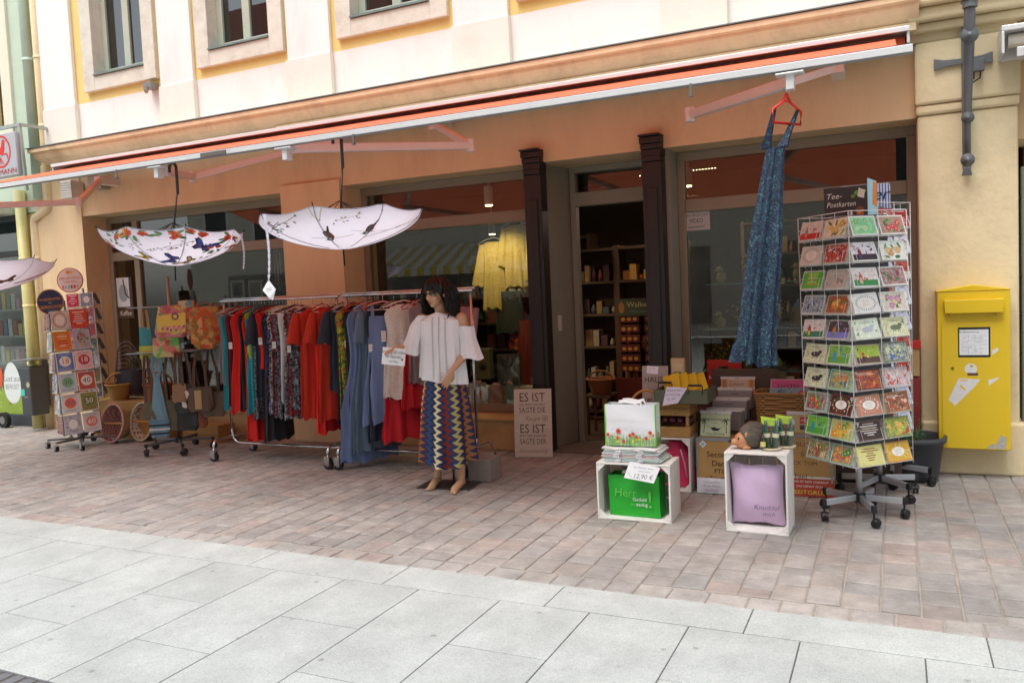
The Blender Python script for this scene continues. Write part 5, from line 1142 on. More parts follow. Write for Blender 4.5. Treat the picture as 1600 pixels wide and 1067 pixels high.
def basket(name, label, T, r0, r1, h, wk, hmat, hh, sx=1, sy=1, inner=None, group=None, rim=None, hn=1, tw=.009):
    t = thing(name, label, 'basket', T.to_translation(), 0, group)
    m = MB(); m.T = T; n = 40
    m.grid(n, 10, lambda u, v: ((r0 + (r1 - r0) * v ** .8) * cos(2 * pi * u) * sx, (r0 + (r1 - r0) * v ** .8) * sin(2 * pi * u) * sy, h * v), wk, cu=True, uv=True)
    m.poly([(r0 * cos(2 * pi * j / 24) * sx, r0 * sin(2 * pi * j / 24) * sy) for j in range(24)][::-1], wk)
    m.build('woven_body', t)
    m = MB(); m.T = T; im = inner or wk
    m.grid(n, 8, lambda u, v: ((r0 * .93 + (r1 - r0) * v ** .8) * cos(2 * pi * u) * sx * .95, (r0 * .93 + (r1 - r0) * v ** .8) * sin(2 * pi * u) * sy * .95, .012 + (h - .012) * v), im, cu=True, uv=True).disc(0, 0, r0 * .93 * sx, r0 * .93 * sy, im, None, .013, 24)
    m.build('lining', t)
    m = MB(); m.T = T; rm_ = rim or wk; k = 48
    for ph in (0, pi): m.tube([((r1 + .004) * sx * cos(2 * pi * j / k) * (1 + .02 * cos(12 * 2 * pi * j / k + ph)), (r1 + .004) * sy * sin(2 * pi * j / k) * (1 + .02 * cos(12 * 2 * pi * j / k + ph)), h + .006 * sin(12 * 2 * pi * j / k + ph)) for j in range(k)], tw, rm_, 6, closed=True)
    m.build('rim', t)
    for q in range(hn):
        m = MB(); m.T = T; off = (q - (hn - 1) / 2) * .12
        pts = [(r1 * sx * cos(a) * .98, off, h - .03 + hh * sin(a)) for a in [pi * j / 14 for j in range(15)]]; m.tube(pts, .011, hmat, 8); m.build('handle', t)
    return t
HW = P('handle_wood', '#c08a44', .5, var=.15, bump=.3); HWD = P('handle_dark', '#8a5428', .5, var=.15, bump=.3)
c = at(192, 700, 7.15)
bx = MB(); KR = P('kraft_cardboard', '#a8834f', .85, var=.06, bump=.1)
X0, X1 = at(150, 640, 7.05).x, at(262, 640, 7.05).x; zt = .47
bx.bx(X0, X1, 7.0, 7.38, 0, zt, KR); TT = frame(((X0 + X1) / 2, 6.998, 0), (1, 0, 0), (0, -1, 0)); bx.rect(-.18, .3, .2, .36, P('box_tape', '#93703e', .6), TT, .0008).text('WEIDE', .04, .33, .05, C('#4a3418'), TT, .0016)
bx.build('cardboard_box', label='brown cardboard box under the wicker baskets', cat='box', group='cardboard boxes under the goods', bevel=.004)
X0, X1 = at(290, 665, 7.1).x, at(345, 665, 7.1).x
MB().bx(X0, X1, 7.05, 7.32, 0, .2, KR).bx(X0, X1, 7.046, 7.05, .07, .1, P('box_tape', '#93703e', .6)).build('cardboard_box', label='small brown cardboard box on the ground behind the bag stand', cat='box', group='cardboard boxes under the goods', bevel=.004)
p = at(185, 620, 7.1); basket('wicker_basket', 'golden round wicker basket with a high handle on the cardboard box', TR(p.x, 7.12, zt) @ RZ(.85), .10, .155, .20, WK1, HW, .17, group='wicker baskets')
p = at(238, 620, 7.1); basket('wicker_basket', 'reddish brown wicker basket right of the golden one', TR(p.x, 7.2, zt) @ RZ(.8), .12, .17, .2, WK2, HWD, .17, group='wicker baskets')
def gingham(name, c1, c2, dots=None):
    m, nt, b = newmat(name); L = nt.links.new; v = coords(nt, 'Object')
    if dots: t_ = N(nt, 'TexVoronoi', Scale=26.0); L(v, t_.inputs[0]); r = ramp(nt, [(0, c2), (.28, dots), (.4, c1)], 'CONSTANT'); L(t_.outputs[0], r.inputs[0])
    else: t_ = N(nt, 'TexChecker', Scale=55.0); L(v, t_.inputs[0]); t_.inputs[1].default_value = (*lin(c1), 1); t_.inputs[2].default_value = (*lin(c2), 1); r = t_
    L(r.outputs[0], b.inputs['Base Color']); b.inputs['Roughness'].default_value = .85; return m
GI = gingham('red_gingham', '#c9a8a0', '#8a4a44'); FL = gingham('floral_lining', '#d9d4c6', '#a8433a', '#5f7f8a')
for px_, lab, inn, rmc in ((167, 'oval basket lined with red gingham tipped on its side on the paving', GI, '#c99a90'), (213, 'oval basket with a floral white lining tipped on its side on the paving', FL, '#c9bda2')):
    p = gr(px_ + 4, 693 if px_ < 200 else 690); T = TR(p.x, p.y + .14, .235) @ RZ(.28) @ RX(pi / 2 - .25) 
    basket('lined_basket', lab, TR(p.x, p.y + .24, .2) @ RZ(.1) @ RX(pi / 2 - .2), .12, .165, .2, WK4, HW, .02, 1, 1.35, inn, 'lined baskets on the ground', P('rim_' + rmc[1:], rmc, .8, var=.2, scale=60), 1, .013)
# stack of dark woven shopping baskets with grey plastic handles
t = thing('basket_stack', 'stack of dark woven shopping baskets with many curved grey handles behind the golden basket', 'basket stack', (-8.7, 7.3, .5))
p = at(195, 575, 7.25); m = MB(); 
for k in range(3): m.grid(36, 4, lambda u, v, k=k: ((.15 + .035 * v) * cos(2 * pi * u) * 1.25, (.11 + .03 * v) * sin(2 * pi * u), .08 * v * 2), WK3, TR(p.x + .07 + k * .01, 7.27, zt + .06 + k * .075), cu=True, uv=True)
m.build('woven_body', t)
HG_ = P('grey_plastic_handle', '#77747e', .35)
for k in range(7):
    m = MB(); z = zt + .2 + k * .055; x = p.x - .04 + k * .012; m.tube([(x - .12 * cos(a) * .7, 7.27 - .12 * cos(a) * .7, z + .2 * sin(a)) for a in [pi * .05 + pi * .9 * j / 10 for j in range(11)]], .0075, HG_, 6); m.build('handle', t)
MB().tube([(p.x + .2 - .1 * cos(a), 7.24, zt + .38 + .16 * sin(a)) for a in [pi * j / 10 for j in range(11)]], .006, P('green_handle', '#4a6a4c', .4), 6).build('handle', t, label='green handle')
# ================================================================ bag stand
bxp, byp = gr(298, 700).x, 6.55
bs = thing('bag_stand', 'steel rotating bag stand on castors hung with patchwork and leather bags', 'bag stand', (bxp, byp, 0))
star_base(bs, bxp, byp, .13, .36, 5, -1.9, GRM, .038, .028)
MB().tube([(bxp, byp, .12), (bxp, byp, 1.95)], .016, STL, 12).build('pole', bs)
BR = .5
for z, w_ in ((1.62, .40), (1.12, .45)):
    a = MB(); a.T = TR(bxp, byp, 0) @ RZ(BR) @ TR(-bxp, -byp, 0)
    for yy in (-.13, .13): a.tube([(bxp - w_, byp + yy, z), (bxp + w_, byp + yy, z)], .008, STL, 8)
    for q in range(15): x = bxp - w_ + 2 * w_ * q / 14; a.tube([(x, byp - .13, z), (x, byp - .17, z - .012), (x, byp - .175, z + .01)], .003, STL, 5)
    a.bar((bxp - w_, byp - .13, z), (bxp - w_, byp + .13, z), .012, .012, STL).bar((bxp + w_, byp - .13, z), (bxp + w_, byp + .13, z), .012, .012, STL).bar((bxp, byp - .13, z), (bxp, byp + .13, z), .012, .012, STL)
    a.build('hook_rail', bs)
def bag(label, px_, py0, py1, w_, mat, Y=None, strap_top=None, smat=None, d=.06, taper=.85, name='hanging_bag', extra=None, rot=.62, roundb=.25, straps=1):
    dy = (Y - byp + .19) if Y else 0; Yb = byp - .19
    for _ in range(4): A = at(px_, py0, Yb); Yb = byp - .19 + dy + (A.x - bxp) * math.tan(BR)
    A = at(px_, py0, Yb); B = at(px_, py1, Yb); h = A.z - B.z; w_ *= 1.2; uu = Vector((cos(rot), sin(rot), 0)); PT = lambda dx, dy_, z: A * 0 + Vector((A.x, Yb, z)) + uu * dx + Vector((-uu.y, uu.x, 0)) * dy_
    t = thing(name, label, 'bag', (A.x, Yb, B.z), 0, 'bags on the bag stand'); m = MB(); T = TR(A.x, Yb, B.z) @ RZ(rot)
    def fn(u, v):
        a = 2 * pi * u; ww = w_ / 2 * (1 + (taper - 1) * v) * (1 - roundb * (1 - min(1, v * 4)) ** 2); dd = d / 2 * (1 - .6 * v); e = .55
        ca, sa = cos(a), sin(a); return (ww * math.copysign(abs(ca) ** e, ca), dd * math.copysign(abs(sa) ** e, sa) * (1 + .18 * sin(5 * u * 6.28 + v * 5)), h * v + .006 * sin(a * 3) )
    m.grid(36, 12, fn, mat, T, cu=True); m.add([fn(i / 36, 0) for i in range(36)], [tuple(range(36))[::-1]], mat, T); m.build('bag_body', t)
    st = MB(); top = strap_top or (A.z + .2); sm2 = smat or mat
    for sgn in (-1, 1)[:1 + straps]:
        yo = sgn * .012
        pts = [PT(-w_ * .27 * taper, yo, A.z - .02), PT(-w_ * .2, yo, A.z + (top - A.z) * .5), PT(-.015, yo * .3, top), PT(.015, yo * .3, top), PT(w_ * .2, yo, A.z + (top - A.z) * .5), PT(w_ * .27 * taper, yo, A.z - .02)]
        ribbon(st, pts, .026, sm2, tuple(uu)); ribbon(st, pts, .012, sm2, (0, 1, 0))
    st.build('strap', t)
    if extra: e_ = MB(); TT = frame(PT(0, -d / 2 - .004, B.z), tuple(uu), (uu.y, -uu.x, 0)); extra(e_, TT, w_, h); e_.build('decoration', t)
    return t
PW1 = printed('patchwork_yellow', ['#c9a24a', '#b8705a', '#c9b58a', '#5f9a94', '#c07a86', '#d0b850', '#a85a6a'], 14); PW2 = printed('patchwork_pink', ['#b86a5a', '#a8a888', '#6a8f9a', '#c8906a', '#9a4a5a', '#c0ae8a'], 18)
PW3 = printed('patchwork_orange', ['#b8562e', '#a8803a', '#c0703a', '#8a6a3a', '#b84a3a', '#c89a5a'], 20); PW4 = printed('patchwork_green', ['#b85a4a', '#6fae5a', '#c8a88a', '#b0b87a', '#c87a6a'], 16)
BRN = P('brown_leather', '#5a4636', .5, var=.2, bump=.3); BRN2 = P('olive_leather', '#5c543c', .5, var=.2, bump=.3); BKL = P('black_leather', '#232124', .4, var=.2, bump=.3); TAN = P('tan_strap', '#8a6244', .6)
def ex_flower(m, T, w_, h):
    m.poly([(-w_ * .36, h * .18), (w_ * .42, h * .15), (w_ * .46, h * .78), (-w_ * .2, h * .72), (-w_ * .36, h * .6)], C('#d6b850'), T); 
    for k in range(8): m.disc(w_ * .16 + .03 * cos(k * .785), h * .66 + .03 * sin(k * .785), .012, .012, C('#7a4a5a'), T, .001, 8)
    m.disc(w_ * .16, h * .66, .014, .014, C('#c9c08a'), T, .0015, 8)
    for k in range(14): m.disc(-w_ * .2 + k * w_ * .045, h * (.28 + .06 * sin(k * 2.1)), .014, .018, C(r5.choice(['#c8708a', '#8a5a7a', '#d08a9a', '#6a8a5a'])), T, .001, 7)
bag('yellow patchwork shopper with a round flower, foremost on the upper rail', 265, 478, 527, .31, PW1, strap_top=1.64, smat=P('khaki_strap', '#a8946a', .8), taper=.62, extra=ex_flower, d=.1)
bag('pink and green patchwork bag hanging below the yellow shopper', 259, 527, 558, .24, PW4, Y=byp - .15, strap_top=1.3, taper=.95)
bag('small pink diamond patterned bag right of the yellow shopper', 291, 470, 522, .17, PW2, Y=byp - .14, strap_top=1.64, smat=TAN)
bag('orange patchwork shopper with tall brown handles', 318, 480, 545, .25, PW3, strap_top=1.66, smat=TAN, taper=1.05, roundb=.5, d=.09)
bag('orange patchwork pouch at the right end of the upper rail', 337, 484, 520, .14, PW3, Y=byp - .12, strap_top=1.64, smat=TAN)
def ex_pouch(m, T, w_, h):
    m.rect(-w_ * .47, h * .03, w_ * .47, h * .44, C('#a8b84a'), T); m.ring(0, h * .23, .012, .026, C('#c8a050'), T, .001, 14); m.rect(-w_ * .47, h * .44, w_ * .47, h * .46, C('#3a6f7a'), T, .001)
bag('narrow turquoise and lime bag hanging left of the patchwork shoppers', 227, 512, 562, .125, P('turquoise_cloth', '#3f8f9c', .8, var=.1), Y=byp - .1, strap_top=1.6, smat=P('khaki_strap', '#a8946a', .8), extra=ex_pouch, roundb=.35)
bag('long pale denim bag with striped base hanging from the lower rail', 245, 590, 682, .2, P('pale_denim', '#6f94a8', .85, var=.1, bump=.3), strap_top=1.12, taper=.25, extra=lambda m, T, w_, h: [m.rect(-w_ * .45, h * (.05 + .07 * k), w_ * .45, h * (.08 + .07 * k), C(['#22262c', '#d0d0cc', '#22262c', '#5a7f98'][k]), T, .001) for k in range(4)], d=.07)
bag('black bag with a white animal hide panel on the lower rail', 290, 602, 645, .21, BKL, strap_top=1.12, smat=BRN, extra=lambda m, T, w_, h: [m.disc(r5.uniform(-.05, .05), h * r5.uniform(.25, .8), .02, .035, C('#cfcac0'), T, .001 + .0001 * k, 8, r5.uniform(0, 3)) for k in range(6)], d=.08)
bag('dark brown leather bag with a tan flap on the lower rail', 313, 605, 642, .24, BRN, strap_top=1.12, extra=lambda m, T, w_, h: m.rect(-w_ * .2, h * .1, w_ * .05, h * .9, C('#b09468'), T, .001), d=.09)
bag('brown rucksack bag hanging beside the striped bag', 268, 625, 672, .24, BRN2, Y=byp - .1, strap_top=1.12, taper=.6, d=.1)
bag('olive pouch bag hanging in front of the floral basket', 233, 628, 655, .17, BRN2, Y=byp - .22, strap_top=1.1, taper=.5, smat=BRN)
bag('plain black canvas bag hanging lowest at the pole', 292, 635, 672, .2, BKL, Y=byp - .12, strap_top=1.0, smat=BKL)
bag('grey and orange bag behind the brown leather bags', 305, 640, 668, .22, P('orange_grey', '#8a4a30', .6, var=.3, scale=14), Y=byp - .08, strap_top=1.0, smat=BRN)
bag('greenish brown bag at the right end of the lower rail', 332, 612, 650, .24, P('taupe_leather', '#6a5c4c', .5, var=.2, bump=.3), Y=byp - .08, strap_top=1.12, smat=BRN)
bag('rose and cream striped cloth bag behind the orange shopper', 302, 478, 530, .17, printed('rose_stripes', ['#b8707a', '#d0c0a8', '#9a4a56', '#c8a890'], 20), Y=byp - .06, strap_top=1.64, smat=TAN)
bag('small tan bag with a long strap at the lower rail centre', 280, 600, 628, .14, P('tan_leather', '#8a6a48', .5, var=.2, bump=.3), Y=byp - .24, strap_top=1.12, smat=BRN)
bag('dark plum bag low behind the brown rucksack', 258, 640, 668, .16, P('plum_leather', '#3f2a30', .5, var=.2, bump=.3), Y=byp - .02, strap_top=1.0, smat=BKL)
# part of a black wheel at the left edge
w0 = gr(8, 668); m = MB(); m.cyl((w0.x, w0.y - .03, .11), .11, .06, P('tyre_rubber', '#1c1c1d', .8), 28, axis='y').cyl((w0.x, w0.y - .034, .11), .055, .068, STL, 20, axis='y')
m.bar((w0.x, w0.y, .11), (w0.x - .6, w0.y, .45), .03, .03, STL); m.build('cart_wheel', label='black rubber wheel of a cart cut off by the left edge', cat='wheel')
# ================================================================ white crates
WWOOD = P('whitewashed_wood', '#dcd9d3', .75, var=.06, scale=7, bump=.4, bscale=40, sc=(1, 1, 1), dark='#a89c8c', damt=.35)
def crate(label, x0, y0, wd, ht, dp, rz=0, nback=3, nside=3, vert=False, mat=WWOOD, group='white wooden crates', name='wooden_crate'):
    t = thing(name, label, 'crate', (x0 + wd / 2, y0 + dp / 2, 0), rz, group); T = chain(t) @ TR(-wd / 2, -dp / 2, 0); s = .012
    g = .006
    for k in range(nside):
        a = dp * k / nside; b = dp * (k + 1) / nside - g
        m = MB(); m.T = T; m.bx(0, s, a, b, 0, ht, mat).bx(wd - s, wd, a, b, 0, ht, mat).bx(s, wd - s, a, b, 0, s, mat).bx(s, wd - s, a, b, ht - s, ht, mat); m.build('side_board', t, bevel=.002)
    n = 4
    m = MB(); m.T = T
    for k in range(n):
        if vert: m.bx(s + .002 + (wd - 2 * s) * k / n, s + (wd - 2 * s) * (k + 1) / n - g, dp + .001, dp + .01, .004, ht - .004, mat)
        else: m.bx(.004, wd - .004, dp + .001, dp + .01, .004 + ht * k / n, ht * (k + 1) / n - g * 1.5, mat)
    m.build('back_board', t, bevel=.002)
    c = .055
    for (x, z, sx, sz) in ((s, s, 1, 1), (wd - s, s, -1, 1), (s, ht - s, 1, -1), (wd - s, ht - s, -1, -1)):
        m = MB(); m.T = T; P2 = [(x, z), (x + sx * c, z), (x, z + sz * c)]
        if sx * sz < 0: P2 = P2[::-1]
        m.prism(P2, .02, mat, Matrix(((1, 0, 0, 0), (0, 0, -1, .024), (0, 1, 0, 0), (0, 0, 0, 1)))); m.build('corner_block', t, bevel=.001)
    nl = MB(); nl.T = T
    for x in (.006, wd - .006):
        for z in (.02, ht - .02): nl.cyl((x, -.001, z), .0025, .002, P('nail', '#6a5f55', .5, .7), 8, axis='y')
    nl.build('nails', t)
    return t
crate('white wooden crate lying on its side holding the green bag', -1.92, 5.33, .52, .40, .30, .02)
crate('white wooden crate standing on end holding the lilac cushion', -1.02, 5.28, .39, .52, .30, -.02, vert=True)
crate('white wooden crate further back holding the pink bag, under the brown fruit crate', -1.96, 6.2, .5, .42, .30, 0)
FAB = lambda n, c: P(n, c, .6, var=.04, bump=.15, bscale=30)
def shopper(name, label, T, w_, h, d, face, side, edge=None, deco=None, handles='#e4e4e6', cat='bag', bulge=.012, group=None):
    t = thing(name, label, cat, T.to_translation(), 0, group); m = MB(); m.T = T
    def fr_(u, v, s): return ((u - .5) * w_, s * (d / 2 + bulge * sin(pi * u) * sin(pi * v) + .003 * sin(9 * v + 5 * u)), h * v)
    m.grid(12, 12, lambda u, v: fr_(u, v, -1), face); m.grid(12, 12, lambda u, v: fr_(u, v, 1), face)
    for sx in (-1, 1): m.add([(sx * w_ / 2, -d / 2, 0), (sx * w_ / 2, d / 2, 0), (sx * w_ / 2, d / 2, h), (sx * w_ / 2, -d / 2, h), (sx * (w_ / 2 - .008), 0, h), (sx * (w_ / 2 - .012), 0, 0)], [(0, 5, 4, 3), (5, 1, 2, 4)], side)
    m.add([(-w_ / 2, -d / 2, 0), (w_ / 2, -d / 2, 0), (w_ / 2, d / 2, 0), (-w_ / 2, d / 2, 0)], [(0, 1, 2, 3)], side); m.build('bag_body', t)
    if handles:
        k = MB(); k.T = T
        for s in (-1, 1): ribbon(k, [(-w_ * .25, s * d * .4, h - .02), (-w_ * .22, s * d * .4, h + .018), (-w_ * .1, s * d * .35, h + .022), (w_ * .1, s * d * .35, h + .010), (w_ * .2, s * d * .4, h + .020), (w_ * .25, s * d * .4, h - .02)], .022, C(handles), (0, .5, 1))
        k.build('handle', t)
    if edge:
        e = MB(); e.T = T
        for sx in (-1, 1): e.bx(sx * w_ / 2 - .004, sx * w_ / 2 + .004, -d / 2 - .004, -d / 2 + .002, 0, h, C(edge)).bx(sx * w_ / 2 - .004, sx * w_ / 2 + .004, d / 2 - .002, d / 2 + .004, 0, h, C(edge))
        e.build('edge_trim', t)
    if deco: k = MB(); deco(k, frame(T @ Vector((0, -d / 2 - bulge - .003, 0)), T.to_3x3() @ Vector((1, 0, 0)), T.to_3x3() @ Vector((0, -1, 0))), w_, h, T, d); k.build('print', t)
    return t
def poppies(m, T, w_, h, TM, d):
    g = [C(c) for c in ('#5f9a3a', '#7fae4a', '#4a8a34', '#9abf5a')]
    for i in range(150): x = r5.uniform(-.49, .49) * w_; l = r5.uniform(.1, .3) * h; m.line([(x, .002), (x + r5.uniform(-.006, .006), l)], .0022, r5.choice(g), T, .0002 + i * 1e-6)
    for i in range(90): m.disc(r5.uniform(-.48, .48) * w_, r5.uniform(.02, .22) * h, .006, .0025, r5.choice(g), T, .0006 + i * 1e-6, 6, r5.uniform(0, 3))
    for i in range(50): m.disc(r5.uniform(-.48, .48) * w_, r5.uniform(.28, .45) * h, .0022, .0022, C(r5.choice(['#8a9ac8', '#a8a8b8', '#6a7ab8'])), T, .001, 6)
    for (x, y, r_) in ((-.23, .36, .017), (.06, .3, .012), (-.44, .27, .012), (.0, .26, .012), (.13, .22, .012), (-.25, .2, .011), (.32, .2, .013), (.4, .34, .013), (.46, .28, .008), (-.13, .12, .012)): m.disc(x * w_, y * h, r_, r_ * 1.05, C('#cf4a34'), T, .0012, 12).disc(x * w_, y * h, r_ * .3, r_ * .3, C('#5a1f1a'), T, .0014, 8)
    for i in range(12): m.disc(r5.uniform(-.45, .45) * w_, r5.uniform(.1, .3) * h, .007, .006, C('#e0cf3a'), T, .0011, 8)
    m.line([(-.47 * w_, .62 * h), (.47 * w_, .61 * h)], .0015, C('#c9c9cc'), T, .0003)
    S_ = frame(TM @ Vector((w_ / 2 + .002, 0, 0)), TM.to_3x3() @ Vector((0, 1, 0)), TM.to_3x3() @ Vector((1, 0, 0)))
    for i in range(60): x = r5.uniform(-.45, .45) * d; m.line([(x, .002), (x, r5.uniform(.08, .25) * h)], .0025, r5.choice(g), S_, .0006)
    m.disc(0, .28 * h, .012, .014, C('#c23a2a'), S_, .001)
zt = .405
# folded bags stack
fb = ['#dfe3e2', '#cfdcd2', '#d8e2da', '#e2dcd8', '#d9c9c6', '#e4e4e2', '#c9d8d0', '#dcd2cf', '#e0e2e0']
for i, c in enumerate(fb):
    m = MB(); T = TR(-1.67 + r5.uniform(-.012, .012), 5.47, zt + i * .0105) @ RZ(r5.uniform(-.08, .08)); w2 = .2 + r5.uniform(-.012, .01)
    m.grid(10, 6, lambda u, v: ((u - .5) * 2 * w2, (v - .5) * .24, .0075 + .003 * sin(u * 9 + i)), C(c), T); m.bx(-w2, w2, -.12, .12, 0, .0065, C(c), T)
    for q in (-.09, .07): m.bx(q - .02, q + .02, -.135, -.12, .001, .006, C('#e6e6e8'), T)
    m.bx(-w2, w2, -.1205, -.1195, .0018, .0032, C(r5.choice(['#4a8a5a', '#a8505a', '#5a8f9a'])), T)
    m.build('folded_bag', label='flat folded shopping bag, %s of the pile under the poppy bag' % (['lowest', 'second from the bottom', 'third from the bottom', 'fourth from the bottom', 'middle one', 'fourth from the top', 'third from the top', 'second from the top', 'topmost'][i]), cat='bag', group='folded bags on the crate')
shopper('poppy_bag', 'white shopping bag printed with red poppies standing on the folded bags', TR(-1.69, 5.48, zt + .101) @ RZ(.02), .36, .29, .12, FAB('white_pp', '#dfe1e4'), FAB('white_pp', '#dfe1e4'), '#6fae3a', poppies)
def herr(m, T, w_, h, TM, d):
    a = C('#5fc04f'); m.text('Herr', -.055, h * .58, .085, a, T, .001, shear=.1, width=.16); m.text('!', .12, h * .42, .17, a, T, .001)
    m.text('schenke mir', -.01, h * .47, .02, C('#4ab544'), T, .0012); m.text('Geduld', .045, h * .43, .034, C('#dfe9df'), T, .0014); m.text('aber', .0, h * .31, .028, a, T, .0012); m.text('zackig', .06, h * .31, .034, C('#dfe9df'), T, .0014)
    m.line([(-w_ * .46, h * .63), (w_ * .44, h * .6)], .0015, C('#3fa03c'), T, .0006)
shopper('green_bag', 'bright green shopping bag with pale lettering inside the white crate', TR(-1.665, 5.46, .014) @ RZ(-.05) @ RY(-.02), .37, .29, .13, FAB('green_pp', '#1fa02a'), FAB('green_pp2', '#1a8f26'), None, herr, '#dfe8df')
c = at(1003, 739, 5.3); T = frame(c, (1, .03, -.06), (0, -1, .12)); m = MB(); m.prism([(-.125, -.045), (.085, -.06), (.125, .05), (-.09, .07)], .001, C('#e6e6e8'), T); m.text('wir schenken Ihnen', .01, .035, .018, C('#9aa0a8'), T, .002, shear=.2).text('diese Tasche', .015, .012, .016, C('#9aa0a8'), T, .002, shear=.2).text('12,90 €', .01, -.025, .045, C('#7a828c'), T, .002, shear=.3).line([(-.1, -.005), (-.075, -.03), (-.07, -.028)], .003, C('#7fb5a8'), T, .002)
m.build('price_card', label='white hand written price card hanging over the front of the crate with the green bag', cat='sign')
# lilac cushion in crate 2
LIL = FAB('lilac_satin', '#cfb3d3'); PLB = glass('clear_bag', '#fbfcfd', .2, .03)
cs = thing('cushion', 'lilac cushion in clear plastic standing in the upright white crate', 'cushion', (-.82, 5.42, .02)); m = MB(); T = TR(-.835, 5.43, .02) @ RX(.13) @ RZ(.02)
cu_ = lambda u, v, s: ((u - .5) * .34 * (1 - .07 * sin(pi * v)), s * .06 * (sin(pi * u) * sin(pi * v)) ** .5 + .006 * sin(9 * v + 5 * u) * sin(pi * u) + .003 * sin(31 * u + 11 * v) * (1 - sin(pi * v)), .21 + (v - .5) * .42 * (1 - .05 * sin(pi * u)) + .004 * sin(13 * u))
m.grid(20, 24, lambda u, v: cu_(u, v, -1), LIL, T); m.grid(20, 24, lambda u, v: cu_(u, v, 1), LIL, T); m.build('pillow', cs)
m = MB(); TT = frame(T @ Vector((0, -.066, 0)), (1, 0, 0), T.to_3x3() @ Vector((0, -1, 0))); INK2 = C('#6a5f74'); m.text('Knuddel', .06, .145, .045, INK2, TT, .004, shear=.3, width=.15).text('mich', .075, .10, .04, INK2, TT, .004, shear=.3)
m.build('lettering', cs)
m = MB(); m.grid(10, 4, lambda u, v: ((u - .5) * .33, -.02 - .004 * sin(u * 12 + v * 9), .40 + .07 * v), PLB, T); m.build('plastic_cover', cs)
# hedgehog figure
hg_ = thing('hedgehog_figure', 'brown hedgehog garden figure on the upright white crate', 'figurine', (-.87, 5.42, .52)); HB = P('spine_brown', '#5c5348', .8, var=.25, scale=40); HF = P('face_tan', '#b9835a', .5, var=.1); HN = C('#141012', .25)
hp = TR(-.885, 5.43, .522) @ RZ(.5); m = MB(); m.T = hp
m.ell((.02, 0, .085), (.088, .08, .085), HB); 
r9 = random.Random(4)
for i in range(520):
    a = r9.uniform(0, 2 * pi); e = math.asin(r9.uniform(-.25, 1)); d = Vector((cos(e) * cos(a), cos(e) * sin(a), sin(e)))
    if d.x < -.62 and d.z < .55: continue
    p = Vector((.02 + d.x * .084, d.y * .077, .085 + d.z * .082)); q = p + (d * .6 + Vector((.75, 0, -.1))).normalized() * .022
    n1 = d.orthogonal().normalized() * .0045; n2 = d.cross(n1).normalized() * .0045; m.add([p + n1, p - n1 * .5 + n2 * .9, p - n1 * .5 - n2 * .9, q], [(0, 1, 3), (1, 2, 3), (2, 0, 3)], HB)
m.build('spiny_body', hg_)
m = MB(); m.T = hp; m.ell((-.045, 0, .06), (.055, .05, .05), HF).ell((-.085, 0, .048), (.045, .028, .026), HF).ell((-.04, 0, .03), (.05, .045, .03), HF); m.build('face', hg_)
m = MB(); m.T = hp; m.ell((-.128, 0, .052), (.013, .013, .012), HN)
for s in (-1, 1): m.ell((-.083, s * .034, .075), (.006, .006, .008), HN)
m.build('nose_and_eyes', hg_)
m = MB(); m.T = hp
for s in (-1, 1): m.ell((-.035, s * .052, .098), (.014, .008, .018), HF).ell((-.03, s * .035, .012), (.03, .018, .014), HF)
m.build('ears_and_paws', hg_)
# bottles in clear bags on woven dishes
BG_ = P('green_bottle', '#1f4a38', .15, var=.1, coat=.5); LB = C('#d8d2b0'); BRB = P('brown_bottle', '#3a2216', .15, coat=.5)
for k, (x, y, lab) in enumerate(((-.745, 5.41, 'clear gift bag of green bottles with lime top beside the hedgehog'), (-.665, 5.50, 'clear gift bag of green bottles with lime top at the crate edge'))):
    t = thing('bottle_gift', lab, 'gift bag', (x, y, .522)); z = .524
    MB().lathe([(0, 0), (.055, .002), (.062, .012), (.055, .013), (0, .006)], P('woven_dish', '#d8c9a8', .8, var=.2, scale=60), 20, TR(x, y, z), sx=1.1).build('dish', t)
    for q, (dx, dy) in enumerate(((-.018, 0), (.022, .006))):
        m = MB(); m.lathe([(0, 0), (.021, 0), (.021, .10), (.017, .12), (.009, .14), (.009, .175), (0, .176)], BG_, 14, TR(x + dx, y + dy, z + .012) @ RY(.08 * (1 if q else -1))); b_ = m.build('bottle', t)
        MB().lathe([(.0216, .068), (.0216, .095)], LB, 14, TR(x + dx, y + dy, z + .012) @ RY(.08 * (1 if q else -1)), a0=pi, a1=2 * pi).build('bottle_label', b_)
    if k == 0: m = MB(); m.lathe([(0, 0), (.017, 0), (.017, .05), (.008, .07), (.008, .085), (0, .086)], BRB, 12, TR(x - .045, y - .035, z + .012)); b_ = m.build('small_bottle', t); MB().lathe([(.0175, .012), (.0175, .045)], C('#cfc878'), 12, TR(x - .045, y - .035, z + .012), a0=pi, a1=2 * pi).build('bottle_label', b_)
    m = MB(); m.grid(24, 10, lambda u, v: ((.058 - .018 * v) * cos(2 * pi * u) * 1.15, (.05 - .04 * v) * sin(2 * pi * u), .2 * v), PLB, TR(x, y, z + .008), cu=True); m.build('clear_bag', t)
    m = MB(); LM = C('#b5d334'); m.prism([(-.055, .165), (.04, .15), (.045, .20), (-.06, .215)], .001, LM, frame((x, y - .014, z), (1, .1, 0), (0, -1, .2))).prism([(-.02, .15), (.055, .155), (.05, .19), (-.02, .2)], .001, C('#dfe0e2'), frame((x, y - .02, z), (1, .1, 0), (0, -1, .3)))
    m.build('paper_top', t)
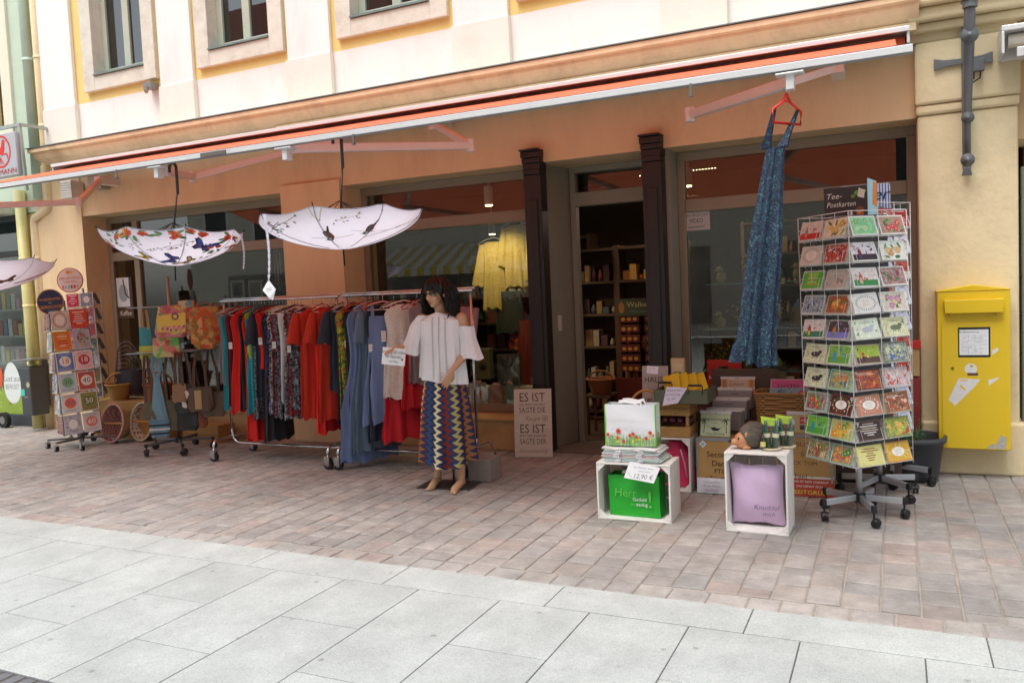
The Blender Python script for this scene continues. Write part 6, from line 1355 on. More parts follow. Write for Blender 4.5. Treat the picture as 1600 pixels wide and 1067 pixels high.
# pink bag in the rear crate
PK = FAB('hot_pink_cloth', '#c92c5c'); m = MB(); T = TR(-1.60, 6.36, .02); 
m.grid(30, 16, lambda u, v: ((.13 + .03 * sin(4 * u * 2 * pi + v * 5) * .5) * cos(2 * pi * u) * (1.15 - .7 * v * v), .08 * sin(2 * pi * u) * (1 + .15 * sin(5 * v + u * 12)), .36 * v), PK, T, cu=True)
m.tube([(.05, -.09, .3), (.08, -.1, .2), (.10, -.1, .08)], .006, C('#c9a0b0'), 6, T); m.build('pink_bag', label='crumpled hot pink cloth bag inside the rear white crate', cat='bag')
# ================================================================ tea chests
TEA = P('tea_chest_ply', '#b08c56', .8, var=.08, scale=4, bump=.15, dark='#7a5e38', damt=.2); TAPE = P('metal_strip', '#9aa0a6', .45, .5); TI = P('stencil_ink', '#2c2418', .8, var=.2)
def chest(label, x0, x1, y0, y1, h, lines, col=TI):
    t = thing('tea_chest', label, 'crate', ((x0 + x1) / 2, (y0 + y1) / 2, 0), 0, 'tea chests'); MB().bx(x0, x1, y0, y1, .004, h, TEA).build('chest_body', t, bevel=.003)
    m = MB(); e = .018
    m.bx(x0 - .003, x1 + .003, y0 - .004, y0 + e, h - e, h + .003, TAPE).bx(x0 - .004, x0 + e * .6, y0 - .003, y0 + e, 0, h - e, TAPE).bx(x1 - e * .6, x1 + .004, y0 - .003, y0 + e, 0, h - e, TAPE); m.build('metal_edge', t)
    TT = frame(((x0 + x1) / 2, y0 - .001, 0), (1, 0, 0), (0, -1, 0)); m = MB()
    for s, dx, z, sz in lines: m.text(s, dx, z, sz, col, TT, .001)
    m.build('stencil', t); return t
Yc = 6.25; xa, xb = at(1089, 720, Yc).x, at(1182, 720, Yc).x; H1 = .42; w1 = xb - xa
ch = chest('plywood tea chest with black lettering between the white crates', xa, xb, Yc, Yc + .36, H1, [('Second Flush', .015, .295, .062), ('Darjeeling', .015, .225, .062), ('FTGFOP', .0, .165, .052), ('Top of the Year', .01, .11, .042)])
m = MB(); TT = frame((xa + .05, Yc - .001, .375), (1, 0, 0), (0, -1, 0)); m.poly([(0, -.03), (.03, 0), (0, .03), (-.03, 0)], C('#d8dee2'), TT, .001).ring(0, 0, .006, .012, C('#3a8ab0'), TT, .0016, 16); m.build('diamond_sticker', ch)
xc, xd = at(1190, 720, 6.3).x, at(1300, 700, 6.3).x; H2 = .46
chest('taller plywood tea chest behind the card rack', xc, xd, 6.3, 6.66, H2, [('DARJILING', .02, .39, .05), ('69', .06, .32, .06), ('STÖCK TOM', .02, .25, .045), ('Nel', .03, .15, .06), ('TEE - IN DER ASTEN', .0, .08, .022)], P('faded_ink', '#6a5230', .8))
# items at their feet
m = MB(); c = gr(1113, 772); T = frame((c.x, c.y, .006), (1, .03, 0), (0, -1, .1)); w_ = .115
m.grid(14, 6, lambda u, v: ((u - .5) * 2 * w_, .115 * v, .012 * sin(pi * u) * sin(pi * v) + .002 * sin(u * 20 + v * 7)), P('packet_white', '#cfd2d8', .3, coat=.6), T); m.bx(-w_, w_, 0, .115, -.03, -.002, C('#d8d4da'), T)
for k, cc in enumerate(('#9a9aa8', '#9a9aa8', '#b07a8a')): m.text(['Taschentücher', 'für die Tränen', 'der Freude'][k], 0, .09 - k * .03, .022, C(cc), T, .016, shear=.3)
m.build('tissue_packet', label='white plastic wrapped packet leaning at the foot of the tea chest', cat='packet')
def plate(label, T, w_, h, bg, deco, card_top=True, group='metal joke signs', th=.004, name='metal_sign', border=None):
    m = MB(); m.prism([(-w_ / 2, 0), (w_ / 2, 0), (w_ / 2, h), (-w_ / 2, h)], th, C(bg), T, -th)
    if border: m.rect(-w_ / 2, 0, w_ / 2, h, C(border), T, .0005); m.rect(-w_ / 2 + .006, .006, w_ / 2 - .006, h - .006, C(bg), T, .001)
    if card_top: m.prism([(-w_ / 2 - .004, h - .002), (w_ / 2 + .004, h - .002), (w_ / 2 + .004, h + .022), (-w_ / 2 - .004, h + .022)], .002, C('#c9c9c6'), T, .0002); m.poly([(-.008, h + .006), (.008, h + .006), (0, h + .013)], C('#4a3a32'), T, .0028)
    deco(m, T, w_, h); return m.build(name, label=label, cat='sign', group=group)
WI = C('#e6e0d4')
c = gr(1281, 776); X0 = at(1252, 760, 6.2).x
def d_red(m, T, w_, h):
    m.text('DAS IST KEIN UNKRAUT', -.01, h * .8, .024, WI, T, .0018, width=w_ * .84).text('DAS NENNT SICH', -.02, h * .55, .024, WI, T, .0018, width=w_ * .6).line([(w_ * .32, h * .55), (w_ * .44, h * .55)], .003, WI, T, .0018); m.text('SEITGRÜN!', .0, h * .22, .042, C('#d6d04a'), T, .0018, width=w_ * .84)
    for i in range(14): m.disc(w_ * .45 + r5.uniform(-.006, .006), h * r5.uniform(.1, .95), .004, .002, C('#c9a84a'), T, .0016, 6, i)
plate('red metal sign with white and yellow lettering at the foot of the taller tea chest', frame((c.x - .05, c.y - .03, .004), (1, 0, 0), (0, -1, .12)), .30, .135, '#a83a2c', d_red)
# metal signs stacked on the tea chest
def palms(m, T, w_, h):
    K = C('#17181a')
    for s in (-1, 1):
        x = s * w_ * .36; m.line([(x + s * .004, h * .16), (x, h * .45), (x + s * .003, h * .66)], .005, K, T, .0016)
        for a in range(7): q = .5 + a * .75; m.line([(x, h * .68), (x + .022 * cos(q), h * .68 + .015 * sin(q) + .006), (x + .038 * cos(q), h * .68 + .02 * sin(q) - .004)], .0045, K, T, .0016)
    m.text('RUHESTAND', 0, h * .74, .022, K, T, .0016, width=w_ * .48).text('IST EIN', 0, h * .58, .01, K, T, .0016).text('VOLLZEITJOB', 0, h * .12, .024, K, T, .0016, width=w_ * .62)
    m.line([(-w_ * .3, h * .46), (-w_ * .12, h * .34), (w_ * .1, h * .32), (w_ * .32, h * .48)], .002, K, T, .0016); m.poly([(-w_ * .17, h * .38), (-w_ * .06, h * .26), (w_ * .1, h * .26), (w_ * .2, h * .38), (w_ * .06, h * .36), (-w_ * .02, h * .42)], K, T, .0018)
p = at(1117, 682, 6.3); plate('pale green metal sign with two palms and a hammock', frame((p.x, 6.3, H1 + .004), (1, -.06, 0), (-.06, -1, .25)), .235, .18, '#b9c4a0', palms, border='#8a9468')
greys = ['#6f6a66', '#7c8082', '#86868a', '#707478', '#8a8684', '#787c80', '#6a6462']
# stepped display stand carrying rows of signs
st_ = MB(); DW = P('dark_stand_wood', '#54453a', .7, var=.2); 
for k in range(3): st_.bx(xa + .02, xb + .10, 6.46 + k * .11, 6.46 + (k + 1) * .11, .0 if k else 0, .44 + .07 * k, DW)
st_.bx(xa + .02, xb + .1, 6.79, 6.81, 0, .9, DW); st_.build('display_stand', label='dark stepped stand carrying the rows of metal signs', cat='stand')
for k in range(6):
    y = 6.45 + k * .055; zz = .42 + .03 + (k // 2) * .07; zz = max(zz, .445 + (k // 2) * .07)
    pl_ = plate('grey metal sign, number %s from the front in the stepped rows behind the palm sign' % ['one', 'two', 'three', 'four', 'five', 'six'][k], frame((xa + .175 + k * .012, y, zz), (1, 0, 0), (0, -1, .2)), .27, .15, greys[k], lambda m, T, w_, h: [m.line([(-.03 + .012 * q, h * .8), (-.024 + .012 * q, h * .8)], .005, C('#3a3a3c'), T, .0015) for q in range(5)], True)
def bauch(m, T, w_, h):
    m.rect(-w_ * .3, 0, w_ * .3, h, C('#c9ae96'), T, .0012); [m.rect(s * w_ * .4 - .014, 0, s * w_ * .4 + .014, h, C('#b8743e'), T, .0012) for s in (-1, 1)]
    m.text('Zuhause', -.01, h * .78, .036, C('#7a6a62'), T, .002, shear=.3).text('muss man den', 0, h * .58, .014, C('#5a4438'), T, .002).text('-BAUCH-', 0, h * .36, .045, C('#2c1c14'), T, .002, width=w_ * .62).text('nicht einziehen', 0, h * .12, .02, C('#5a4438'), T, .002)
p = at(1152, 622, 6.72); plate('tan metal sign with dark lettering standing above the rows of grey signs', frame((p.x, 6.74, at(1152, 625, 6.74).z), (1, 0, 0), (0, -1, .15)), .27, .17, '#c49a76', bauch)
# lime green fruit crate and tray
FW = P('fruit_crate_wood', '#a57e48', .75, var=.12, scale=6, bump=.4)
zf = .425; xf0, xf1 = at(1018, 660, 6.22).x, at(1078, 660, 6.22).x; zf1 = at(1050, 629, 6.22).z; hf = zf1 - zf
t = thing('fruit_crate', 'brown slatted fruit crate with stamped lettering standing on the rear white crate', 'crate', ((xf0 + xf1) / 2, 6.36, zf))
for (z0, z1) in ((0, .3), (.62, 1.0)):
    MB().bx(xf0, xf1, 6.22, 6.232, zf + hf * z0, zf + hf * z1, FW).bx(xf0, xf1, 6.488, 6.5, zf + hf * z0, zf + hf * z1, FW).bx(xf0, xf0 + .012, 6.232, 6.488, zf + hf * z0, zf + hf * z1, FW).bx(xf1 - .012, xf1, 6.232, 6.488, zf + hf * z0, zf + hf * z1, FW).build('slat', t, bevel=.002)
MB().bx(xf0 + .013, xf0 + .035, 6.233, 6.255, zf, zf1, FW).bx(xf1 - .035, xf1 - .013, 6.233, 6.255, zf, zf1, FW).bx(xf1 - .035, xf1 - .013, 6.46, 6.487, zf, zf1, FW).bx(xf0 + .013, xf1 - .013, 6.256, 6.46, zf + .002, zf + .01, FW).build('corner_post', t)
TT = frame(((xf0 + xf1) / 2, 6.219, zf), (1, 0, 0), (0, -1, 0)); MB().text('Reben Landen', 0, hf * .84, .04, P('faded_ink', '#6a5230', .8), TT, .001, width=(xf1 - xf0) * .85).text('2011', .05, hf * .7, .02, P('faded_ink', '#6a5230', .8), TT, .001).build('stamp', t)
m = MB(); pk = P('plum_wrap', '#5a2430', .3, var=.3, scale=20, coat=.4)
for k in range(9): m.ell((xf0 + .03 + (xf1 - xf0 - .06) * k / 8, 6.3 + .05 * (k % 2), zf + hf * .45), (.032, .035, .03), pk, nu=10, nv=7)
m.build('wrapped_sweets', label='dark red foil wrapped sweets piled in the fruit crate', cat='sweets', kind='stuff')
OLV = P('olive_tray_paint', '#5a5c4a', .6, var=.08, bump=.1); zt0 = zf1 + .004
xt0, xt1 = at(1022, 620, 6.15).x, at(1106, 620, 6.15).x; zt1 = zt0 + .105
t = thing('handled_tray', 'olive green tray with black handles full of yellow envelopes', 'tray', ((xt0 + xt1) / 2, 6.3, zt0)); e = .012
MB().bx(xt0, xt1, 6.14, 6.14 + e, zt0, zt1, OLV).bx(xt0, xt1, 6.46, 6.46 + e, zt0, zt1, OLV).bx(xt0, xt0 + e, 6.14 + e, 6.46, zt0, zt1, OLV).bx(xt1 - e, xt1, 6.14 + e, 6.46, zt0, zt1, OLV).bx(xt0 + e, xt1 - e, 6.14 + e, 6.46, zt0, zt0 + e, OLV).build('tray_body', t, bevel=.003)
for cxx, wy in ((xt0 + .05, 6.3), (xt1 - .09, 6.13)):
    MB().tube([(cxx - .055, wy, zt1 - .03), (cxx - .055, wy, zt1 + .03), (cxx - .05, wy, zt1 + .036), (cxx + .05, wy, zt1 + .036), (cxx + .055, wy, zt1 + .03), (cxx + .055, wy, zt1 - .03)], .004, BLK, 6).bx(cxx - .05, cxx + .05, wy - .012, wy + .012, zt1 + .03, zt1 + .046, BLK).build('handle', t, bevel=.002)
YC = P('yellow_paper', '#cdb32a', .6, var=.05)
for k in range(4):
    T = frame((xt0 + .12 + k * .068, 6.27 + .02 * k, zt1 - .03), (1, .35, .05 * k), (-.25, -1, 1.1)); m = MB(); m.prism([(-.065, 0), (.065, 0), (.065, .19), (-.065, .19)], .002, YC, T).line([(-.06, .02), (-.06, .185)], .0015, C('#8f7c1e'), T, .0025).line([(-.06, .1), (.06, .1)], .0012, C('#a8922a'), T, .0025)
    m.build('envelope', label='yellow paper envelope in the olive tray, %s from the left' % ['first', 'second', 'third', 'fourth'][k], cat='envelope', group='yellow envelopes')
T = frame((xt0 + .17, 6.128, zt1 - .085), (1, 0, .05), (0, -1, .1)); m = MB(); m.prism([(-.1, -.03), (.02, -.015), (.1, .1), (-.06, .115)], .001, C('#d8cfe0'), T)
for k in range(3): m.text(['Notiz Karten', 'mit Umschlag', 'ab 1,50'][k], 0 - k * .015, .085 - k * .033, .021, C('#6a5a8a'), T, .002, shear=.2)
m.build('price_card', label='torn lilac hand written note hanging on the olive tray', cat='sign')
# HAUS sign, handled basket and packets to the left of the tray
Yh = 6.55; p0, p1 = at(1007, 622, Yh), at(1046, 572, Yh)
sup = MB(); sup.bx(-2.12, -1.42, 6.52, 6.9, .01, .58, DW); sup.build('low_table', label='dark low table behind the crates carrying the house sign and basket', cat='table', bevel=.004)
def haus(m, T, w_, h):
    B_ = C('#3c2f2a'); m.text('HAUS', -.012, h * .68, .07, B_, T, .0018, width=w_ * .7).text('WELCOME', 0, h * .48, .028, C('#9a8a82'), T, .0018).text('familie', 0, h * .38, .02, C('#9a8a82'), T, .0018).text('ORDNUNG', 0, h * .2, .05, B_, T, .0018, width=w_ * .8)
plate('grey metal sign with the large word at its top, left of the yellow envelopes', frame(((p0.x + p1.x) / 2 - .02, Yh, .585), (1, 0, 0), (0, -1, .08)), p1.x - p0.x, p1.z - .585, '#a89a92', haus, False)
pb = at(1015, 612, 6.3); T = TR(pb.x - .03, 6.66, .585); T = TR(-1.93, 6.4, .555) 
bk = basket('handled_basket', 'flat round basket with a tall arched handle left of the house sign', TR(at(1010, 620, 6.38).x, 6.38, .53) @ RZ(.1), .11, .155, .06, WK4, HW, .21)
MB().cyl((at(1010, 620, 6.38).x, 6.38, .425), .09, .1, DW).build('basket_riser', label='dark round riser under the handled basket', cat='stand')
m = MB(); q = at(1010, 620, 6.38)
for k in range(16): m.disc(0, 0, .02, .014, C(r5.choice(['#4a3a34', '#8a7468', '#c9c0b8', '#6a4a3a'])), frame((q.x + r5.uniform(-.1, .1), 6.38 + r5.uniform(-.09, .09), .6 + r5.uniform(0, .012)), (1, r5.uniform(-1, 1), 0), (0, -.4, 1)), 0, 7)
m.build('dried_petals', label='brown and grey dried petals heaped in the handled basket', cat='petals', kind='stuff')
T = frame((at(1022, 572, 6.3).x, 6.25, at(1022, 578, 6.25).z), (1, 0, -.1), (0, -1, .1)); m = MB(); m.prism([(-.045, -.03), (.045, -.03), (.045, .03), (-.045, .03)], .001, C('#dccfd8'), T).text('von Herz', 0, .01, .016, C('#7a6a7a'), T, .002).text('2,-', -.02, -.012, .014, C('#7a6a7a'), T, .002); m.build('price_card', label='small pale lilac price card tied to the basket handle', cat='sign')
def packet(label, px_, y0, y1, Y, w_, d, col, deco=None, rot=0, zb=None):
    A, B = at(px_, y0, Y), at(px_, y1, Y); zb = B.z if zb is None else zb; T = TR(A.x, Y, zb) @ RZ(rot); m = MB(); m.bx(-w_ / 2, w_ / 2, 0, d, 0, A.z - zb, C(col), T); TT = T @ Matrix(((1, 0, 0, 0), (0, 0, -1, 0), (0, 1, 0, 0), (0, 0, 0, 1)))
    if deco: deco(m, TT, w_, A.z - zb)
    return m.build('gift_box', label=label, cat='box', group='small boxed gifts before the right window', bevel=.002)
def d_pack(c1, c2): return lambda m, T, w_, h: [m.rect(-w_ * .4, h * .55, w_ * .4, h * .9, C(c1), T, .001), m.disc(0, h * .3, w_ * .22, w_ * .22, C(c2), T, .001), m.rect(-w_ * .3, h * .7, w_ * .3, h * .74, C('#8a7a5a'), T, .0016)]
packet('tall cream box with orange fruit picture beside the window frame', 1058, 560, 600, 6.62, .11, .05, '#cdb48a', d_pack('#d8c49a', '#a83a1e'), zb=.585)
# NOTFALLBIER carrier and bottle
RC = P('red_card', '#b8281c', .5, var=.04); Yr = 6.95; q0, q1 = at(1106, 600, Yr), at(1158, 562, Yr); zb = at(1130, 612, Yr).z
MB().bx(-1.55, .02, 6.83, 7.3, .01, zb - .004, DW).build('display_shelf', label='dark display shelf under the right window carrying the red carrier', cat='shelf', bevel=.004)
w_ = q1.x - q0.x; TT = frame((q0.x, Yr, zb), (1, 0, 0), (0, -1, 0)); hh = q1.z - zb
m = MB(); H_ = hh
m.prism([(0, 0), (w_, 0), (w_, H_ * .55), (0, H_ * .55)], .01, RC, TT, -.01).prism([(0, H_ * .55), (w_ * .32, H_ * .55), (w_ * .32, H_ * .8), (0, H_ * .8)], .01, RC, TT, -.01).prism([(w_ * .62, H_ * .55), (w_, H_ * .55), (w_, H_ * .8), (w_ * .62, H_ * .8)], .01, RC, TT, -.01).prism([(0, H_ * .8), (w_, H_ * .8), (w_, H_), (0, H_)], .01, RC, TT, -.01)
m.prism([(0, 0), (w_, 0), (w_, H_ * .55), (0, H_ * .55)], .01, RC, TT, -.17).bx(q0.x, q0.x + .01, Yr + .01, Yr + .16, zb, zb + H_ * .55, RC).bx(q1.x - .01, q1.x, Yr + .01, Yr + .16, zb, zb + H_ * .55, RC)
for k in range(3): m.disc(w_ * (.2 + .3 * k), H_ * .1, .022, .02, C('#3a120e'), TT, .001, 14)
m.text('NOTFALLBIER', w_ / 2, H_ * .44, .05, C('#e2d8d0'), TT, .001, width=w_ * .92); m.build('bottle_carrier', label='red cardboard bottle carrier with white lettering below the blue dress', cat='bottle carrier', bevel=.002)
p = at(1116, 600, 6.8); zb2 = .585 if False else at(1116, 612, 6.8).z; m = MB(); m.lathe([(0, 0), (.03, 0), (.03, .085), (.02, .10), (.02, .115), (0, .116)], P('amber_jar', '#b8862a', .2, coat=.5), 16, TR(p.x, 6.8, .81 - .0)) if False else m.lathe([(0, 0), (.03, 0), (.03, .09), (.022, .10), (.022, .12), (0, .121)], P('amber_jar', '#b8862a', .2, coat=.5), 16, TR(p.x, 6.92, zb)); m.lathe([(.0305, .02), (.0305, .06)], C('#d8ccb0'), 16, TR(p.x, 6.92, zb)).lathe([(.024, .1), (.024, .125), (0, .126)], C('#2a2420'), 16, TR(p.x, 6.92, zb))
m.build('honey_jar', label='small amber jar with dark lid in front of the red carrier', cat='jar')
# wicker basket with signs on the taller tea chest
xw0, xw1 = at(1178, 640, 6.42).x, at(1262, 640, 6.42).x; zw = H2 + .004; zw1 = at(1215, 616, 6.42).z; t = thing('wicker_hamper', 'rectangular brown wicker basket holding the pink and blue signs', 'basket', ((xw0 + xw1) / 2, 6.55, zw))
WKB = wicker('hamper_wicker', '#8a6434', '#b98d54'); m = MB(); hx, hy, cx_, cy_ = (xw1 - xw0) / 2, .14, (xw0 + xw1) / 2, 6.56
def ham(u, v, k=1):
    a = 2 * pi * u; c_, s_ = cos(a), sin(a); e = .25; return (cx_ + math.copysign(abs(c_) ** e, c_) * hx * (.92 + .08 * v) * k, cy_ + math.copysign(abs(s_) ** e, s_) * hy * (.92 + .08 * v) * k, zw + (zw1 - zw) * v)
m.grid(64, 12, ham, WKB, cu=True, uv=True); m.build('woven_body', t)
MB().grid(64, 6, lambda u, v: ham(u, v, .94), WKB, cu=True, uv=True).build('lining', t)
MB().tube([ham(j / 64, 1) for j in range(64)], .011, WKB, 6, closed=True).build('rim', t)
zi = zw1 - .05
MB().bx(cx_ - hx * .85, cx_ + hx * .85, cy_ - hy * .8, cy_ + hy * .8, zw + .01, zi, DW).build('inner_box', t)
plate('pink metal sign with dark lettering, rearmost in the wicker basket', frame((at(1232, 600, 6.6).x, 6.62, zi + .004), (1, 0, 0), (0, -1, .3)), .28, .14, '#c24f82', lambda m, T, w2, h: m.text('HOTEL', 0, h * .5, .07, C('#6a1f40'), T, .0018, width=w2 * .6).text('MAMA', 0, h * .2, .03, C('#6a1f40'), T, .0018), False, border='#d0a8b4')
def bluesign(m, T, w2, h):
    m.text('BEST', -.05, h * .66, .03, C('#3a3028'), T, .0018); m.text('SPECIAL', -.03, h * .3, .022, C('#3a3028'), T, .0018); m.disc(w2 * .33, h * .5, .028, .024, C('#c0352a'), T, .0018, 14); m.disc(w2 * .33, h * .42, .016, .012, C('#d8c0a8'), T, .002, 12)
    for k in range(12): m.disc(r5.uniform(-.48, .25) * w2, h * r5.uniform(.1, .95), .008, .003, C('#3a5a4a'), T, .0014, 6, k)
plate('pale blue oblong metal sign with a red bird in front of the pink one', frame((at(1232, 610, 6.5).x, 6.52, zi + .004), (1, 0, 0), (0, -1, .35)), .29, .085, '#7d97a6', bluesign, False)
def hier(m, T, w2, h):
    m.rect(-w2 * .2, h * .5, w2 * .48, h * .85, C('#b8322a'), T, .0014); m.text('HIER KLOPFEN', w2 * .14, h * .67, .03, WI, T, .002, width=w2 * .62); m.rect(-w2 * .2, h * .18, w2 * .3, h * .42, C('#4a3a34'), T, .0014); m.text('ich öffne', w2 * .04, h * .3, .022, WI, T, .002)
    m.disc(-w2 * .38, h * .3, .016, .024, C('#c9542a'), T, .0014, 12); m.disc(-w2 * .38, h * .55, .02, .022, C('#dcd2cc'), T, .0018, 12)
plate('beige metal sign with a red lettering field in front of the wicker basket', frame((at(1262, 660, 6.33).x, 6.36, zw), (1, 0, 0), (0, -1, .15)), .3, .14, '#b3a67c', hier)
# little pots and odds on the display shelf
odd = [(1165, '#4a3a2c', .07), (1182, '#8a3a26', .09), (1205, '#5f4a30', .1), (1235, '#8a8a82', .12), (1075, '#6a3a3a', .08), (1090, '#3a3040', .09), (1290, '#b05a6a', .12)]
for k, (px_, c_, h_) in enumerate(odd):
    x = at(px_, 600, 7.05).x; m = MB(); m.lathe([(0, 0), (.03, 0), (.038, h_ * .5), (.03, h_ * .9), (.033, h_), (.026, h_), (.022, h_ * .85), (0, h_ * .8)], P('pot_' + c_[1:], c_, .5, var=.15), 16, TR(x, 7.05 if px_ > 1100 else 6.75, zb if px_ > 1100 else .585))
    m.build('small_pot', label='small ceramic pot on the dark display shelf, number %s from the left' % ['four', 'five', 'six', 'seven', 'one', 'two', 'eight'][k], cat='pot', group='small pots below the right window')
# ================================================================ tall postcard racks
rpx, rpy = -.24, 5.86
def tall_rack(label, px_, py_, rot, a0, specs, names, z0, rows, pitch, cw, chh, tag_, lean, detail=True):
    t = thing('postcard_rack', label, 'card rack', (px_, py_, 0), 0, 'tall postcard racks before the right window')
    SV = P('silver_paint', '#b9bdc2', .35, .6, var=.04)
    star_base(t, px_, py_, .135, .27, 5, a0, SV, .03, .042)
    L_ = TR(px_, py_, 0) @ RY(lean); MB().tube([(0, 0, .1), (0, 0, .55)], .021, SV, 14, L_).tube([(0, 0, .55), (0, 0, z0 + rows * pitch + .02)], .012, SV, 10, L_).build('pole', t)
    F = L_ @ RZ(rot); hs = cw + .012; m = MB()
    for k in range(rows + 1):
        z = z0 + k * pitch; m.tube([(-hs, -hs, z), (hs, -hs, z), (hs, hs, z), (-hs, hs, z)], .0028, WMET, 5, F, closed=True)
    for dx in (-hs, 0, hs):
        for dy in (-hs, hs): m.tube([(dx, dy, z0 - .02), (dx, dy, z0 + rows * pitch)], .0028, WMET, 5, F)
    for dy in (-hs / 2, 0, hs / 2):
        for dx in (-hs, hs): m.tube([(dx, dy, z0 - .02), (dx, dy, z0 + rows * pitch)], .0022, WMET, 4, F)
    m.build('wire_frame', t)
    MB().prism([(-hs + .08, -hs + .08), (hs - .08, -hs + .08), (hs - .08, hs - .08), (-hs + .08, hs - .08)], rows * pitch - .02, P('card_backs', '#77787c', .8, var=.15, scale=20), F @ TR(0, 0, z0)).build('core_panel', t)
    for r_ in range(rows):
        z = z0 + (rows - 1 - r_) * pitch + .006
        for f in range(4):
            for c_ in range(2):
                T = F @ RZ(f * pi / 2) @ TR((c_ - .5) * (cw + .006), -hs - .016, z) @ RX(pi / 2 - .27 - r5.uniform(0, .08)) @ TR(0, 0, 0)
                wx = r5.uniform(-.035, .035) if r5.random() < .35 else 0; T = T @ RZ(wx)
                if f in detail_faces:
                    key = (detail_faces.index(f), r_, c_); sp = specs.get(key) or r5.choice(pool)
                    nm_ = names.get(key, 'postcard')
                    card(T, cw * .93, chh, sp, '%s, %s row, %s %s of the %s' % (nm_, ORD[min(r_, 9)], ['outer', 'inner'][c_ if detail_faces.index(f) == 0 else 1 - c_], ['left face', 'right face'][detail_faces.index(f)], tag_), 'postcards in the tall racks', 6 if detail else 4, 'postcard')
                elif f == side_face and c_ == 1:
                    card(T @ RZ(.05), cw * .93, chh, (r5.choice(['#b9c4b0', '#c4cfc0', '#a8bda4', '#8fae96']), ['#cfd8c8'], 'lines', '#c9d3c2'), 'pale card turned away, %s row, far left side of the %s' % (ORD[min(r_, 9)], tag_), 'postcards in the tall racks', 7, 'postcard')
                if detail or f in detail_faces:
                    pw = MB(); pocket_wires(pw, T @ RZ(-wx), cw, chh, .045, -.04); pw.build('wire_pocket', t)
    return t, F
cream = '#d8d4b8'
pool = [(cream, ['#4a4a42', '#5f8a4a', '#8a6a4a'], 'animal', '#dcd8c0'), ('#3a2a22', ['#b8452c', '#c98a4a', '#6a8a3a'], 'photo', '#8a5a4a'), ('#6a9a4a', ['#3f7a34', '#c9a23a', '#b8482e'], 'fruit'), ('#cfe0cf', ['#c8707a', '#d8a0a8'], 'flowers')]
L, Rr = 0, 1
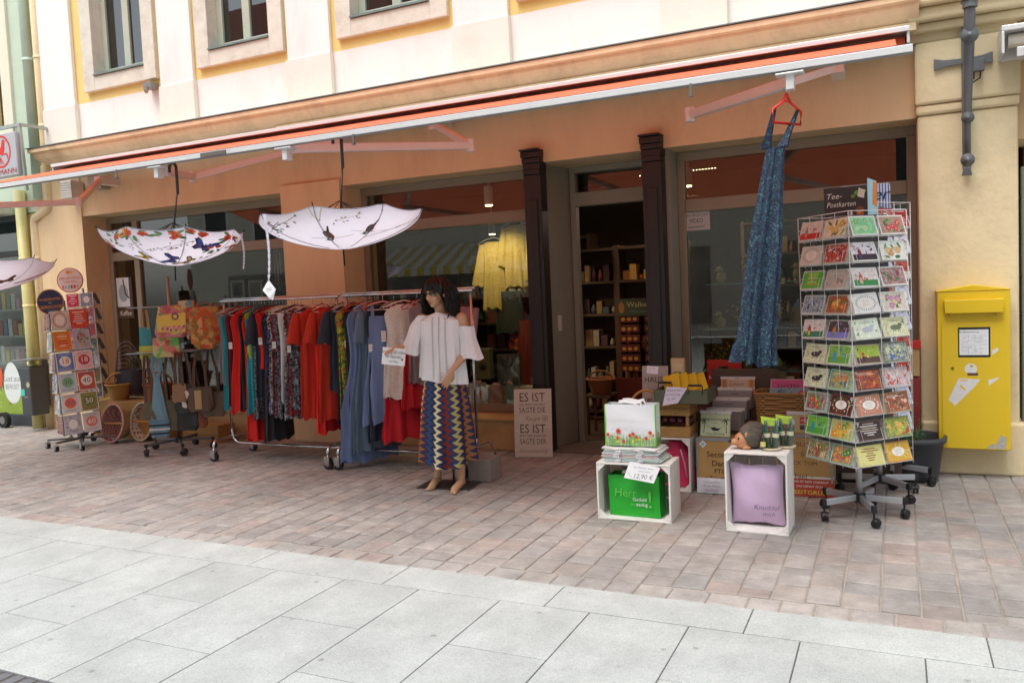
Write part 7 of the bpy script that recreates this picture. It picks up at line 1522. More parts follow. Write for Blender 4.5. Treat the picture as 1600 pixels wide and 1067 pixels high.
sp1 = {(0, 0, 0): ('#cfcdc4', ['#b8322c', '#8a8a7a', '#c98a6a'], 'scene', '#c9cabf'), (0, 0, 1): ('#ddd6bc', ['#cfa93f', '#d9c06a'], 'flowers', '#d3d3c8'), (1, 0, 0): ('#8fd08a', ['#6fc07a', '#b8e0a8', '#7fc89a'], 'fruit', '#e6ebe6'), (1, 0, 1): ('#a89078', ['#d8405a', '#cf6a7a'], 'flowers'),
 (0, 1, 0): ('#d4cdc4', ['#8f9a84', '#b0b8a4', '#a8988a'], 'wreath', '#d2d2c8'), (0, 1, 1): ('#a81f22', ['#d8cfc8', '#7a1a1c', '#c04a3a'], 'photo', '#b8b2a8'), (1, 1, 0): ('#dfdbe0', ['#3a2230', '#8a2a3a', '#c84a3a', '#4a3a5a'], 'scene'), (1, 1, 1): ('#e0e6dc', ['#d09a6a', '#e0b890'], 'flowers'),
 (0, 2, 0): ('#4fae3f', ['#e0cf4a', '#d88a3a', '#cfe0b8'], 'lines', '#cfd2c6'), (0, 2, 1): ('#b9b3ab', ['#8a8074', '#9aa8ae', '#c9b8a0'], 'photo', '#c4c4bc'), (1, 2, 0): ('#e2d6d2', ['#3f8a4a', '#b83a2a', '#d8b090'], 'scene', '#ebe6e6'), (1, 2, 1): ('#b87a86', ['#8a3a4a', '#d8a8b0', '#5a7a4a'], 'photo'),
 (0, 3, 0): ('#5f6f80', ['#9ab0c4', '#3a4a5a', '#b8c8d0'], 'photo', '#c8ccc8'), (0, 3, 1): ('#9a5a38', ['#d86a22', '#e0a040'], 'flowers', '#b5a89a'), (1, 3, 0): ('#e6e4e0', ['#a8b09a', '#c9a89a', '#9ab0a8'], 'wreath', '#ecebe8'), (1, 3, 1): ('#d8d0b8', ['#b87aa8', '#c88ab8', '#e0cf9a'], 'flowers'),
 (0, 4, 0): ('#dcd2cf', ['#3a7a5a', '#b03a34', '#d8c04a'], 'scene', '#d9d4cf'), (0, 4, 1): ('#4a3f3a', ['#7a78c0', '#d87a2a', '#6a8a4a'], 'scene', '#b8b4aa'), (1, 4, 0): ('#e0e8d0', ['#b8bcc8', '#6a9a6a', '#4f8a5a'], 'animal', '#dfe6d2'), (1, 4, 1): ('#dcdcb4', ['#6a7a5a', '#8a9a5a', '#7a5a4a'], 'animal', '#dcd8b8'),
 (0, 5, 0): ('#ced2ae', ['#3a3c38', '#6a7a4a', '#8a9a5a'], 'animal', '#cfd3b4'), (0, 5, 1): ('#7fb04a', ['#5f9a3a', '#3a8ac0', '#c9843a', '#3a8ac0'], 'scene', '#c9d6b0'), (1, 5, 0): ('#9ab83a', ['#5a4038', '#e07a2a', '#d8c8a8', '#4a3028'], 'scene', '#b8a884'), (1, 5, 1): ('#3f4a3a', ['#5a6ab0', '#8a9aa0', '#c9d0a8'], 'photo', '#7a806a'),
 (0, 6, 0): ('#d2d6b4', ['#2f2f30', '#7a8a5a', '#8a9a6a'], 'animal', '#cfd6bc'), (0, 6, 1): ('#3f8a6a', ['#d8702a', '#2a6a9a', '#c9c04a'], 'photo', '#8abfa0'), (1, 6, 0): ('#5a2a24', ['#b83a34', '#d87a2a', '#8a4a3a'], 'photo', '#6a3a30'), (1, 6, 1): ('#b8c4d8', ['#a8402a', '#c95a3a', '#d8cfc0'], 'photo', '#b9b4b4'),
 (0, 7, 0): ('#a9b8c8', ['#c8482a', '#4f8a3a', '#8a2a1c'], 'fruit', '#a9c4b4'), (0, 7, 1): ('#3a1c18', ['#d8cf9a', '#6a8a3a', '#a83a24'], 'wreath', '#7a3a2e'), (1, 7, 0): ('#bd7f62', ['#ece4e4', '#d0a08a'], 'wreath', '#b98a72'), (1, 7, 1): ('#8a5a3a', ['#d8c0a0', '#b84a2a', '#6a4a30'], 'photo', '#a8784a'),
 (0, 8, 0): ('#6fb83f', ['#4a9a34', '#2a8aae', '#7a3a26', '#2a8aae'], 'scene', '#9ad08a'), (0, 8, 1): ('#c9c9a0', ['#e08a22', '#d8b030', '#6a9a3a'], 'fruit', '#a8c8a0'), (1, 8, 0): ('#3c2c26', ['#c9b8a8', '#6a4a3a', '#e0dcd8'], 'lines', '#6a4f44'), (1, 8, 1): ('#4f7a3a', ['#b83a4a', '#d8b04a', '#8ab04a'], 'fruit', '#7a8a4a'),
 (0, 9, 0): ('#4a3a30', ['#a8402e', '#6a8a4a', '#c8b090'], 'fruit', '#8fb49a'), (0, 9, 1): ('#6a7a8a', ['#c8482a', '#3a8a4a', '#d89a4a'], 'fruit', '#8fb8a0'), (1, 9, 0): ('#d8d286', ['#8a4a2a', '#6a3a26'], 'lines', '#d6cf7a'), (1, 9, 1): ('#d8b03a', ['#cfdca0', '#8ab04a', '#e07a22'], 'wreath', '#c98a3a')}
nmap = {'scene': 'picture postcard of a small scene', 'flowers': 'postcard with flowers', 'fruit': 'postcard with fruit and leaves', 'wreath': 'postcard with a round wreath', 'animal': 'cream postcard with an animal drawing', 'photo': 'colourful photo postcard', 'lines': 'postcard with bold lettering lines'}
nm_sp = {k: nmap[v[2]] for k, v in sp1.items()}
detail_faces = [3, 0]; side_face = 2
tall_rack('tall white wire postcard rack on a silver star base, nearest on the right', rpx, rpy, pi / 4, radians(-70), sp1, nm_sp, .40, 10, .1625, .222, .130, 'front postcard rack', -.012)
detail_faces = [0]; side_face = 1
pool = [('#dfe2ea', ['#8aa0c8', '#c98aa0', '#d8c8d0'], 'flowers', '#e6e8ee'), ('#d8e0ee', ['#a8b8d8', '#c0a8b8'], 'wreath', '#e2e6f0'), ('#b8402e', ['#e0cfc0', '#2a2a2a'], 'scene', '#c9c4c4')]
tr2, F2b = tall_rack('second silver based postcard rack right behind the front one', -.13, 6.47, pi / 4 + .1, radians(-45), {(0, 0, 0): ('#b5271e', ['#2a2a28', '#b8b0a0', '#d8cfc8'], 'wreath', '#a8241c'), (0, 0, 1): ('#b5271e', ['#2a2a28', '#c9c2b8'], 'lines', '#d0c8c8')}, {}, .50, 9, .18, .15, .14, 'rear postcard rack', .0, detail=True)
# third base behind
SV = MATS['silver_paint']; t3 = thing('rack_stand', 'empty silver star stand behind the two postcard racks', 'stand', (-.02, 7.0, 0)); star_base(t3, -.04, 6.93, .135, .27, 5, radians(-20), SV, .03, .042); MB().tube([(-.04, 6.93, .1), (-.04, 6.93, .8)], .02, SV, 12).build('pole', t3)
# header boards
Yb = 6.2; a_, b_ = at(1289, 345, Yb), at(1356, 293, Yb); T = frame(((a_.x + b_.x) / 2, Yb, a_.z), (1, .12, .02), (.12, -1, .05)); w_, h = b_.x - a_.x, b_.z - a_.z + .02
m = MB(); m.prism([(-w_ / 2, 0), (w_ / 2, 0), (w_ / 2, h), (-w_ / 2, h)], .004, C('#3a3230'), T, -.004); Wt = C('#e8e2da'); m.text('Tee-', -w_ * .26, h * .72, .055, Wt, T, .0025, shear=.25).text('Postkarten', -w_ * .1, h * .46, .052, Wt, T, .0025, shear=.25, width=w_ * .66)
for k, (x, y, rx_, ry_, c_) in enumerate(((.32, .2, .09, .17, '#b8622a'), (.32, .3, .08, .06, '#8a4a20'), (.3, .17, .05, .03, '#d89a4a'), (.27, .78, .07, .07, '#7a9a4a'), (.17, .68, .05, .06, '#5f8a3a'), (.42, .82, .05, .05, '#c9a83a'), (.12, .2, .035, .05, '#a8342a'), (.17, .12, .03, .04, '#8a2a22'))): m.disc(x * w_, y * h, rx_ * w_, ry_ * h, C(c_), T, .0015 + k * .0002, 14)
m.poly([(.27 * w_, .66 * h), (.42 * w_, .6 * h), (.45 * w_, .84 * h), (.31 * w_, .93 * h)], C('#d8cfc0'), T, .004)
m.line([(-w_ * .4, h * .1), (w_ * .1, h * .1)], .006, C('#9a948c'), T, .0015); m.tube([(0, .0, -.004), (0, -.35, -.004)], .004, WMET, 6, T)
m.build('header_board', label='dark brown header board with white lettering and a tea cup on the front postcard rack', cat='sign')
Yb = 6.4; a_, b_ = at(1313, 345, Yb), at(1391, 285, Yb); T = frame(((a_.x + b_.x) / 2, Yb, a_.z), (1, .1, 0), (.1, -1, .03)); w_, h = b_.x - a_.x, b_.z - a_.z
m = MB(); m.prism([(-w_ / 2, 0), (w_ / 2, 0), (w_ / 2, h * .95), (w_ * .47, h), (-w_ * .47, h), (-w_ / 2, h * .95)], .004, C('#dfe0e8'), T, -.004)
for k in range(17): x = -w_ / 2 + .008 + k * w_ / 17.2; m.rect(x, .0, x + w_ / 36, h * .985, C('#b83048' if k < 9 else '#4f7fc0'), T, .0012)
m.text('er', w_ * .34, h * .68, .12, C('#20304a'), T, .003, shear=.3); m.tube([(0, .0, -.004), (0, -.3, -.004)], .004, WMET, 6, T)
m.build('header_board', label='striped red, white and blue header board with dark script behind the tea board', cat='sign')
Yb = 6.05; p = at(1363, 345, Yb); T = frame((p.x, Yb, p.z - .1), (.5, .8, 0), (.8, -.5, 0)); m = MB(); hh = at(1357, 279, Yb).z - p.z + .1
m.prism([(-.05, 0), (.05, 0), (.05, hh - .02), (-.05, hh)], .003, C('#a9d4e0'), T); m.prism([(.0, hh * .55), (.05, hh * .5), (.05, hh * .93), (.01, hh * .95)], .001, C('#e08a3a'), T, .0035); m.build('leaflet', label='pale blue and orange leaflet sticking up between the header boards', cat='leaflet')
# ================================================================ planter, boxes by the wall, post box, wall bracket
PG = P('anthracite_plastic', '#3f4246', .55, var=.06, bump=.15); px0 = at(1425, 700, 7.05).x; t = thing('planter', 'round dark grey plastic planter with a small conifer beside the yellow post box', 'planter', (px0, 7.08, 0))
MB().lathe([(0, .005), (.17, .005), (.19, .05), (.225, .30), (.245, .305), (.25, .345), (.235, .35), (.225, .335), (.21, .3), (.205, .28)], PG, 40, TR(px0, 7.08, 0)).build('pot', t)
MB().disc(px0, 7.08, .21, .21, P('potting_soil', '#3a2c20', .95, var=.3, bump=.6), None, .285, 30).build('soil', t)
m = MB(); LG = P('conifer_green', '#3f6a3a', .7, var=.35, scale=60); rp = random.Random(2)
for i in range(60):
    a, r_ = rp.uniform(0, 6.3), rp.uniform(0, .13); bx_, by_ = px0 + r_ * cos(a) - .05, 7.08 + r_ * sin(a) * .8; hgt = rp.uniform(.1, .26) * (1.3 - r_ * 5); lean_ = Vector((cos(a) * .3, sin(a) * .3, 1)).normalized()
    for k in range(16):
        q = Vector((bx_, by_, .285)) + lean_ * hgt * k / 15; aa = rp.uniform(0, 6.3); d = Vector((cos(aa), sin(aa), rp.uniform(.2, .8))).normalized() * rp.uniform(.012, .024); s_ = d.orthogonal().normalized() * .003
        m.add([q - s_, q + s_, q + d + s_ * .6, q + d - s_ * .6], [(0, 1, 2, 3)], LG)
m.build('foliage', t)
xr = at(1429, 560, 7.3).x; m = MB(); m.bx(xr - .10, xr + .035, 7.24, 7.36, .35, at(1428, 590, 7.24).z, C('#8a2a2a')).bx(xr - .10, xr + .035, 7.24, 7.36, at(1428, 588, 7.24).z, at(1428, 545, 7.24).z, C('#b39468')).bx(xr - .11, xr + .045, 7.23, 7.37, at(1428, 545, 7.24).z, at(1428, 533, 7.24).z, C('#b8241c'))
m.build('red_lidded_box', label='narrow box with a red lid standing between the planter and the window reveal', cat='box', bevel=.003)
m = MB(); m.bx(xr - .09, xr + .03, 7.23, 7.37, .0, .346, DW).build('box_stand', label='dark stand under the red lidded box behind the planter', cat='stand')
YM = P('post_yellow', '#d8b81a', .42, var=.04, scale=2, dark='#a8923a', damt=.15, coat=.15); Ym = 7.12
A = at(1464, 457, Ym); B = at(1580, 704, Ym); x0, x1, z0, z1 = A.x, B.x, B.z, A.z; cxm = (x0 + x1) / 2
t = thing('post_box', 'yellow wall post box with peeling white stickers on the sandstone pilaster', 'post box', (cxm, Ym, z0))
MB().bx(x0, x1, Ym, 7.35, z0, z1, YM).prism([(x0 - .006, z1), (x1 + .006, z1), (x1 + .006, z1 + .012), (cxm, z1 + .05), (x0 - .006, z1 + .012)], .24, YM, Matrix(((1, 0, 0, 0), (0, 0, -1, 7.355), (0, 1, 0, 0), (0, 0, 0, 1)))).build('housing', t, bevel=.006)
T = frame((x0, Ym, z0), (1, 0, 0), (0, -1, 0)); W, Hh = x1 - x0, z1 - z0
MB().prism([(.028, .006), (W - .028, .006), (W - .028, Hh * .805), (.028, Hh * .805)], .007, YM, T, .0005).build('door', t, bevel=.0015)
MB().prism([(W * .1, Hh * .865), (W * .9, Hh * .865), (W * .91, Hh * .95), (W * .09, Hh * .95)], .06, YM, T, .0005).prism([(W * .17, Hh * .845), (W * .2, Hh * .845), (W * .2, Hh * .866), (W * .17, Hh * .866)], .02, YM, T, .0005).prism([(W * .8, Hh * .845), (W * .83, Hh * .845), (W * .83, Hh * .866), (W * .8, Hh * .866)], .02, YM, T, .0005).build('letter_flap', t, bevel=.005)
m = MB(); m.rect(W * .285, Hh * .585, W * .73, Hh * .775, C('#1f1f21', .3), T, .0078).rect(W * .305, Hh * .6, W * .705, Hh * .76, C('#dfe3e6', .3), T, .0084); K = C('#6a6e72')
m.text('Briefkastenleerung', W * .44, Hh * .745, .018, C('#2a2a2c'), T, .009)
for q in (.72, .69, .665, .64, .615): m.line([(W * .325, Hh * q), (W * .69, Hh * q)], .0012, K, T, .009)
for q in (.43, .52, .6): m.line([(W * q, Hh * .69), (W * q, Hh * .73)], .0012, K, T, .009).line([(W * q, Hh * .605), (W * q, Hh * .645)], .0012, K, T, .009)
for i in range(22): x_ = W * r5.uniform(.33, .62); y_ = Hh * r5.choice([.705, .68, .652, .628]); m.line([(x_, y_), (x_ + .018, y_)], .003, C('#8a8e92'), T, .009)
m.build('collection_notice', t)
MB().cyl((x0 + W * .205, Ym - .008, z0 + Hh * .515), .014, .008, P('brass_lock', '#a8862a', .3, .8), 16, axis='y').cyl((x0 + W * .205, Ym - .012, z0 + Hh * .515), .004, .006, BLK, 10, axis='y').build('lock', t)
m = MB(); PW = P('torn_paper', '#d3d3d0', .7, var=.06, scale=20)
m.disc(W * .46, Hh * .512, .042, .042, PW, T, .0078, 24).disc(W * .47, Hh * .53, .012, .009, C('#b8a02a'), T, .0084).rect(W * .41, Hh * .47, W * .56, Hh * .487, C('#5a3a30'), T, .0084)
m.poly([(W * .29, Hh * .453), (W * .59, Hh * .446), (W * .5, Hh * .395), (W * .23, Hh * .275), (W * .19, Hh * .3), (W * .14, Hh * .31), (W * .19, Hh * .36)], PW, T, .0078)
m.poly([(W * .3, Hh * .438), (W * .42, Hh * .436), (W * .42, Hh * .442), (W * .3, Hh * .444)], YM, T, .0085).poly([(W * .3, Hh * .4), (W * .38, Hh * .375), (W * .39, Hh * .38), (W * .32, Hh * .41)], YM, T, .0085)
m.poly([(W * .7, Hh * .445), (W * .86, Hh * .46), (W * .74, Hh * .42), (W * .7, Hh * .405)], PW, T, .0078).poly([(W * .75, Hh * .6), (W * .84, Hh * .625), (W * .83, Hh * .645), (W * .75, Hh * .63)], PW, T, .0078)
m.poly([(W * .66, .012), (W * .93, .012), (W * .94, Hh * .085), (W * .86, Hh * .095), (W * .8, Hh * .04), (W * .72, Hh * .035)], P('scraped_grey', '#a8a69a', .8, var=.25, scale=60), T, .0078)
m.build('torn_stickers', t)
MB().poly([(W * .42, 0), (W * .68, 0), (W * .62, .02), (W * .45, .018)], PW, TR(x0, Ym + .03, z1 + .02) @ RX(.5)).build('roof_sticker', t)
# wrought iron lamp bracket
IR = P('grey_iron', '#6c6f72', .45, .3, var=.12, bump=.15); Yw = FY - .09
c0, cb, cl_, cr_ = at(1509, 96, Yw), at(1506, 275, Yw), at(1459, 108, Yw), at(1551, 97, Yw); ct_ = at(1509, -6, Yw - .35)
t = thing('lamp_bracket', 'grey wrought iron lamp bracket in the shape of a cross on the pilaster', 'lamp bracket', (c0.x, FY, cb.z))
MB().bx(c0.x - .03, c0.x + .03, Yw - .01, Yw + .006, cb.z + .05, c0.z + .45, IR).prism([(c0.x - .022, cb.z + .06), (c0.x - .038, cb.z), (c0.x + .038, cb.z), (c0.x + .022, cb.z + .06)], .014, IR, Matrix(((1, 0, 0, 0), (0, 0, -1, Yw), (0, 1, 0, 0), (0, 0, 0, 1)))).build('back_plate', t, bevel=.004)
MB().prism([(cl_.x, c0.z - .045), (cl_.x + .07, c0.z - .028), (c0.x - .03, c0.z - .022), (c0.x + .03, c0.z - .022), (cr_.x - .07, c0.z - .028), (cr_.x, c0.z - .045), (cr_.x, c0.z + .045), (cr_.x - .07, c0.z + .026), (c0.x, c0.z + .02), (cl_.x + .07, c0.z + .026), (cl_.x, c0.z + .045)], .012, IR, Matrix(((1, 0, 0, 0), (0, 0, -1, Yw - .012), (0, 1, 0, 0), (0, 0, 0, 1)))).build('cross_bar', t, bevel=.004)
pts = [(c0.x, Yw - .03, cb.z + .16), (c0.x, Yw - .06, cb.z + .35), (c0.x, Yw - .16, c0.z - .22), (c0.x, Yw - .26, c0.z), (c0.x, Yw - .38, c0.z + .2), (c0.x, Yw - .42, c0.z + .42)]
m = MB(); m.tube(pts, [.022, .026, .034, .038, .038, .038], IR, 8, flat=1.3); m.build('curved_arm', t)
for (y_, z_, r_) in ((Yw - .07, cb.z + .11, .05), (Yw - .12, cb.z + .42, .045), (Yw - .36, c0.z + .1, .06)): MB().lathe([(0, 0), (r_ * .5, .002), (r_, .012), (r_, .02), (r_ * .4, .03), (r_ * .35, .045), (0, .05)], IR, 18, TR(c0.x, y_, z_) @ RX(pi / 2)).build('rosette', t)
MB().cyl((c0.x, Yw - .42, c0.z + .28), .05, .16, IR, 8).lathe([(.055, 0), (.1, .06), (.13, .09), (.06, .12)], IR, 8, TR(c0.x - .02, Yw - .4, c0.z + .42)).bx(c0.x - .055, c0.x + .055, Yw - .48, Yw - .36, c0.z + .33, c0.z + .37, IR).build('upper_socket', t, bevel=.003)
MB().bx(c0.x + .03, c0.x + .12, Yw - .08, Yw - .02, c0.z - .1, c0.z - .01, IR).tube([(c0.x + .05, Yw - .05, c0.z - .1), (c0.x + .05, Yw - .05, c0.z - .15), (c0.x + .01, Yw - .05, c0.z - .17)], .006, BLK, 6).tube([(c0.x + .095, Yw - .05, c0.z - .1), (c0.x + .09, Yw - .05, c0.z - .15), (c0.x + .04, Yw - .05, c0.z - .18)], .006, BLK, 6).build('junction_box', t, bevel=.004)
# ================================================================ window displays and interior
GLD = printed('yellow_lace', ['#d8bb68', '#a8873c', '#e0c878', '#c2a04e', '#8a6c2c', '#5f4a20'], 90, 'noise', .85, .6)
def lacedress(label, px_, y0, y1, Y, wb, hangc='#c9bf9a', sleeves=True, rot=.25, seed=1, ws=.2):
    A, B = at(px_, y0, Y), at(px_, y1, Y); t = thing('lace_dress', label, 'dress', (A.x, Y, B.z), 0, 'yellow lace dresses in the lit window'); T = TR(A.x, Y, A.z) @ RZ(rot)
    h = MB(); hanger(h, T @ TR(0, 0, .05), P('white_hanger', '#d8d8d0', .4), .18, .07, .1); h.build('hanger', t)
    g = MB(); cloth_body(g, T, A.z - B.z, [(0, .08, .02), (.04, ws * .9, .03), (.3, ws * .8, .05), (1, wb, .07)], GLD, nf=9, amp=.25, seed=seed, hem=.01)
    for i in range(26): x = -wb + 2 * wb * i / 25; g.add([(x - .012, -.02, B.z - A.z + .012), (x + .012, -.02, B.z - A.z + .012), (x, -.02, B.z - A.z - .035)], [(0, 1, 2)], GLD, T)
    g.build('cloth', t)
    if sleeves:
        for sx in (-1, 1): s_ = MB(); cloth_body(s_, T @ TR(sx * ws * .92, 0, -.03) @ RY(-sx * .14), (A.z - B.z) * .62, [(0, .03, .02), (.3, .045, .03), (1, .07, .035)], GLD, nf=5, amp=.2, seed=seed + 9, nu=20, nv=10); s_.build('sleeve', t)
YD = FY + .78
lacedress('yellow lace dress on a white hanger, the longer and left one in the lit window', 771, 378, 482, YD + .3, .15, seed=3, ws=.15, rot=.5)
lacedress('yellow lace blouse hung high beside the post in the lit window', 806, 352, 448, YD + .38, .15, seed=4, rot=.4, ws=.15)
lacedress('yellow lace top partly hidden behind the dark post in the lit window', 828, 352, 436, YD + .45, .15, seed=6, rot=.3, sleeves=False, ws=.14)
ORG = printed('orange_scarf', ['#8a2f1c', '#c0562a', '#7a1f1a', '#d07a3a', '#5a1a1c'], 26)
for px_, y0, y1, w_, c_, lab in ((806, 488, 545, .12, ORG, 'orange printed scarf hanging below the lace dresses'), (822, 500, 600, .13, P('dull_red_cloth', '#7a2a20', .8, var=.2), 'dull red garment hanging behind the scarf'), (795, 455, 520, .18, P('dark_green_cloth', '#2a2f26', .8, var=.3, scale=20), 'dark green garment behind the lace dresses')):
    A, B = at(px_, y0, YD + .3), at(px_, y1, YD + .3); g = MB(); cloth_body(g, TR(A.x, YD + .3 + .02 * (px_ % 3), A.z) @ RZ(.1), A.z - B.z, [(0, w_ * .8, .02), (1, w_, .05)], c_, nf=7, amp=.25, seed=px_, nu=40, nv=12); g.add([(-w_ * .8, 0, A.z - B.z), (w_ * .8, 0, A.z - B.z)], [], c_) if 0 else None
    g.build('hanging_textile', label=lab, cat='textile', group='textiles inside the lit window')
# suspension rail and window spots
DWm = P('dark_bar', '#2b2724', .5, .5)
MB().bx(-4.6, -3.35, YD + .32, YD + .34, 2.42, 2.44, DWm).build('display_rail', label='dark rail carrying the lace dresses inside the window', cat='rail')
def spot(px_, py_, Y, lab, tgt, power):
    p = at(px_, py_, Y); t = thing('ceiling_spotlight', lab, 'spotlight', (p.x, Y, p.z), 0, 'spotlights in the shop window'); WH = P('spot_white', '#b9b4ac', .4)
    MB().cyl((p.x, Y, p.z + .01), .05, .2, WH, 20).tube([(p.x, Y, p.z + .2), (p.x, Y, 3.2)], .012, WH, 8).build('housing', t); MB().cyl((p.x, Y, p.z), .04, .008, emit('lamp_glow', '#ffdc9a', 9), 20).build('lens', t)
    l = bpy.data.lights.new('spot_lamp', 'SPOT'); l.energy = power; l.color = (1, .8, .5); l.spot_size = radians(75); l.spot_blend = .6; l.shadow_soft_size = .04
    o = bpy.data.objects.new('spot_lamp', l); S.collection.objects.link(o); o.parent = t; o.location = (0, 0, -.03); l.spot_size = radians(110); o.rotation_euler = (Vector(tgt) - Vector((p.x, Y, p.z))).to_track_quat('-Z', 'Y').to_euler()
spot(764, 322, YD - .26, 'white cylindrical ceiling spotlight glowing above the yellow lace dresses', (-4.0, YD + .2, 1.1), 30)
spot(769, 367, YD + 1.4, 'small glowing spotlight deeper in the shop behind the lace dresses', (-4.4, YD + 1.4, 1.0), 14)
spot(1075, 292, YD + .9, 'small glowing spotlight behind the upper pane of the right window', (-1.0, YD + .9, .9), 18)
spot(368, 289, YD + .5, 'glowing spotlight behind the upper pane of the left window', (-7.5, YD + .3, 1.0), 12)
# paper bags on the window ledge
PBK = printed('kraft_window', ['#8a6a4a', '#7a5a3c', '#8f704f'], 9, 'noise')
def pbag(label, px_, y0, y1, Y, w_, d, col, deco=None, rot=.15, handle='#c98a8a', zb=None):
    A, B = at(px_, y0, Y), at(px_, y1, Y); zb = .338 if zb is None else zb
    shopper('paper_bag', label, TR(A.x, Y, zb) @ RZ(rot), w_, A.z - zb, d, FAB('paper_' + col[1:], col), FAB('paper_' + col[1:], col), None, deco, handle, bulge=.003, group='paper gift bags on the window ledge')
def girl(m, T, w_, h, TM, d):
    m.disc(-.01, h * .62, .016, .02, C('#26282c'), T, .001, 12).poly([(-.03, h * .4), (.0, h * .55), (.04, h * .5), (.02, h * .4)], C('#c98a6a'), T, .001).poly([(-.05, h * .36), (.03, h * .42), (.03, h * .36)], C('#4a7a90'), T, .0012).line([(-.005, h * .36), (-.01, h * .22), (.0, h * .12)], .008, C('#3a7aa0'), T, .001).line([(.0, h * .12), (.015, h * .11)], .008, C('#c9603a'), T, .001).disc(.07, h * .55, .03, .05, C('#c97a50'), T, .0008, 14)
Yg = FY + .66
pbag('white paper bag printed with a small figure in a blue skirt', 745, 598, 647, Yg, .20, .06, '#cfc6cc', girl)
pbag('plain rose paper bag right of the white one', 775, 602, 647, Yg + .02, .15, .06, '#c99a9e', None)
pbag('pale blue paper bag nearest the leaning wooden sign', 797, 600, 650, Yg - .0, .09, .07, '#8fb5bd', None, .5)
pbag('pale pink paper bag behind the mannequin', 722, 610, 645, Yg + .08, .13, .05, '#b88a90', None)
SILV = P('silver_foil', '#b0a8a4', .22, .85, var=.3, scale=9, bump=.5, bscale=8)
A = at(793, 553, Yg + .14); shopper('foil_bag', 'shiny silver carrier bag with dark cord above the rose paper bag', TR(A.x, Yg + .17, at(793, 603, Yg + .14).z) @ RZ(.15), .26, A.z - at(793, 603, Yg + .14).z, .08, SILV, SILV, None, lambda m, T, w_, h, TM, d: m.tube([(.0 - .07 * cos(a), h * .95 - .13 * sin(a), .02) for a in [pi * i / 12 for i in range(13)]], .005, BLK, 6, T), None, group='paper gift bags on the window ledge')
MB().bx(-5.3, -3.4, Yg + .1, Yg + .34, .34, at(793, 604, Yg + .14).z - .004, DIS).build('ledge_step', label='beige raised step on the window ledge under the silver bag', cat='shelf')
A, B = at(752, 545, Yg + .3), at(752, 588, Yg + .3); m = MB(); m.bx(A.x - .1, A.x + .1, Yg + .3, Yg + .4, B.z - .03, A.z, C('#6f6a48')); TT = frame((A.x, Yg + .299, B.z), (1, 0, 0), (0, -1, 0)); m.disc(.01, .1, .045, .035, C('#23251f'), TT, .001, 16).tube([(.01 + .04 * cos(a), .12 + .05 * sin(a), .002) for a in [pi * i / 8 for i in range(9)]], .004, C('#23251f'), 5, TT)
m.build('tea_pot_box', label='olive box picturing a dark teapot standing in the window', cat='box')
A = at(718, 478, Yg + .1); shopper('pink_tote', 'dusty pink tote bag with a dark label hanging behind the mannequin', TR(at(720, 500, 7.2).x, 7.2, at(720, 525, 7.2).z) @ RZ(.2) @ RY(.15), .30, .30, .05, FAB('dusty_pink', '#a07a80'), FAB('dusty_pink', '#a07a80'), None, lambda m, T, w_, h, TM, d: m.rect(-.0, .08, .12, .12, C('#1f2024'), T, .001).text('Sabine', .06, .1, .03, C('#c9c4c4'), T, .002), '#2a2628', bulge=.01)
# shop shelving
SHW = P('shelf_brown', '#57402f', .6, var=.2, scale=4); SHD = P('shelf_dark', '#3f2b1f', .7, var=.2)
ri = random.Random(21)
gcols = ['#6a3a2e', '#b8a888', '#4a5660', '#a89c8a', '#5a3a42', '#86704a', '#c4c0b6', '#3a443a', '#8a4a3e', '#9a7a4e', '#56607a', '#6a745a']
def shelf(label, x0, x1, y, z1, n, depth=.32, dens=.09, hmin=.06, hmax=.2, cols=gcols, rot=0):
    t = thing('shop_shelf', label, 'shelf', ((x0 + x1) / 2, y, 0), 0, 'shelves in the shop')
    m = MB(); m.bx(x0, x0 + .04, y, y + depth, .01, z1, SHW).bx(x1 - .04, x1, y, y + depth, .01, z1, SHW).bx(x0 + .04, x1 - .04, y + depth - .02, y + depth, .01, z1, SHD)
    for k in range(n + 1): z = .1 + (z1 - .15) * k / n; m.bx(x0 + .04, x1 - .04, y, y + depth - .02, z, z + .03, SHW)
    m.build('shelf_frame', t)
    m = MB()
    for k in range(n):
        z = .1 + (z1 - .15) * k / n + .03; x = x0 + .07
        while x < x1 - .1:
            w_ = ri.uniform(.035, dens); h_ = ri.uniform(hmin, min(hmax, (z1 - .2) / n - .05)); c_ = C(ri.choice(cols))
            if ri.random() < .5: m.bx(x, x + w_, y + .02 + ri.uniform(0, .08), y + .2, z, z + h_, c_)
            else: m.lathe([(0, 0), (w_ * .45, 0), (w_ * .5, h_ * .5), (w_ * .25, h_ * .8), (w_ * .25, h_), (0, h_)], c_, 10, TR(x + w_ * .5, y + .1, z))
            x += w_ + ri.uniform(.005, .03)
    m.build('goods', t, label='mixed small goods')
shelf('tall brown shelf with jars and packets seen left in the open doorway', -3.75, -3.0, 9.3, 2.1, 5)
shelf('brown shelf with a red lower half seen right in the open doorway', -2.98, -2.1, 9.2, 2.1, 5, cols=['#c9883a', '#b8702a', '#8a1f1a', '#a82a20', '#d0a04a'])
shelf('long shelf of goods behind the lit window', -5.4, -3.5, 9.8, 2.3, 6, dens=.13)
shelf('long shelf of goods behind the right window', -1.6, .9, 9.6, 2.3, 6, dens=.13)
shelf('shelf of goods deep behind the right part of the left window', -7.9, -6.3, 8.75, 1.9, 4)
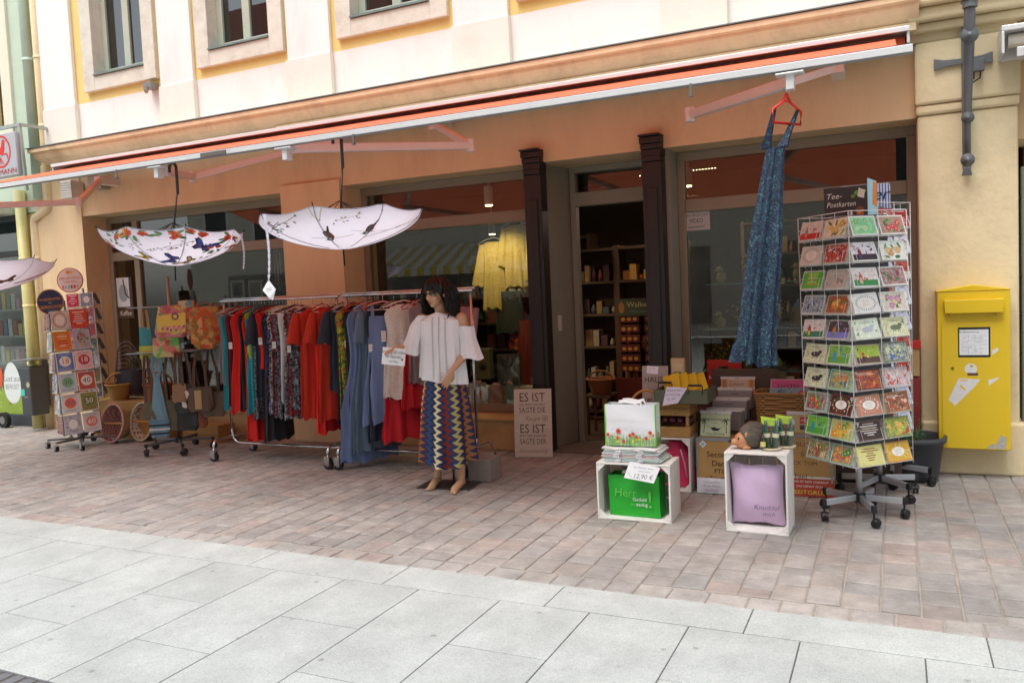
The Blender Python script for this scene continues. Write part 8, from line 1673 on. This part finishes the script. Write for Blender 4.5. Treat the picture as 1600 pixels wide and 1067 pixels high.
for i, (x, lab) in enumerate(((-2.93, 'left'), (-2.63, 'right'))):
    for k in range(6):
        m = MB(); m.bx(x, x + .24, 9.12, 9.19, .62 + k * .115, .71 + k * .115, C('#5a2018')); 
        for q in range(3): m.disc(x + .05 + q * .07, 0, .026, .022, C('#c9883a'), frame((0, 9.118, .66 + k * .115), (1, 0, 0), (0, -1, 0)), 0, 10)
        m.build('biscuit_packet', label='red biscuit packet with golden biscuits in the doorway, %s column, %s from the bottom' % (lab, ['lowest', 'second', 'third', 'fourth', 'fifth', 'topmost'][k]), cat='biscuit packet', group='biscuit packets in the shop')
m = MB(); m.bx(-2.95, -2.35, 9.1, 9.14, 1.27, 1.47, C('#4a4f3f')); TT = frame((-2.65, 9.099, 1.37), (1, 0, 0), (0, -1, 0)); m.text('Walkers', -.02, .03, .09, C('#c9bf8a'), TT, .001).text('SHORTBREAD', -.02, -.05, .035, C('#6f9a8a'), TT, .001).disc(-.24, 0, .035, .07, C('#a8743a'), TT, .001, 12)
m.build('header_sign', label='dark green header sign above the biscuit packets in the doorway', cat='sign')
m = MB(); m.bx(-2.98, -2.1, 9.05, 9.18, .01, .55, P('red_panel', '#5a1512', .6)); m.build('red_counter', label='dark red counter panel below the biscuit packets', cat='counter')
SX = -.1
st = thing('wooden_stool', 'small wooden stool inside the doorway', 'stool', (-2.95, 8.45, 0))
MB().bx(-3.1, -2.8, 8.3, 8.6, .42, .45, SHW).build('seat', st)
for x in (-3.08, -2.84):
    for y in (8.32, 8.56): MB().bx(x, x + .025, y, y + .025, .01, .42, SHW).build('leg', st)
MB().bx(-3.055, -2.84, 8.32, 8.34, .2, .22, SHW).build('stretcher', st)
basket('wicker_basket', 'brown wicker basket on the stool inside the doorway', TR(-2.95, 8.45, .455), .1, .15, .16, WK2, HWD, .12, group=None)
m = MB()
for k in range(26): m.ell((-2.95 + k * .035, 8.9, 2.62), (.006, .006, .006), emit('small_light', '#ffe2b0', 5), None, 6, 4).ell((-2.7 + k * .035, 9.4, 2.9), (.006, .006, .006), emit('small_light', '#ffe2b0', 5), None, 6, 4)
m.bx(-3.0, -2.0, 8.9, 8.92, 2.63, 2.65, DWm); ls = m.build('light_strip', label='string of tiny lights on a bar high inside the doorway', cat='lights')
al = bpy.data.lights.new('strip_light', 'AREA'); al.energy = 4; al.color = (1, .82, .6); al.shape = 'RECTANGLE'; al.size = 1.0; al.size_y = .1; ao = bpy.data.objects.new('strip_light', al); S.collection.objects.link(ao); ao.parent = ls; ao.location = (0, -.05, -.03)
# right window display: ducks, flowers, pots
rw = random.Random(8); YL = P('flower_yellow', '#c9a82a', .7); LGR = P('leaf_dull', '#4a5a34', .8, var=.3)
steps = [(.338, 7.95), (.75, 8.15), (1.15, 8.3), (1.6, 8.4)]
glsh = thing('display_shelving', 'tiered glass display shelves inside the right window', 'shelf', (-.85, 8.2, .3))
for k, (z, y) in enumerate(steps[1:]): MB().bx(-1.75, .08, y - .1, y + .12, z - .012, z, P('shelf_glass', '#8a9a94', .15, var=.05)).build('shelf_board', glsh)
for x in (-1.74, -.85, .05): MB().bx(x, x + .02, 8.42, 8.44, .34, 1.75, DWm).build('upright', glsh)
k = 0
for (z, y) in steps:
    x = -1.6; nth = 0
    while x < 0:
        nth += 1
        kind = rw.choice(['pot', 'flowers', 'figure', 'flowers']); k += 1; t = None; h_ = rw.uniform(.1, .2)
        if kind == 'pot': m = MB(); m.lathe([(0, 0), (.05, 0), (.07, h_ * .5), (.045, h_ * .85), (.055, h_), (0, h_)], C(rw.choice(['#7a8a7a', '#8a7a5a', '#5a5f5a', '#9a9a8a'])), 16, TR(x, y, z)); nm, lb = 'ceramic_pot', 'ceramic pot'
        elif kind == 'flowers':
            m = MB(); m.lathe([(0, 0), (.035, 0), (.045, .09), (0, .09)], C('#8a8f84'), 12, TR(x, y, z))
            for q in range(45): d = Vector((rw.gauss(0, .06), rw.gauss(0, .05), rw.uniform(.08, .26))); m.ell((x + d.x, y + d.y, z + d.z), (.012, .012, .01), YL if rw.random() < .45 else LGR, None, 6, 4)
            nm, lb = 'flower_arrangement', 'yellow artificial flowers in a small pot'
        else: m = MB(); m.ell((x, y, z + .06), (.05, .045, .06), C('#9a9458')).ell((x - .015, y - .01, z + .14), (.032, .03, .032), C('#9a9458')).ell((x - .05, y - .015, z + .135), (.018, .012, .007), C('#b8742a')); nm, lb = 'duck_figure', 'dull yellow duck figure'
        m.build(nm, label='%s, %s from the left on the %s display tier' % (lb, ['first', 'second', 'third', 'fourth', 'fifth', 'sixth', 'seventh', 'eighth', 'ninth'][nth - 1], ['floor', 'lower', 'middle', 'upper'][steps.index((z, y))]), cat={'c': 'pot', 'f': 'flowers', 'd': 'figurine'}[nm[0]], group='decorations inside the right window'); x += rw.uniform(.2, .32)
# door poster and notice
q0, q1 = at(186, 500, FY + .385), at(212, 452, FY + .385); T = frame((q0.x, FY + .385, at(199, 497, FY + .385).z), (1, 0, 0), (0, -1, 0)); w_, h = .30, .55
m = MB(); m.rect(0, 0, w_, h, C('#4a3426'), T, 0).rect(0, h * .28, w_ * .8, h, C('#c9cdd2'), T, .001).disc(w_ * .42, h * .62, .09, .12, C('#8f9aa2'), T, .0015, 20).line([(w_ * .45, h * .95), (w_ * .55, h * .6), (w_ * .75, h * .5)], .025, C('#6a4028'), T, .002).text('Kaffee', w_ * .5, h * .12, .09, C('#d8d0c4'), T, .001); m.build('poster', label='brown and white coffee poster behind the narrow left pane', cat='poster')
yv = FY + .36 + .028; A, B = at(1066, 332, yv), at(1110, 359, yv); T = frame(((A.x + B.x) / 2, yv, (A.z + B.z) / 2), (1, 0, 0), (0, -1, 0)); w_, h = B.x - A.x, A.z - B.z
m = MB(); m.rect(-w_ / 2, -h / 2, w_ / 2, h / 2, C('#8a8a88'), T, 0).rect(-w_ / 2 + .004, -h / 2 + .004, w_ / 2 - .004, h / 2 - .004, C('#b9b9b6'), T, .0006); K = C('#2a2a2c')
m.text('Dieser Bereich wird', 0, h * .3, .03, K, T, .0012, width=w_ * .84).text('VIDEO', 0, 0, .055, K, T, .0012, width=w_ * .5).text('überwacht!', 0, -h * .3, .034, K, T, .0012, width=w_ * .6); m.build('notice', label='small pale video surveillance notice stuck inside the right window pane', cat='notice')
# left window: wind chimes and pictures
for k, px_ in enumerate((421, 428, 433, 437)):
    A, B = at(px_, 388 + k * 2, FY + .6), at(px_, 430 + (k % 3) * 12, FY + .6); MB().tube([(A.x, FY + .6, A.z), (A.x, FY + .6, B.z)], .012, P('chime_white', '#a8a49c', .4, .4), 8).build('chime_tube', label='white wind chime tube, %s from the left in the left window' % ['first', 'second', 'third', 'fourth'][k], cat='wind chime', group='wind chime tubes')
for k, (px_, lab) in enumerate(((372, 'left'), (400, 'right'))):
    p = at(px_, 452, FY + .9); T = frame((p.x, FY + .9, p.z), (1, 0, 0), (0, -1, 0)); m = MB(); m.ring(0, 0, .0, .02, C('#77756f'), T, 0); m.prism([(-.12, -.12), (.12, -.12), (.12, .12), (-.12, .12)], .01, C('#8a8880'), T, 0).rect(-.09, -.09, .09, .09, C('#3a3a38'), T, .012); m.build('picture_frame', label='grey square picture frame standing inside the left window, %s one' % lab, cat='picture frame', group='frames in the left window')
shf = MB(); shf.bx(-8.6, -6.7, FY + .85, FY + 1.2, .34, at(372, 466, FY + .9).z, SHD); shf.build('display_block', label='dark block inside the left window carrying two picture frames', cat='plinth')
